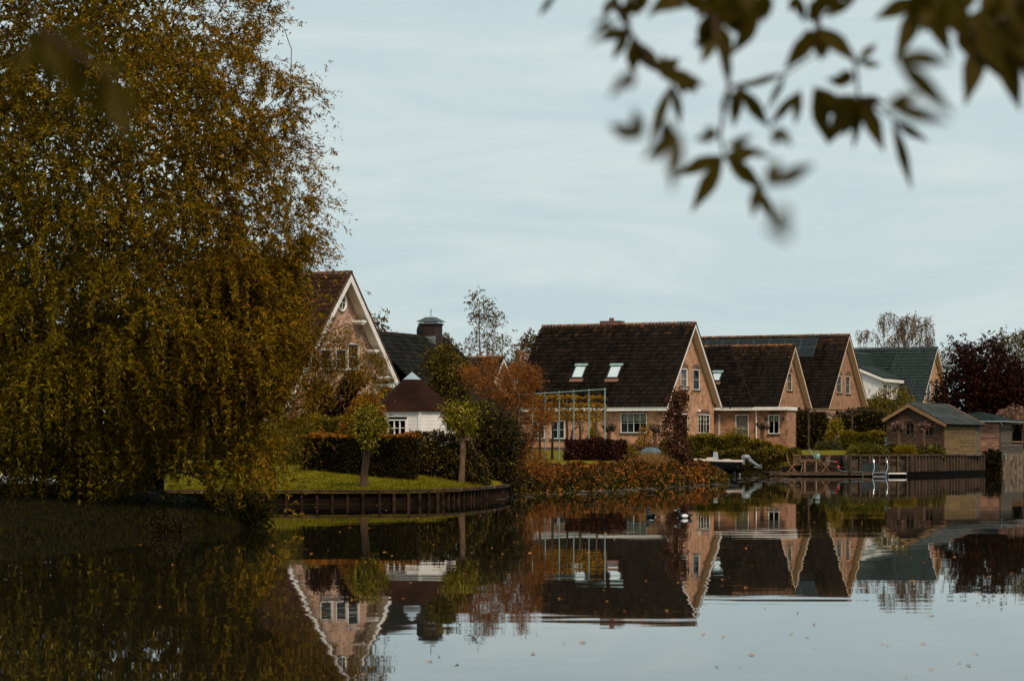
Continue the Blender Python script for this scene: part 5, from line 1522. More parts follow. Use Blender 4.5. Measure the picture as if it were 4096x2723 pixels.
veg('round_shrub', 'small round green shrub at the left end of the clipped hedge', 'shrub', [(640, 1082), (645, 1050), (662, 1030), (685, 1028), (700, 1050), (702, 1085)], 95, .7, 1000, 6, (.09, .035), M['shrubgreen'], .2, core=300)
for (poly, lab) in (([(714, 965), (712, 920), (722, 890), (738, 880), (755, 890), (764, 925), (760, 965)], 'left one of two purple leaved young trees before the pale gable'),
                    ([(772, 965), (772, 915), (785, 890), (800, 865), (825, 858), (832, 885), (815, 915), (800, 965)], 'right one of two purple leaved young trees before the pale gable')):
    xm = sum(p[0] for p in poly) / len(poly)
    veg('purple_tree', lab, 'tree', poly, 116, .8, 420, 6, (.14, .11), M['purple'], .3, base=Wp(xm, 116, 1.3), trunk=[Wp(xm, 116, 1.2), Wp(xm, 116, 2.4), Wp(xm, 116, 3.4)], limbs=14, r_trunk=.06, r_tip=.008, group='purple leaved trees before the pale house', droop=.3)
veg('pollard_willow', 'leafy pollard on the lawn in front of the clipped hedge', 'tree', [(810, 984), (816, 955), (834, 941), (860, 939), (884, 950), (897, 975), (888, 998), (868, 1009), (868, 1034), (852, 1028), (838, 1034), (830, 1010)], 82, .6, 620, 8, (.085, .036), M['pollardleaf'], .14, base=gp(835, 82.6, 0),
    trunk=[gp(836, 82.4, -.1), P(840, 1085, 82.3), P(845, 1045, 82.2), P(848, 1010, 82)], bark=M['bark_red'], limbs=26, r_trunk=.12, r_tip=.008, core=130, clumps=30, clump_r=.14, group='leafy pollards on the left lawn', mat2=M['hedge_dark'], frac2=.3)
veg('pollard_willow', 'leafy pollard with reddish trunk beside the rounded bush at the right of the lawn', 'tree', [(1019, 952), (1036, 928), (1062, 920), (1086, 929), (1100, 950), (1096, 974), (1078, 995), (1052, 1002), (1028, 988)], 89, .7, 620, 8, (.085, .036), M['pollardleaf'], .16, base=gp(1062, 89, 0),
    trunk=[gp(1062, 88.5, -.1), P(1064, 1075, 88.6), P(1066, 1030, 88.8), P(1064, 990, 89)], bark=M['bark_red'], limbs=26, r_trunk=.115, r_tip=.008, core=130, clumps=30, clump_r=.14, group='leafy pollards on the left lawn', mat2=M['hedge_dark'], frac2=.25)
veg('pollard_willow', 'dark leaved pollard just behind the one beside the rounded bush', 'tree', [(1084, 948), (1098, 928), (1120, 925), (1140, 942), (1138, 972), (1115, 992), (1092, 985)], 97, .7, 460, 8, (.10, .045), M['shrubgreen'], .22, base=gp(1112, 97, 0),
    trunk=[gp(1112, 97, -.1), P(1112, 1060, 97), P(1112, 980, 97)], bark=M['bark_red'], limbs=20, r_trunk=.11, r_tip=.008, core=160, group='leafy pollards on the left lawn')
veg('evergreen_shrub', 'tall dark evergreen shrub at the end of the timber edging', 'shrub', [(1092, 960), (1118, 945), (1150, 950), (1186, 965), (1200, 1010), (1207, 1075), (1195, 1128), (1150, 1150), (1120, 1124), (1098, 1060)], 95.5, 1.8, 2600, 6, (.13, .045), M['laurel'], .3, core=900, clumps=90, clump_r=.2, mat2=M['hedge_dark'], frac2=.6, base=gp(1150, 98, 0), up=.4)
veg('larch_tree', 'bright orange feathery tree between the pavilion and the brick house', 'tree', [(1062, 885), (1080, 850), (1108, 848), (1125, 825), (1150, 835), (1184, 850), (1192, 815), (1215, 812), (1224, 845), (1252, 868), (1238, 900), (1228, 925), (1258, 945), (1275, 965), (1240, 1000), (1222, 1030), (1262, 1052), (1272, 1075), (1258, 1105), (1240, 1132), (1195, 1138), (1178, 1100), (1200, 1040), (1192, 980), (1150, 935), (1100, 915)],
    103, 1.6, 3000, 8, (.11, .028), M['larch'], .38, base=gp(1205, 104, 0), trunk=[gp(1205, 104, -.1), P(1200, 1040, 104), P(1180, 970, 104)], bark=M['bark_red'], limbs=110, r_trunk=.12, r_tip=.010, clumps=200, clump_r=.16, droop=.15, up=.5, bow=.03)
veg('green_tree', 'leafy green tree between the pavilion roof and the orange tree', 'tree', [(985, 850), (1000, 815), (1025, 795), (1042, 815), (1068, 825), (1080, 860), (1078, 920), (1050, 955), (1015, 950), (1000, 900)], 118, 1.7, 1900, 7, (.13, .07), M['hedge_olive'], .4, base=gp(1035, 118, 0), trunk=[gp(1035, 118, 0), P(1036, 980, 118), P(1036, 900, 118)], limbs=50, r_trunk=.12, clumps=80, clump_r=.22, mat2=M['laurel'], frac2=.5)
# left pipe trellis with a row of orange leaves
pt = thing('pipe_trellis', 'grey pipe trellis beside the pavilion roof with orange leaves below', 'trellis', gp(905, 114, 0))
o = Vector(pt.location); q = MB(); q.tube([P(862, 890, 114) - o, P(932, 880, 116) - o], .03, 6); part('top_rail', q, M['galv'], pt)
for x, y in ((863, 890), (905, 884), (930, 881)):
    q = MB(); q.tube([P(x, y, 114.5) - o, Wp(x, 114.5, 1.2) - o], .03, 6); part('upright', q, M['galv'], pt)
veg('orange_vine', 'orange leaved climber strung along the pipe trellis by the pavilion', 'climber', [(868, 908), (890, 898), (935, 898), (935, 912), (895, 916), (870, 925)], 115, .3, 160, 6, (.13, .08), M['gold'], .25)

# ------------------------------------------------------------------ pipe frame with espalier trees before the brick house
def fd(x): return 126 - 6 * (x - 1226) / 167
pf = thing('leaf_trellis', 'tall galvanised pipe frame on the lawn before the brick house', 'trellis', gp(1310, 123, 0)); o = Vector(pf.location)
q = MB(); q.tube([P(1196, 909, fd(1196)) - o, P(1256, 905.5, fd(1256)) - o, P(1393.4, 896.5, fd(1393)) - o], .034, 6); part('top_rail', q, M['galv'], pf)
for x in (1196, 1226.8, 1256, 1288.5, 1321.7, 1356.6, 1393.4):
    y = np.interp(x, [1196, 1256, 1393.4], [909, 905.5, 896.5]); q = MB(); q.tube([P(x, y, fd(x)) - o, Wp(x, fd(x), gz(min(x, 1415), fd(x)) - .1) - o], .032, 6); part('upright', q, M['galv'], pf)
    q = MB(); q.blob(P(x, y, fd(x)) - o, (.06, .06, .06), 8, 5); part('pipe_joint', q, M['galv'], pf)
q = MB(); q.tube([P(1196, 960, fd(1196)) - o, P(1262, 953, fd(1262)) - o], .012, 4); q.tube([P(1196, 985, fd(1196)) - o, P(1256, 980, fd(1256)) - o], .012, 4); part('wire', q, M['galv'], pf)
labs = ['espalier tree with yellow leaf tiers, rightmost in the pipe frame', 'espalier tree with yellow leaf tiers, second from the right in the pipe frame', 'espalier tree with yellow leaf tiers in the middle of the pipe frame', 'espalier tree with yellow leaf tiers beside the left house window', 'espalier tree half hidden behind the orange tree']
for i, (x, half) in enumerate(((1374, 20), (1336, 19), (1306, 17), (1272, 18), (1243, 15))):
    d = fd(x) + 1.2; g0 = gp(min(x, 1415), d, -.1); rng = newrng()
    e = thing('espalier_tree', labs[i], 'tree', g0, group='espalier trees in the pipe frame'); o = Vector(g0)
    mb = MB(); mb.tube([g0 - o, P(x + 1, 1000, d) - o, P(x - 1, 960, d) - o, P(x, 918, d) - o], [.075, .06, .05, .035], 7)
    an = []
    for y in (916, 933, 948, 963):
        tilt = random.uniform(-3, 3)
        mb.tube([P(x - half, y + tilt, d) - o, P(x, y + 2, d) - o, P(x + half, y - tilt, d) - o], [.012, .03, .012], 5)
        k = 46; xx = rng.uniform(-half, half, k); an.append(np.stack([(x + xx - CX) * d / F, d + rng.normal(0, .06, k), H - (y - 1 + tilt * -xx / half - HY) * d / F + rng.normal(0, .03, k)], 1))
    part('trunk', mb, M['bark_grey'], e, True)
    an = np.concatenate(an); V, Fc = sprays(an, an.mean(0), rng, .07, 4, (.11, .08), .1, .1, .8, .8)
    link('leaves', np_mesh('leaves', V - np.array(o), Fc, [M['gold']]), e)
hedge('beech_hedge', 'low purple copper beech hedge in front of the pipe frame', Wp(1302, 121.5, 0), Wp(1417, 119.5, 0), gz(1302, 121) - .1, 2.22, 1.0, (.11, .07), 7000, M['beechhedge'], fuzz=.08, z0b=gz(1400, 119) - .1)
veg('cone_conifer', 'small cone shaped yellow green conifer against the house wall', 'conifer', [(1352, 1022), (1358, 1000), (1366, 975), (1370, 975), (1378, 1000), (1386, 1022)], 155, .6, 700, 5, (.10, .03), M['hedge_yellow'], .15, core=200, up=.5)
veg('bare_bush', 'dark twiggy bush behind the espalier trunks', 'shrub', [(1310, 1018), (1318, 985), (1330, 960), (1345, 950), (1348, 985), (1335, 1020)], 140, .6, 60, 4, (.08, .05), M['purple'], .2, base=gp(1310, 140), trunk=[gp(1313, 140), P(1315, 1010, 140), P(1320, 990, 140)], limbs=14, r_trunk=.06, r_tip=.02)
# knobbed pollards with dry heads
def knob_pollard(x, d, z0, ytop, label, lean=0, r=.14, head=.42, group='bare knobbed pollards in the gardens'):
    rng = newrng(); g0 = Wp(x, d, z0); top = P(x + lean, ytop, d); o = Vector(g0)
    e = thing('knob_pollard', label, 'tree', g0, group=group)
    mb = MB(); h = top - g0
    mb.tube([Vector((0, 0, -.15)), h * .3 + Vector((.03, 0, 0)), h * .6 + Vector((-.03, 0, 0)), h * .85, h], [r * 1.15, r * .9, r * .85, r * .95, r * 1.3], 8); part('trunk', mb, M['bark_red'], e, True)
    hd = MB()
    for k in range(12):
        a = 2 * math.pi * k / 12 + random.uniform(-.2, .2); rr = head * random.uniform(.35, .95)
        c = h + Vector((math.cos(a) * rr, math.sin(a) * rr * .8, random.uniform(-.05, .30)))
        s_ = random.uniform(.13, .2); hd.blob(c, (s_, s_, s_ * .9), 7, 5, .35)
        hd.tube([h * .93, c], [r * .8, .07], 5)
    part('head', hd, M['bark'], e, True)
    n = 150; an = np.array(h) + rng.normal(size=(n, 3)) * np.array([head * .5, head * .45, .08]) + np.array([0, 0, .26])
    V, Fc = sprays(an, np.array(h), rng, .12, 3, (.10, .045), .5, .2, .6, .8); link('shoots', np_mesh('shoots', V, Fc, M['copperbud']), e)
knob_pollard(1404, 158, gz(1430, 172) - .1, 988, 'bare knobbed pollard left of the large house window', -1, .15, .42)
knob_pollard(1511, 168.5, 1.5, 990, 'bare knobbed pollard right of the large house window', -2, .16, .38)
knob_pollard(1758, 178, 1.65, 985, 'bare knobbed pollard beside the white downpipe', -2, .15, .44)
x, y = z6(145, 960); knob_pollard(x, 168.2, 1.42, z6(120, 650)[1], 'bare knobbed pollard before the left shed window', -3, .17, .42)
x, y = z6(535, 960); knob_pollard(x, 171, 1.42, z6(520, 650)[1], 'bare knobbed pollard before the right shed window', -2, .16, .42)
veg('columnar_maple', 'narrow upright copper red maple in front of the brick house corner', 'tree', [(1532, 1058), (1534, 1020), (1528, 985), (1540, 950), (1545, 910), (1556, 890), (1566, 895), (1578, 910), (1578, 940), (1568, 960), (1580, 1000), (1584, 1040), (1586, 1068)], 125, .8, 950, 6, (.13, .09), M['maple'], .28, base=Wp(1560, 125, 1.0), trunk=[Wp(1560, 125, .9), P(1560, 1000, 125), P(1560, 930, 125)], limbs=40, r_trunk=.07, clumps=70, clump_r=.18)
veg('yellow_acer', 'small yellow leaved tree under the large house window', 'tree', [(1462, 1022), (1475, 1000), (1478, 985), (1495, 975), (1515, 982), (1505, 995), (1498, 1010), (1485, 1025)], 172, .5, 180, 6, (.13, .06), M['gold'], .25, base=gp(1480, 172), trunk=[gp(1482, 172), P(1484, 1015, 172), P(1490, 990, 172)], limbs=12, r_trunk=.04, mat2=M['hedge_olive'], frac2=.3)
veg('flower_bed', 'brownish bedding plants along the house plinth', 'plants', [(1445, 1040), (1450, 1026), (1480, 1022), (1510, 1024), (1530, 1040)], 174, .5, 500, 5, (.12, .03), M['maple'], .2, up=.8)
for lab, poly, d, mt in (('low green shrub beside the beech hedge', [(1418, 1044), (1420, 1030), (1440, 1024), (1458, 1032), (1462, 1044)], 172, 'hedge_yellow'), ('low green shrub at the foot of the house wall right of the pollard', [(1515, 1040), (1520, 1022), (1540, 1016), (1552, 1040)], 175, 'hedge_yellow')):
    veg('low_shrub', lab, 'shrub', poly, d, .5, 500, 5, (.12, .06), M[mt], .2, core=100)
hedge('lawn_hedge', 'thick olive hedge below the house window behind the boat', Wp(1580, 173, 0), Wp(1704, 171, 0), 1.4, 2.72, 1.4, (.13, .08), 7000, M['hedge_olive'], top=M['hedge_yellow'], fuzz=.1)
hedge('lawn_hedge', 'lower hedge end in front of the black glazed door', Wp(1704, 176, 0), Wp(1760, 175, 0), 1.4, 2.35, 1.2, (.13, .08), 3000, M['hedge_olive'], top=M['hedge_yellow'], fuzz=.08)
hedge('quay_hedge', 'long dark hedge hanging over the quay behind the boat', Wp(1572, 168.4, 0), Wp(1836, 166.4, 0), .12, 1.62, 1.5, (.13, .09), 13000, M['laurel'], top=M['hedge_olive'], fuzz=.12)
o = MB(); a, b = Wp(1700, 166.2, 0), Wp(1775, 165.4, 0); o.hexa([a + Vector((0, 0, .12)), b + Vector((0, 0, .12)), b + Vector((0, .3, .12)), a + Vector((0, .3, .12)), a + Vector((0, 0, .2)), b + Vector((0, 0, .2)), b + Vector((0, .3, .2)), a + Vector((0, .3, .2))])
tag(link('quay_beam', o.mesh('quay_beam', M['timber'])), 'thin timber beam along the water below the long hedge', 'beam')
veg('yellow_plant', 'thin yellow leaved shrub before the black glazed door', 'shrub', [(1690, 1008), (1690, 985), (1705, 983), (1722, 1000), (1732, 1005), (1715, 1012)], 175, .4, 90, 6, (.13, .05), M['hedge_yellow'], .25, base=gp(1705, 175), trunk=[gp(1705, 175), P(1705, 1015, 175), P(1706, 1000, 175)], limbs=9, r_trunk=.03)
veg('yellow_bush', 'yellow green bush at the foot of the copper maple', 'shrub', [(1508, 1062), (1515, 1048), (1540, 1042), (1566, 1050), (1572, 1064)], 128, .5, 420, 5, (.12, .06), M['hedge_yellow'], .2, core=60)
veg('garden_shrub', 'rounded green shrub on the lawn beside the downpipe pollard', 'shrub', [(1765, 1042), (1772, 1030), (1790, 1024), (1812, 1030), (1822, 1042)], 178, .5, 500, 5, (.12, .06), M['hedge_yellow'], .2, core=100)

# ------------------------------------------------------------------ boats
def hull_mesh(L, B, D, n=14):
    """open boat: bow at -x, stern at 0; returns hull and rim builders"""
    hb, rim, inn = MB(), MB(), MB()
    rows = []
    for i in range(n + 1):
        f = i / n; x = -L * (1 - f)
        w = B / 2 * min(1, (math.sin(min(1, f * 1.25 + .02) * math.pi / 2)) ** .8); sheer = D + .32 * (1 - f) ** 2; kz = .45 * (1 - f) ** 3
        rows.append([Vector((x, -w, sheer)), Vector((x, -w * .93, D * .45 + kz * .5)), Vector((x, -w * .6, .1 + kz)), Vector((x, 0, kz)), Vector((x, w * .6, .1 + kz)), Vector((x, w * .93, D * .45 + kz * .5)), Vector((x, w, sheer))])
    hb.v = [tuple(p) for r in rows for p in r]
    for i in range(n):
        for k in range(6): hb.f.append((i * 7 + k, i * 7 + k + 1, (i + 1) * 7 + k + 1, (i + 1) * 7 + k))
    hb.f.append(tuple(n * 7 + k for k in range(7)))
    for sd in (0, 6):
        for i in range(n):
            a, b = rows[i][sd], rows[i + 1][sd]; sg = -1 if sd == 0 else 1; o_ = Vector((0, sg * .05, 0)); q = Vector((0, -sg * .12, 0)); u = Vector((0, 0, .13))
            rim.hexa([a + q, b + q, b + o_, a + o_, a + q + u, b + q + u, b + o_ + u, a + o_ + u])
    rim.hexa([(-.05, -B / 2, D), (.06, -B / 2, D), (.06, B / 2, D), (-.05, B / 2, D), (-.05, -B / 2, D + .13), (.06, -B / 2, D + .13), (.06, B / 2, D + .13), (-.05, B / 2, D + .13)])
    inn.poly([r[1] for r in rows] + [r[5] for r in reversed(rows)])
    return hb, rim, inn
s0 = P(1709, 1059, 165.5)
bt = thing('motor_boat', 'open black motor boat with cream gunwale and silver outboard engine', 'boat', (s0.x, s0.y, .18), math.radians(-4))
hb, rim, inn = hull_mesh(5.6, 1.9, .78)
part('hull', hb, M['hull'], bt, True); part('gunwale', rim, M['gunwale'], bt); part('deck', inn, M['gunwale'], bt)
q = MB(); q.box(-2.4, -1.95, -.4, .4, .5, 1.08); part('seat_box', q, M['gunwale'], bt)
q = MB(); q.box(-1.3, -.75, -.5, .5, .5, .97); part('seat_box', q, M['gunwale'], bt)
q = MB(); q.hexa([(-1.98, -.35, .9), (-1.6, -.3, .9), (-1.6, .3, .9), (-1.98, .35, .9), (-1.93, -.3, 1.5), (-1.65, -.25, 1.42), (-1.65, .25, 1.42), (-1.93, .3, 1.5)]); part('helm_console', q, M['alu'], bt)
ob = MB()
ob.blob((.28, 0, 1.08), (.34, .2, .21), 14, 8); part('outboard_cowl', ob, M['motor'], bt, True)
ob = MB(); ob.tube([(.45, 0, .95), (.75, 0, .72), (1.05, 0, .55), (1.25, 0, .5)], [.18, .13, .08, .05], 9); ob.box(.85, 1.3, -.015, .015, .38, .52); ob.box(-.02, .2, -.12, .12, .6, .95); part('outboard_leg', ob, M['motor'], bt)
ob = MB(); [ob.bar((1.3, 0, .5), (1.3 + .02, .17 * math.cos(a), .5 + .17 * math.sin(a)), .09, .02) for a in (.5, 2.6, 4.7)]; part('propeller', ob, M['motor'], bt)
q = MB(); q.prism([(-.25, -.02, .05), (-.05, -.02, .12), (-.08, -.02, -.16), (-.16, -.02, -.18)], (0, .04, 0)); part('skeg', q, M['alu'], bt)
q = MB(); q.tube([(-5.2, -.25, 1.1), (-5.05, -.3, 1.42), (-4.2, -.5, 1.36), (-4.1, -.52, 1.05)], .022, 6); q.tube([(-5.2, .25, 1.1), (-5.05, .3, 1.42), (-4.2, .5, 1.36), (-4.1, .52, 1.05)], .022, 6); q.tube([(-5.05, -.3, 1.42), (-5.05, .3, 1.42)], .022, 6); part('bow_rail', q, M['steel'], bt)
q = MB(); q.blob((-4.75, 0, 1.12), (.6, .42, .13), 12, 6); part('fore_deck', q, M['white'], bt, True)
for x, y in ((-3.0, 0), (-.5, 0)):
    q = MB(); q.box(x - .06, x + .06, -.7, .7, -.5, .14); part('lift_cradle', q, M['hull'], bt)
x0_, y0_ = zb(460, 480); tp = thing('tarp_cover', 'blue grey rounded boat cover beside the yellow green bush', 'tarp', P(x0_, 1063, 140))
q = MB(); q.blob((0, 0, .42), (.66, .5, .42), 18, 9, .05); part('cover', q, M['tarp'], tp, True)
q = MB(); q.tube([(-.66, -.1, .42), (-.45, -.36, .40), (0, -.51, .38), (.45, -.36, .40)], .025, 5); part('cover_rope', q, M['cable'], tp)
# pale boat glimpsed behind the willow
wb = thing('white_boat', 'low white boat glimpsed behind the willow trunk', 'boat', tuple(Wp(285, 96, .08)), math.radians(3))
hb, rim, inn = hull_mesh(6.2, 1.8, .42); part('hull', hb, M['white'], wb, True); part('gunwale', rim, M['white'], wb); part('deck', inn, M['alu'], wb)
q = MB(); q.box(-2.6, -1.0, -.6, .6, .42, .85); part('cabin', q, M['plank_grey'], wb)
q = MB(); q.box(-.25, .09, -.905, -.86, .1, .5); part('stern_stripe', q, M['teal'], wb)

# ------------------------------------------------------------------ jetty and its things
dk = thing('jetty', 'low timber jetty beside the retaining wall', 'jetty', Wp(1930, 161, 0)); o = Vector(dk.location)
xs_ = [z5(v, 0)[0] for v in (-90, 62, 575, 1082, 1520)] + [z5(2075, 0)[0]]
for a, b in zip(xs_[:-1], xs_[1:]):
    q = MB(); pa, pb = Wp(a, 161, 0) - o, Wp(b, 161, 0) - o
    q.box(pa.x + .01, pb.x - .01, -.05, .0, .09, .29); part('fascia_board', q, M['timber'], dk)
xa, xb = (Wp(xs_[0], 161, 0) - o).x, (Wp(xs_[-1], 161, 0) - o).x
for k in range(36):
    q = MB(); y_ = .01 + k * .148; q.box(xa, xb, y_, y_ + .14, .25, .30 + random.uniform(-.004, .004)); part('deck_board', q, M['timber'], dk)
for x_ in np.linspace(xa + .3, xb - .3, 7):
    q = MB(); q.tube([(x_, .4, -.8), (x_, .4, .25)], .08, 7); part('pile', q, M['timber_dark'], dk)
# steps up to the lawn
stp = thing('garden_steps', 'timber steps leading from the jetty up to the lawn', 'steps', Wp(1897, 165, 0)); o = Vector(stp.location)
for k in range(5):
    q = MB(); xa_, xb_ = (Wp(1850, 165, 0) - o).x, (Wp(1945 - (4 - k) * .5, 165, 0) - o).x
    q.box(xa_, xb_, -.3 + k * .33, 2.4, .301 + k * .226, .301 + (k + 1) * .226 - .004); part('step', q, M['stepwood'], stp)
q = MB(); xa_ = (Wp(1944, 165, 0) - o).x; q.hexa([(xa_, -.9, .31), (xa_ + .35, -.9, .31), (xa_ + .35, 2.4, .31), (xa_, 2.4, .31), (xa_, -.5, 1.44), (xa_ + .35, -.5, 1.44), (xa_ + .35, 2.4, 1.44), (xa_, 2.4, 1.44)]); part('side_wall', q, M['concrete'], stp)
def garden_chair(label, x, d, rz, src=[None]):
    if src[0] is None:
        c = thing('garden_chair', label, 'chair', (0, 0, 0), group='teak garden chairs on the jetty')
        q = MB()
        for k in range(5): q.box(-.24, .24, -.25 + k * .1, -.17 + k * .1, .43, .455)
        part('seat', q, M['teak'], c)
        back = MB(); fr_ = lambda s, z: Vector((s, .24 + (z - .45) * .22, z))
        back.bar(fr_(-.25, .45), fr_(-.25, 1.12), .04, .035, (0, 1, 0)); back.bar(fr_(.25, .45), fr_(.25, 1.12), .04, .035, (0, 1, 0)); back.bar(fr_(-.25, 1.12), fr_(.25, 1.12), .05, .05); back.bar(fr_(-.25, .5), fr_(.25, .5), .05, .04)
        bk = part('backrest', back, M['teak'], c)
        for k in range(6):
            s_ = -.19 + k * .076; q = MB(); q.bar(fr_(s_, .51), fr_(s_, 1.10), .045, .016, (0, 1, 0)); part('slat', q, M['teak'], bk)
        for sx in (-1, 1):
            q = MB(); q.bar((sx * .27, -.28, 0), (sx * .27, .30, .62), .035, .05, (0, 1, 0)); part('leg', q, M['teak'], c)
            q = MB(); q.bar((sx * .27, .32, 0), (sx * .27, -.24, .62), .035, .05, (0, 1, 0)); part('leg', q, M['teak'], c)
            q = MB(); q.box(sx * .27 - .035, sx * .27 + .035, -.3, .3, .63, .66); part('armrest', q, M['teak'], c)
        src[0] = c
    else:
        c = copy_tree(src[0]); c['label'] = label
    c.location = Wp(x, d, .305); c.rotation_euler = (0, 0, rz)
    return c
garden_chair('teak garden chair at the left end of the jetty table', 1826, 162.2, math.radians(78))
garden_chair('teak garden chair partly behind the left chair at the jetty table', 1839, 163.8, math.radians(160))
garden_chair('teak garden chair at the right end of the jetty table', 1897, 162.4, math.radians(-68))
tbl = thing('garden_table', 'wooden garden table between the chairs on the jetty', 'table', Wp(1866, 162, .305))
q = MB(); [q.box(-.75, .75, -.42 + k * .14, -.29 + k * .14, .80, .84) for k in range(6)]; q.box(-.7, .7, -.38, -.34, .72, .80); q.box(-.7, .7, .34, .38, .72, .80); part('tabletop', q, M['teak'], tbl)
for sx in (-1, 1):
    for sy in (-1, 1):
        q = MB(); q.bar((sx * .38, sy * .36, 0), (sx * .38, sy * .3, .8), .09, .09); part('leg', q, M['teak'], tbl)
    q = MB(); q.bar((sx * .38, -.4, .03), (sx * .38, .4, .03), .1, .06); q.bar((sx * .38, -.05, .4), (sx * .72, -.05, .74), .05, .05); part('foot', q, M['teak'], tbl)
wc = thing('watering_can', 'grey metal watering can standing on the jetty table', 'watering can', Wp(1879, 162, .305 + .84))
q = MB(); q.lathe((.12, 0, 0), [(.16, 0), (.16, .34), (.13, .37), (.12, .37)], 14); part('can_body', q, M['galv'], wc, True)
q = MB(); q.tube([(-.02, 0, .08), (-.22, 0, .35), (-.36, 0, .58)], [.035, .028, .025], 7); q.tube([(-.35, 0, .56), (-.43, 0, .64)], [.03, .085], 9); part('spout', q, M['galv'], wc)
q = MB(); q.tube([(.02, 0, .36), (.05, 0, .56), (.15, 0, .55), (.28, 0, .3), (.28, 0, .12)], .018, 6); part('handle', q, M['galv'], wc)
pp = thing('flower_pot', 'grey green pot with a small plant at the left of the jetty', 'plant pot', Wp(1807, 161.25, .305))
q = MB(); q.lathe((0, 0, 0), [(.13, 0), (.18, .36), (.2, .37), (.2, .42), (.16, .42), (.15, .36)], 14); part('pot', q, M['pot'], pp, True)
rng = newrng(); an = rng.normal(size=(70, 3)) * np.array([.12, .1, .06]) + np.array([0, 0, .5]); V, Fc = sprays(an, np.array([0, 0, .3]), rng, .15, 5, (.08, .04), .6, .2, .5); link('plant', np_mesh('plant', V, Fc, M['hedge_yellow']), pp)
xa, ya = z5(1270, 580); xb, yb_ = z5(1635, 720)
sbx = thing('storage_box', 'dark green storage box with its lid ajar on the jetty', 'box', Wp((xa + xb) / 2, 161.6, .305)); hwid = (xb - xa) / 2 * 161.6 / F
q = MB(); q.box(-hwid, hwid, -.3, .3, 0, .58); q.box(-hwid - .02, hwid + .02, -.32, .32, .52, .60); part('box_body', q, M['boxgreen'], sbx)
q = MB(); q.hexa([(-hwid + .05, -.25, .88), (-hwid + .75, -.25, .60), (-hwid + .75, .25, .60), (-hwid + .05, .25, .88), (-hwid + .05, -.25, .91), (-hwid + .78, -.25, .63), (-hwid + .78, .25, .63), (-hwid + .05, .25, .91)]); part('lid', q, M['boxgreen'], sbx)
tubp = thing('bucket', 'dark round tub with green plant left of the storage box', 'tub', Wp(z5(1240, 0)[0], 161.7, .305)); q = MB(); q.lathe((0, 0, 0), [(.15, 0), (.18, .38), (.2, .4)], 12); part('tub', q, M['boxgreen'], tubp, True)
an = rng.normal(size=(30, 3)) * np.array([.1, .1, .06]) + np.array([0, 0, .5]); V, Fc = sprays(an, np.array([0, 0, .3]), rng, .15, 5, (.08, .04), .6, .2, .5); link('plant', np_mesh('plant', V, Fc, M['shrubgreen']), tubp)
ld = thing('swim_ladder', 'polished steel swimming ladder at the jetty edge', 'ladder', Wp(z5(1650, 0)[0], 160.9, .3)); o = Vector(ld.location)
for xx in (1530, 1740):
    def q5(x, y, dd): return P(*z5(x, y), 160.9 + dd) - o
    q = MB(); q.tube([q5(xx - 5, 730, .5), q5(xx - 2, 600, .5), q5(xx, 530, .4), q5(xx + 5, 508, .25), q5(xx + 14, 530, .1), q5(xx + 36, 660, .0), q5(xx + 20, 720, -.02), q5(xx + 6, 760, -.05), q5(xx + 6, 860, -.05)], .026, 8); part('handrail', q, M['steel'], ld, True)
for zz in (-.05, -.28, -.5):
    q = MB(); q.box((Wp(z5(1536, 0)[0], 160.9, 0) - o).x, (Wp(z5(1746, 0)[0], 160.9, 0) - o).x, -.1, .0, zz, zz + .04); part('rung', q, M['alu'], ld)
q = MB(); q.box(.12, .6, -.06, -.02, -.4, -.02); part('ladder_plate', q, M['hull'], ld)
fx0, fx1 = z5(1780, 0)[0], z5(2062, 0)[0]; fe = thing('jetty_fender', 'white fender bar fixed along the jetty front by the ladder', 'fender', Wp((fx0 + fx1) / 2, 160.9, .2)); hl = (fx1 - fx0) / 2 * 160.9 / F
q = MB(); q.tube([(-hl, -.04, 0), (hl, -.04, 0)], .05, 8); part('fender_bar', q, M['white'], fe); q = MB(); [q.box(x_ - .04, x_ + .04, -.09, .04, -.06, .06) for x_ in (-hl, hl)]; part('fender_clip', q, M['alu'], fe)
def s5(pts, d): return [P(*z5(x, y), d) for x, y in pts]
lw = s5([(800, 550), (860, 560), (945, 572)], 161.8); lc = thing('spray_lance', 'grey spray lance with red tip leaning by the steps', 'hose lance', lw[-1]); o = Vector(lc.location)
q = MB(); q.tube([p - o for p in lw], .022, 6); part('lance_tube', q, M['alu'], lc); q = MB(); q.tube([(-.03, 0, 0), (.12, 0, -.02)], .05, 8); part('nozzle', q, M['red'], lc)
hl_ = s5([(975, 665), (990, 690), (1050, 722), (1200, 730), (1380, 735), (1382, 780), (1380, 885)], 160.9); hs_ = thing('garden_hose', 'pale blue hose running along the jetty edge into the water', 'hose', hl_[0]); o = Vector(hs_.location)
q = MB(); q.tube([p - o for p in hl_], .018, 6); part('hose_line', q, M['hose'], hs_); q = MB(); q.blob((.1, 0, .02), (.09, .07, .12), 8, 6); part('connector', q, M['red'], hs_)
dc = s5([(800, 630), (950, 655), (1090, 665), (1180, 630), (1260, 580)], 161.9); dh = thing('dark_hose', 'dark hose looping from the steps to the storage box', 'hose', dc[0]); o = Vector(dh.location); q = MB(); q.tube([p - o for p in dc], .025, 6); part('hose_line', q, M['cable'], dh)
rc = s5([(440, 455), (490, 470), (520, 505), (530, 525), (590, 590), (640, 640), (675, 685)], 162.6); rh = thing('red_hose', 'reddish hose arching behind the jetty table', 'hose', rc[0]); o = Vector(rh.location); q = MB(); q.tube([p - o for p in rc], .018, 6); part('hose_line', q, M['lead'], rh)

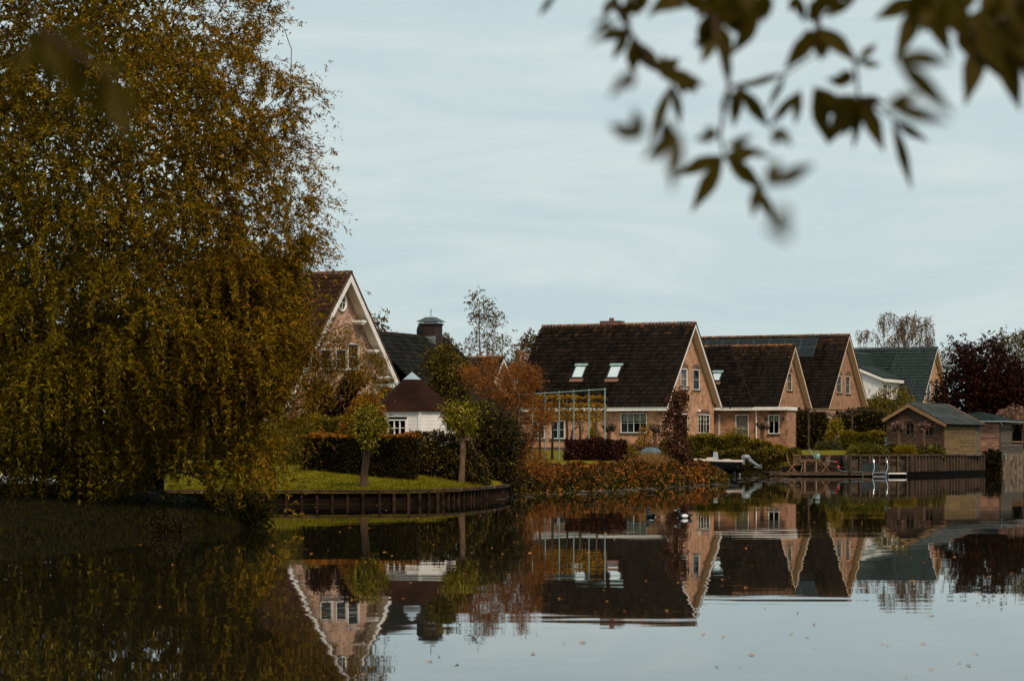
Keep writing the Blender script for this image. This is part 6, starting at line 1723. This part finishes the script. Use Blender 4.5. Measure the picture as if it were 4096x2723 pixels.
# ------------------------------------------------------------------ right garden planting
tr_ = thing('garden_trellis', 'timber post trellis overgrown by ivy right of the house', 'trellis', gp(1930, 196)); o = Vector(tr_.location)
for x in (160, 217, 320, 660):
    xx = c2(x, 0)[0]; q = MB(); q.bar(P(xx, 943, 195) - o, gp(xx, 195, -.2) - o, .16, .16); part('post', q, M['bark'], tr_)
q = MB(); q.bar(P(c2(160, 0)[0], 944, 195) - o, P(c2(905, 0)[0], 944, 195) - o, .1, .1); part('beam', q, M['bark'], tr_)
q = MB(); a = P(c2(665, 0)[0], 940, 195) - o
for pts in ([(660, 925), (640, 895), (600, 880), (540, 905), (500, 885)], [(660, 925), (690, 890), (720, 895), (740, 880)], [(620, 905), (605, 865)], [(560, 895), (520, 915), (480, 900)]): q.tube([P(*c2(x, y), 195) - o for x, y in pts], [.09, .07, .055, .04, .03][:len(pts)], 6)
part('vine_stem', q, M['bark'], tr_)
veg('ivy_screen', 'dark ivy covering the left part of the garden trellis', 'ivy', [(1817, 1032), (1818, 955), (1840, 945), (1870, 948), (1900, 955), (1912, 1000), (1905, 1035)], 196.5, .6, 1500, 6, (.16, .10), M['hedge_dark'], .3, core=400, mat2=M['hedge_olive'], frac2=.35, accent=(M['blossom'], 10, .2))
veg('ivy_screen', 'dark ivy covering the right part of the garden trellis', 'ivy', [(1912, 1035), (1925, 955), (1960, 945), (2000, 940), (2035, 950), (2050, 1000), (2050, 1035)], 196.5, .6, 1900, 6, (.16, .10), M['hedge_dark'], .3, core=500, mat2=M['hedge_olive'], frac2=.25)
veg('flowering_shrub', 'yellowish shrub with white blossoms in front of the ivy trellis', 'shrub', [(1900, 1030), (1908, 990), (1918, 968), (1932, 965), (1940, 990), (1945, 1025)], 188, .6, 420, 6, (.16, .07), M['hedge_yellow'], .3, core=80, accent=(M['blossom'], 9, .3))
veg('blue_flowers', 'blue flowering border plants at the foot of the ivy', 'plants', [(1876, 1034), (1886, 1020), (1910, 1015), (1945, 1018), (1950, 1036)], 185, .6, 520, 5, (.13, .05), M['shrubgreen'], .25, accent=(M['blueflower'], 320, .10), up=.6)
hedge('clipped_hedge', 'square yellow green hedge between the ivy trellis and the shed', Wp(1941, 181, 0), Wp(2057, 179.5, 0), 1.4, 3.0, 1.3, (.14, .07), 6500, M['hedge_olive'], top=M['hedge_yellow'], fuzz=.1)
veg('flax_clump', 'large clump of long green leaves on the retaining wall', 'plants', [(1954, 1047), (1960, 1034), (1990, 1027), (2018, 1028), (2038, 1036), (2044, 1047)], 168, .8, 900, 5, (.24, .04), M['grassy'], .2, up=.9, droop=.7, core=100)
veg('green_bush', 'small green bush right of the long leaved clump', 'shrub', [(2038, 1044), (2044, 1028), (2058, 1024), (2068, 1034), (2070, 1045)], 169, .5, 400, 5, (.13, .07), M['shrubgreen'], .2, core=80)
for lab, x in (('left of two yellow grass tufts by the shed pollard', 2075), ('right of two yellow grass tufts by the shed pollard', 2094)):
    veg('grass_tuft', lab, 'plants', [(x - 10, 1046), (x - 10, 1035), (x, 1030), (x + 10, 1034), (x + 11, 1046)], 167, .35, 420, 4, (.25, .02), M['hedge_yellow'], .15, up=1.2, droop=.4, group='yellow grass tufts on the retaining wall')
veg('flower_border', 'low dark plants with white flowers below the shed window', 'plants', [(2108, 1046), (2112, 1034), (2130, 1030), (2145, 1036), (2148, 1046)], 169.5, .4, 300, 5, (.13, .05), M['shrubgreen'], .2, accent=(M['blossom'], 8, .12), core=50)
veg('hosta_clump', 'bright green leafy clump at the shed corner', 'plants', [(2140, 1048), (2142, 1038), (2155, 1033), (2172, 1038), (2174, 1049)], 170, .4, 260, 4, (.2, .12), M['grassy'], .2, core=40)
veg('bare_shrub', 'thin bare brown shrub in front of the shed boards', 'shrub', [(2088, 1042), (2086, 1010), (2098, 990), (2112, 1000), (2116, 1030), (2106, 1044)], 169.5, .4, 30, 3, (.08, .04), M['copperbud'], .15, base=Wp(2100, 169.5, 1.42), trunk=[Wp(2100, 169.5, 1.35), P(2100, 1035, 169.5), P(2100, 1020, 169.5)], limbs=26, r_trunk=.035, r_tip=.014, bark=M['bark_red'], bow=.02)
bn = thing('garden_bench', 'teal painted bench half hidden behind the left shed pollard', 'bench', Wp(2066, 178, gz(2066, 178)), math.radians(-5))
for k, z_ in enumerate((.95, .75, .5)):
    q = MB(); q.box(-.9, .9, -.02, .02, z_, z_ + .12); part('back_slat', q, M['teal'], bn)
q = MB(); q.box(-.9, .9, -.5, -.03, .42, .47); part('seat', q, M['teal'], bn)
for sx in (-.85, .85):
    q = MB(); q.box(sx - .04, sx + .04, -.5, .03, 0, .42); part('leg', q, M['timber'], bn)
veg('hanging_ivy', 'black green ivy hanging between the shed and the block wall', 'ivy', [(2266, 1094), (2266, 1042), (2284, 1038), (2302, 1040), (2304, 1092)], 184.5, .6, 700, 5, (.14, .10), M['hedge_dark'], .2, core=250)
veg('japanese_maple', 'loose yellow green tree between the brick gable and the shed', 'tree', [(1978, 968), (1990, 940), (2010, 918), (2032, 903), (2052, 893), (2075, 896), (2092, 908), (2104, 915), (2096, 930), (2070, 945), (2050, 965), (2010, 972)], 218, 1.6, 640, 7, (.22, .085), M['hedge_yellow'], .5, base=gp(2035, 218), trunk=[gp(2035, 218), P(2036, 1000, 218), P(2036, 950, 218)], limbs=44, r_trunk=.14, clumps=90, clump_r=.35, mat2=M['hedge_olive'], frac2=.5)
veg('garden_foliage', 'dark evergreen mass behind the trellis left of the shed', 'shrub', [(1985, 1036), (1990, 985), (2010, 965), (2040, 960), (2062, 985), (2064, 1036)], 200, 1.0, 900, 6, (.18, .1), M['hedge_dark'], .3, core=300)

# ------------------------------------------------------------------ trees behind the houses
veg('copper_beech', 'large dark purple copper beech behind the sheds', 'tree', [(2168, 985), (2168, 950), (2156, 925), (2160, 895), (2178, 885), (2172, 856), (2184, 838), (2196, 828), (2190, 802), (2200, 794), (2208, 808), (2222, 800), (2232, 788), (2246, 800), (2262, 800), (2275, 784), (2290, 792), (2302, 808), (2325, 830), (2345, 850), (2380, 870), (2430, 880), (2430, 1000)], 240, 5.5, 5200, 7, (.24, .17), M['purple'], .7, base=gp(2280, 240), trunk=[gp(2280, 240), P(2280, 1000, 240), P(2280, 930, 240)], limbs=110, r_trunk=.4, r_tip=.02, clumps=240, clump_r=.55, core=1500, up=.3, droop=.2)
veg('tall_green_tree', 'green tree rising behind the copper beech at the right edge', 'tree', [(2285, 830), (2292, 800), (2312, 765), (2330, 775), (2350, 762), (2390, 750), (2460, 760), (2460, 900), (2320, 890)], 285, 5, 2600, 7, (.26, .12), M['bgtree'], .8, base=gp(2370, 285), trunk=[gp(2370, 285), P(2370, 960, 285), P(2370, 880, 285)], limbs=70, r_trunk=.35, r_tip=.02, clumps=150, clump_r=.55, droop=.7)
veg('dry_bush', 'pale dry bush above the gazebo roof at the right edge', 'shrub', [(2300, 965), (2304, 945), (2330, 935), (2370, 945), (2380, 970)], 205, 1.2, 300, 6, (.2, .06), M['copperbud'], .4, base=gp(2340, 205), trunk=[gp(2340, 205), P(2340, 985, 205), P(2340, 970, 205)], limbs=50, r_trunk=.06, r_tip=.02)
def weeping(name, label, poly, d, base_x, n, r=.2):
    """birch with arching limbs and thin hanging twigs"""
    rng = newrng(); b0 = gp(base_x, d); loc = np.array(b0)
    t = thing(name, label, 'tree', b0)
    tb_ = MB(); nodes = []
    for k, ln in enumerate(poly):
        off = rng.normal(0, 1.2)
        pts = [Vector(P(*zg(x, y), d + off * i / len(ln))) - Vector(loc) for i, (x, y) in enumerate(ln)]
        sm = []
        for i in range(len(pts) - 1):
            for q in range(5):      # Catmull-Rom through the listed points
                u = q / 5; p0, p1, p2, p3 = pts[max(i - 1, 0)], pts[i], pts[i + 1], pts[min(i + 2, len(pts) - 1)]
                sm.append(.5 * ((2 * p1) + (p2 - p0) * u + (2 * p0 - 5 * p1 + 4 * p2 - p3) * u * u + (3 * p1 - p0 - 3 * p2 + p3) * u ** 3))
        sm.append(pts[-1])
        r0 = r * (1 if k == 0 else .5)
        tb_.tube(sm, [r0 * (1 - .8 * i / (len(sm) - 1)) + .012 for i in range(len(sm))], 6)
        if k: nodes += [np.array(q) + loc for q in sm[4:]]
    part('trunk', tb_, M['bark_pink'], t, True); nodes = np.array(nodes)
    mb = MB(); an = []
    pick = nodes[rng.integers(0, len(nodes), n * 4)] + rng.normal(size=(n * 4, 3)) * np.array([.35, .8, .2])
    for p in pick:
        L = rng.uniform(.6, 2.6); q = Vector(p) - Vector(loc); w = Vector((rng.normal(0, .15), rng.normal(0, .15), 0))
        mb.tube([q, q + w - Vector((0, 0, L * .4)), q + w * 1.4 - Vector((0, 0, L))], [.03, .024, .016], 3, False)
        for k in range(int(L * 4.5)): an.append(np.array(p) + np.array(w) * 1.2 - np.array([0, 0, L * rng.random()]))
    part('hanging_twigs', mb, M['bark_red'], t)['kind'] = 'stuff'
    an = np.array(an); V, Fc = sprays(an, an.mean(0), rng, .2, 2, (.22, .10), .1, .5, .5, .6)
    link('crown', np_mesh('crown', V - loc, Fc, M['birchleaf']), t)
weeping('weeping_birch', 'thin leaved weeping birch rising over the green roof', [[(1130, 1900), (1125, 1200), (1120, 800), (1115, 650)], [(1120, 700), (1085, 400), (1060, 230), (980, 130), (860, 95), (790, 140), (775, 220)], [(1100, 560), (1000, 330), (930, 250), (830, 215), (770, 290)], [(1120, 1000), (760, 680), (700, 520), (600, 430), (480, 390), (400, 430), (390, 500)],
 [(1120, 680), (1150, 450), (1110, 250), (1150, 160), (1200, 145), (1240, 200)], [(1130, 700), (1250, 430), (1340, 230), (1430, 170), (1520, 190), (1545, 240)], [(1125, 760), (1330, 400), (1420, 310), (1520, 275), (1600, 310), (1640, 400)], [(1125, 850), (1300, 640), (1420, 520), (1500, 480), (1560, 540), (1580, 640)], [(1120, 680), (1250, 350), (1300, 180), (1305, 100)], [(1115, 800), (880, 560), (1000, 450), (1080, 480)], [(1120, 850), (1000, 560), (900, 520), (830, 600)], [(1120, 760), (1220, 480), (1280, 400), (1350, 450)]], 330, 2078, 100, .14)
veg('birch_tree', 'slender birch standing alone against the sky above the orange tree', 'tree', [(1098, 672), (1104, 668), (1114, 690), (1122, 700), (1132, 684), (1136, 705), (1150, 715), (1160, 718), (1150, 730), (1158, 745), (1140, 760), (1165, 775), (1184, 782), (1180, 795), (1160, 800), (1165, 830), (1080, 835), (1050, 830), (1045, 808), (1060, 788), (1072, 792), (1078, 770), (1074, 760), (1088, 750), (1080, 735), (1086, 715), (1082, 700), (1088, 685)], 235, 2.2, 700, 6, (.22, .10), M['birchleaf'], .5, base=gp(1108, 235), trunk=[gp(1108, 235), P(1108, 900, 235), P(1106, 820, 235), P(1104, 760, 235), P(1104, 700, 235)], bark=M['bark_pink'], limbs=70, r_trunk=.085, r_tip=.012, clumps=85, clump_r=.35, mat2=M['bgtree'], frac2=.5, droop=.5)
for lab, poly, d, n in (('leafy tree showing over the black roof left of the birch', [(1005, 830), (1012, 775), (1025, 765), (1040, 790), (1055, 800), (1070, 840), (1060, 880), (1010, 880)], 245, 520), ('leafy tree showing between the birch and the big dark roof', [(1160, 850), (1170, 805), (1195, 790), (1210, 772), (1228, 770), (1260, 780), (1270, 850), (1200, 870)], 245, 900),
                        ('leafy tree rising beside the right slope of the pale house roof', [(858, 790), (856, 735), (866, 725), (876, 740), (880, 790)], 165, 130), ('thin tree peeping right of the green house gable', [(2160, 850), (2164, 815), (2180, 800), (2196, 810), (2196, 850)], 320, 200)):
    xm = sum(p[0] for p in poly) / len(poly)
    veg('background_tree', lab, 'tree', poly, d, 2.5, n, 6, (.24, .12), M['bgtree'], .6, base=gp(xm, d), trunk=[gp(xm, d), P(xm, 960, d), P(xm, 880, d)], limbs=36, r_trunk=.2, r_tip=.018, clumps=60, clump_r=.45, group='trees behind the houses')
# dark growth on the far bank behind the willow
for i, (x0, x1, yt, d) in enumerate(((-420, -40, 700, 135), (-90, 190, 760, 132), (150, 350, 720, 125), (310, 480, 790, 118), (450, 585, 850, 113))):
    w = x1 - x0
    veg('bank_thicket', ['dark thicket at the far left edge behind the willow', 'dark thicket behind the white boat', 'dark thicket behind the willow trunk', 'dark thicket between the willow trunk and the lawn', 'dark thicket at the left end of the lawn'][i], 'shrub', [(x0, 1115), (x0, yt + 40), (x0 + w * .3, yt), (x0 + w * .6, yt + 15), (x1, yt + 50), (x1 + 10, 1112 if i < 3 else 1085)], d, 2.5, 2400, 6, (.24, .13), M['hedge_dark'], .5, core=1600, group='thickets behind the willow')

veg('edge_bushes', 'olive bushes beyond the gazebo at the right edge', 'shrub', [(2318, 1046), (2322, 975), (2345, 955), (2400, 945), (2480, 950), (2500, 1046)], 222, 2.0, 1300, 6, (.2, .10), M['hedge_olive'], .4, core=500)
# ------------------------------------------------------------------ plants at the near bank
veg('iris_clump', 'clump of sword shaped leaves at the tip of the willow bank', 'plants', [(525, 1222), (522, 1195), (545, 1172), (575, 1165), (598, 1172), (604, 1195), (600, 1222)], 56.5, .5, 220, 2, (.42, .045), M['shadegrass'], .1, up=1.6, droop=.3, out=.4, base=Wp(565, 56.5, .1))
veg('bank_weeds', 'dark leafy weeds hanging over the willow bank', 'plants', [(362, 1222), (360, 1192), (380, 1180), (410, 1185), (425, 1205), (425, 1225)], 53, .4, 260, 5, (.08, .035), M['hedge_dark'], .2, base=Wp(395, 53.2, .2))
veg('bank_shrub', 'low dark leafy plant on top of the bank beside the hanging willow', 'plants', [(460, 1172), (462, 1152), (480, 1142), (505, 1148), (520, 1165), (518, 1175)], 60, .4, 200, 5, (.11, .05), M['shrubgreen'], .2, base=Wp(490, 60, .4))

# ------------------------------------------------------------------ on the water
def duck(label, x, y, face, white):
    d = H * F / (y - HY); e = thing('duck', label, 'duck', Wp(x, d, 0), face, group='tufted ducks on the pond')
    b = MB(); b.blob((0, 0, .045), (.19, .105, .085), 14, 9); b.tube([(.14, 0, .06), (.2, 0, .09), (.24, 0, .10)], [.06, .04, .012], 8); part('body', b, M['duck'], e, True)
    b = MB(); b.tube([(-.12, 0, .07), (-.15, 0, .14), (-.155, 0, .19)], [.06, .045, .045], 9); b.blob((-.165, 0, .215), (.062, .05, .055), 12, 8); b.tube([(-.14, 0, .25), (-.1, 0, .24), (-.085, 0, .2)], [.015, .012, .004], 6); part('head', b, M['duck'], e, True)
    b = MB(); b.hexa([(-.29, -.02, .195), (-.21, -.025, .19), (-.21, .025, .19), (-.29, .02, .195), (-.29, -.02, .203), (-.21, -.02, .22), (-.21, .02, .22), (-.29, .02, .203)]); part('bill', b, M['bill'], e)
    for sy in (-1, 1):
        b = MB(); b.blob((-.01, sy * .06, .05), (.105, .06, .055), 12, 7); part('flank', b, M['duckwhite'] if white else M['duck'], e, True)
duck('black duck with white flank swimming to the left', z1x := (2500 + 1745 * .13565) / 1.7364, (2020 + 375 * .13565) / 1.7364, math.radians(18), True)
duck('all dark duck swimming left of the white flanked duck', (2500 + 755 * .13565) / 1.7364, (2020 + 360 * .13565) / 1.7364, math.radians(-65), False)
# the ducks' bow waves: low ridges of water whose slopes catch the sky
def wakes():
    mb = MB()
    for (x0, x1, yy, w) in ((1487, 1496, 1190.5, .10), (1500, 1514, 1190.5, .13), (1559, 1571, 1192.5, .09), (1581, 1588, 1192, .09), (1492, 1510, 1197, .05), (1564, 1584, 1199, .05)):
        d = H * F / (yy - HY); n = 14
        for i in range(n):
            f0, f1 = i / n, (i + 1) / n
            def sec(f):
                x = (x0 + (x1 - x0) * f - CX) * d / F; k = math.sin(math.pi * f); dd = d + .03 * math.sin(f * 9)
                return [(x, dd - w * k - .01, .001), (x, dd, .001 + .13 * w * k), (x, dd + w * k + .01, .001)]
            a, b = sec(f0), sec(f1)
            mb.poly([a[0], b[0], b[1], a[1]]); mb.poly([a[1], b[1], b[2], a[2]])
    o = link('wake_ripples', mb.mesh('wake_ripples', M['water'])); tag(o, 'small bright ripples around the two swimming ducks', 'ripples', kind='stuff')
wakes()
# fallen leaves, one object each
lm = []
for k in range(4):
    mb = MB(); pts = []; w = [.12, .2, .16, .26][k]
    for i in range(8):
        a = 2 * math.pi * i / 8; pts.append((.5 * math.cos(a), w * math.sin(a) * (1.2 - .5 * abs(math.cos(a))), .055 * math.cos(2 * a + k) + .03))
    c = (0, 0, -.02); mb.v = pts + [c]; mb.f = [(i, (i + 1) % 8, 8) for i in range(8)]
    lm.append(mb.mesh('fallen_leaf', M['floating']))
rng = newrng()
spots = [(1650, 1535), (2085, 1560), (2230, 1532), (2145, 1541), (1052, 1530), (1012, 1512), (1666, 1467), (1620, 1462), (1838, 1411), (2143, 1418), (488, 1552), (60, 1362), (370, 1398), (660, 1420), (205, 1318), (322, 1255), (400, 1300), (1535, 1407), (1440, 1408)]
for k in range(240):
    y = 1160 + 400 * rng.random() ** 1.7; x = rng.uniform(620, 2350)
    if y > 1400 and rng.random() < .65: continue
    d = H * F / (y - HY)
    if x < 1180 and d > 78: continue
    if 1180 <= x < 1680 and d > np.interp(x, [s[0] for s in SPIT], [s[1] for s in SPIT]) - 1: continue
    spots.append((x, y))
for (x, y) in spots:
    d = H * F / (y - HY); o = link('fallen_leaf', lm[int(rng.integers(0, 4))]); s = rng.uniform(.055, .115) * (.72 if d < 32 else 1)
    o.location = Wp(x, d, .006); o.rotation_euler = (rng.normal(0, .07), rng.normal(0, .07), rng.uniform(0, 6.28)); o.scale = (s, s, s)
    tag(o, 'small orange fallen leaf floating on the dark pond', 'leaf', 'fallen leaves floating on the pond')
# pale scraps of water plants
def scraps():
    n = 300; x = np.concatenate([rng.uniform(1330, 1680, 150), rng.uniform(1680, 1840, 110), rng.uniform(1150, 1350, 40)]); A = [s[0] for s in SPIT]
    d = np.where(x < 1675, np.interp(x, A, [s[1] for s in SPIT]) - .9 - rng.exponential(4.0, n), rng.uniform(118, 158, n))
    V, Fc = [], []
    for i in range(n):
        s = rng.uniform(.04, .2); a = rng.uniform(0, 6.28); c = Wp(x[i], d[i], .006); b = len(V)
        for k in range(5): V.append((c.x + s * math.cos(a + k * 1.257) * (1.6), c.y + s * .8 * math.sin(a + k * 1.257), c.z + rng.uniform(0, .012)))
        Fc += [(b, b + 1, b + 2), (b, b + 2, b + 3), (b, b + 3, b + 4)]
    o = link('water_plants', np_mesh('water_plants', np.array(V), np.array(Fc), M['pads'])); tag(o, 'pale scraps of water plants floating along the ivy bank', 'water plants', kind='stuff')
scraps()

# ------------------------------------------------------------------ leaves close to the camera
def leaf_unit():
    mb = MB(); n = 7; prof = [0, .5, .88, 1.0, .74, .36, 0]
    for i in range(n):
        f = i / (n - 1); w = prof[i] * .5; zz = -.12 * f * f
        mb.v += [(f, -w, zz + .18 * w), (f, 0, zz), (f, w, zz + .18 * w)]
    for i in range(n - 1):
        for k in range(2): mb.f.append((i * 3 + k, i * 3 + k + 1, (i + 1) * 3 + k + 1, (i + 1) * 3 + k))
    return mb.mesh('leaf', M['fore'], True)
LU = leaf_unit()
def near_leaf(parent, o, a, b, w):
    """leaf from point a to point b, w wide, blade turned roughly to the viewer"""
    d = b - a; L = d.length; ex = d / L
    view = ((a + b) / 2 - Vector((0, 0, H))).normalized()
    ey = ex.cross(view); ey.normalize(); ez = ex.cross(ey)
    tw = random.uniform(-.3, .3); ey2 = ey * math.cos(tw) + ez * math.sin(tw); ez2 = ex.cross(ey2)
    lf = link('leaf', LU, parent)
    p = a - o
    lf.matrix_basis = Matrix(((ex.x * L, ey2.x * w, ez2.x * L * .6, p.x), (ex.y * L, ey2.y * w, ez2.y * L * .6, p.y), (ex.z * L, ey2.z * w, ez2.z * L * .6, p.z), (0, 0, 0, 1)))
def branch(name, label, stems, lvs, d0, c, root, extra=()):
    t = thing(name, label, 'branch', root, group='leafy branches hanging close to the camera'); o = Vector(root)
    mb = MB()
    for pts, r in stems: mb.tube([P(*c(x, y), d0 + dd) - o for x, y, dd in pts], [r * (1 - .6 * i / max(1, len(pts) - 1)) for i in range(len(pts))], 6)
    part('twig', mb, M['bark'], t, True)
    s = (P(*c(100, 0), d0) - P(*c(0, 0), d0)).length / 100
    lvs = list(lvs) + [(lx, random.uniform(-70, 20), lx + random.uniform(-130, 130), random.uniform(40, 150), random.uniform(60, 95), random.uniform(-.3, .3)) for lx in extra]
    for (x0, y0, x1, y1, w, dd) in lvs:
        e = random.uniform(-.06, .06)
        near_leaf(t, o, P(*c(x0, y0), d0 + dd), P(*c(x1, y1), d0 + dd + e), w * s * .88)
        if random.random() < .9:
            a, b = P(*c(x0, y0), d0 + dd + .02), P(*c(x1, y1), d0 + dd + .03); v = b - a; al = random.choice((-1, 1)) * random.uniform(.5, .9)
            vv = Vector((v.x * math.cos(al) - v.z * math.sin(al), v.y, v.x * math.sin(al) + v.z * math.cos(al))) * random.uniform(.55, .85)
            near_leaf(t, o, a, a + vv, w * s * .8)
N, B = 0.0, -1.5
branch('leafy_branch', 'dark blurred leafy branch hanging into the top right sky', 
    [([(420, -260, 0), (430, 0, 0), (500, 160, 0), (660, 370, 0), (820, 370, 0)], .006), ([(900, -260, 0), (890, 40, 0), (900, 160, 0), (965, 400, 0), (920, 640, 0), (945, 740, 0)], .006), ([(1400, -260, 0), (1390, 60, 0), (1382, 135, 0), (1560, 285, 0), (1575, 450, 0), (1740, 560, 0)], .006), ([(965, 410, 0), (1230, 350, 0), (1380, 260, 0)], .003), ([(945, 740, 0), (1110, 880, 0), (1180, 1040, -.4)], .003), ([(1400, -260, 0), (900, -260, 0), (420, -260, 0), (-100, -300, 0)], .012), ([(1400, -260, 0), (2500, -330, .2)], .014)],
    [(150, -40, 60, 85, 40, N), (420, -20, 365, 95, 55, N), (430, 0, 505, 150, 62, N), (495, 130, 412, 292, 62, N), (505, 180, 655, 365, 95, N), (440, 110, 300, 210, 34, B), (510, 330, 395, 465, 40, B), (635, 345, 850, 400, 95, N), (695, 395, 588, 670, 62, N), (700, 600, 615, 765, 60, -.9), (560, 650, 380, 590, 56, B), (740, 360, 820, 445, 70, N), (660, 345, 560, 250, 60, N),
     (720, -10, 905, 40, 85, N), (900, 40, 1150, 55, 95, N), (890, 40, 815, 245, 95, N), (900, 100, 975, 300, 105, N), (930, 230, 975, 405, 60, N), (1115, 60, 975, 265, 90, N), (1140, -40, 1150, 90, 70, N), (560, -30, 530, 45, 60, N), (760, -40, 860, 50, 90, N), (1000, -30, 1060, 60, 90, N), (900, 180, 830, 300, 70, N),
     (1570, -10, 1400, 85, 62, N), (1385, 130, 1225, 335, 105, N), (1385, 125, 1575, 295, 100, N), (1570, 295, 1672, 195, 50, N), (1235, 345, 990, 425, 44, N), (1005, 405, 1165, 615, 84, N), (1305, 425, 1145, 605, 60, N), (1365, 410, 1435, 695, 95, N), (1565, 450, 1425, 690, 105, N), (1580, 450, 1555, 715, 60, N), (1580, 450, 1705, 725, 98, N), (1555, 380, 1425, 380, 74, N), (1585, 455, 1710, 490, 50, N), (1700, 500, 2010, 580, 56, B), (1745, 260, 2030, 550, 66, B), (1735, 560, 1835, 910, 62, N), (1370, 150, 1330, 240, 60, N), (1390, 20, 1330, 110, 60, N),
     (940, 735, 785, 1010, 98, N), (945, 735, 1135, 905, 94, N), (1090, 870, 1185, 1065, 58, -.5), (1140, 880, 1385, 770, 56, B), (1170, 1010, 1240, 1130, 50, -2.5), (950, 690, 1190, 745, 46, -.7), (915, 640, 800, 660, 50, -.6), (955, 420, 930, 580, 40, N), (1190, 600, 1260, 690, 50, -.8), (680, 560, 700, 720, 44, B), (730, 620, 690, 900, 56, -1.7)], 4.2, zt, P(1660, -60, 4.2), (520, 590, 660, 700, 740, 800, 840, 880, 930, 970, 1010, 1050, 1090, 1130, 1290, 1340, 1430, 1480))
branch('leafy_branch', 'dense dark leaf cluster filling the top right corner', 
    [([(1900, -300, 0), (1930, 0, 0), (2030, 110, 0), (2150, 180, 0)], .006), ([(2400, -250, 0), (2320, 0, 0), (2250, 170, 0)], .006), ([(1900, -300, 0), (2700, -320, .2)], .012)],
    [(1870, -10, 1755, 290, 110, N), (1900, -20, 2012, 275, 110, N), (1930, 0, 1875, 150, 90, N), (1950, -30, 2110, 205, 130, N), (2150, 170, 2085, 500, 125, N), (2245, 180, 2342, 530, 120, N), (2310, -20, 2375, 160, 140, N), (2045, 120, 2320, 50, 110, N), (2150, 90, 2255, 335, 160, N), (2060, 90, 2130, 300, 140, N), (2330, 80, 2400, 420, 130, N), (2250, -40, 2350, 60, 130, N), (1830, -40, 1960, 40, 90, N), (2350, 150, 2420, 330, 120, N), (2200, 130, 2380, 240, 120, N)], 4.0, zt, P(2300, -80, 4.0), (1860, 1920, 1990, 2040, 2090, 2140, 2180, 2220, 2270, 2310, 2350))
idc = lambda x, y: (x, y)
branch('leafy_branch', 'very blurred dark leaf spray in front of the willow crown', 
    [([(60, -200, 0), (80, 60, 0), (170, 120, 0), (240, 165, 0), (270, 200, 0)], .003), ([(60, -200, 0), (-300, -320, 0)], .005)],
    [(80, 80, 30, 190, 30, N), (90, 90, 200, 70, 40, N), (150, 110, 175, 260, 42, N), (160, 115, 260, 100, 36, N), (225, 160, 305, 150, 30, N), (240, 170, 205, 250, 30, N), (255, 190, 300, 330, 52, N), (120, 100, 110, 215, 44, N), (60, 70, 120, 110, 40, N), (180, 130, 200, 240, 44, N), (270, 195, 262, 300, 44, N), (100, 85, 150, 190, 44, N), (250, 180, 290, 260, 50, N)], 2.9, idc, P(70, -40, 2.9))
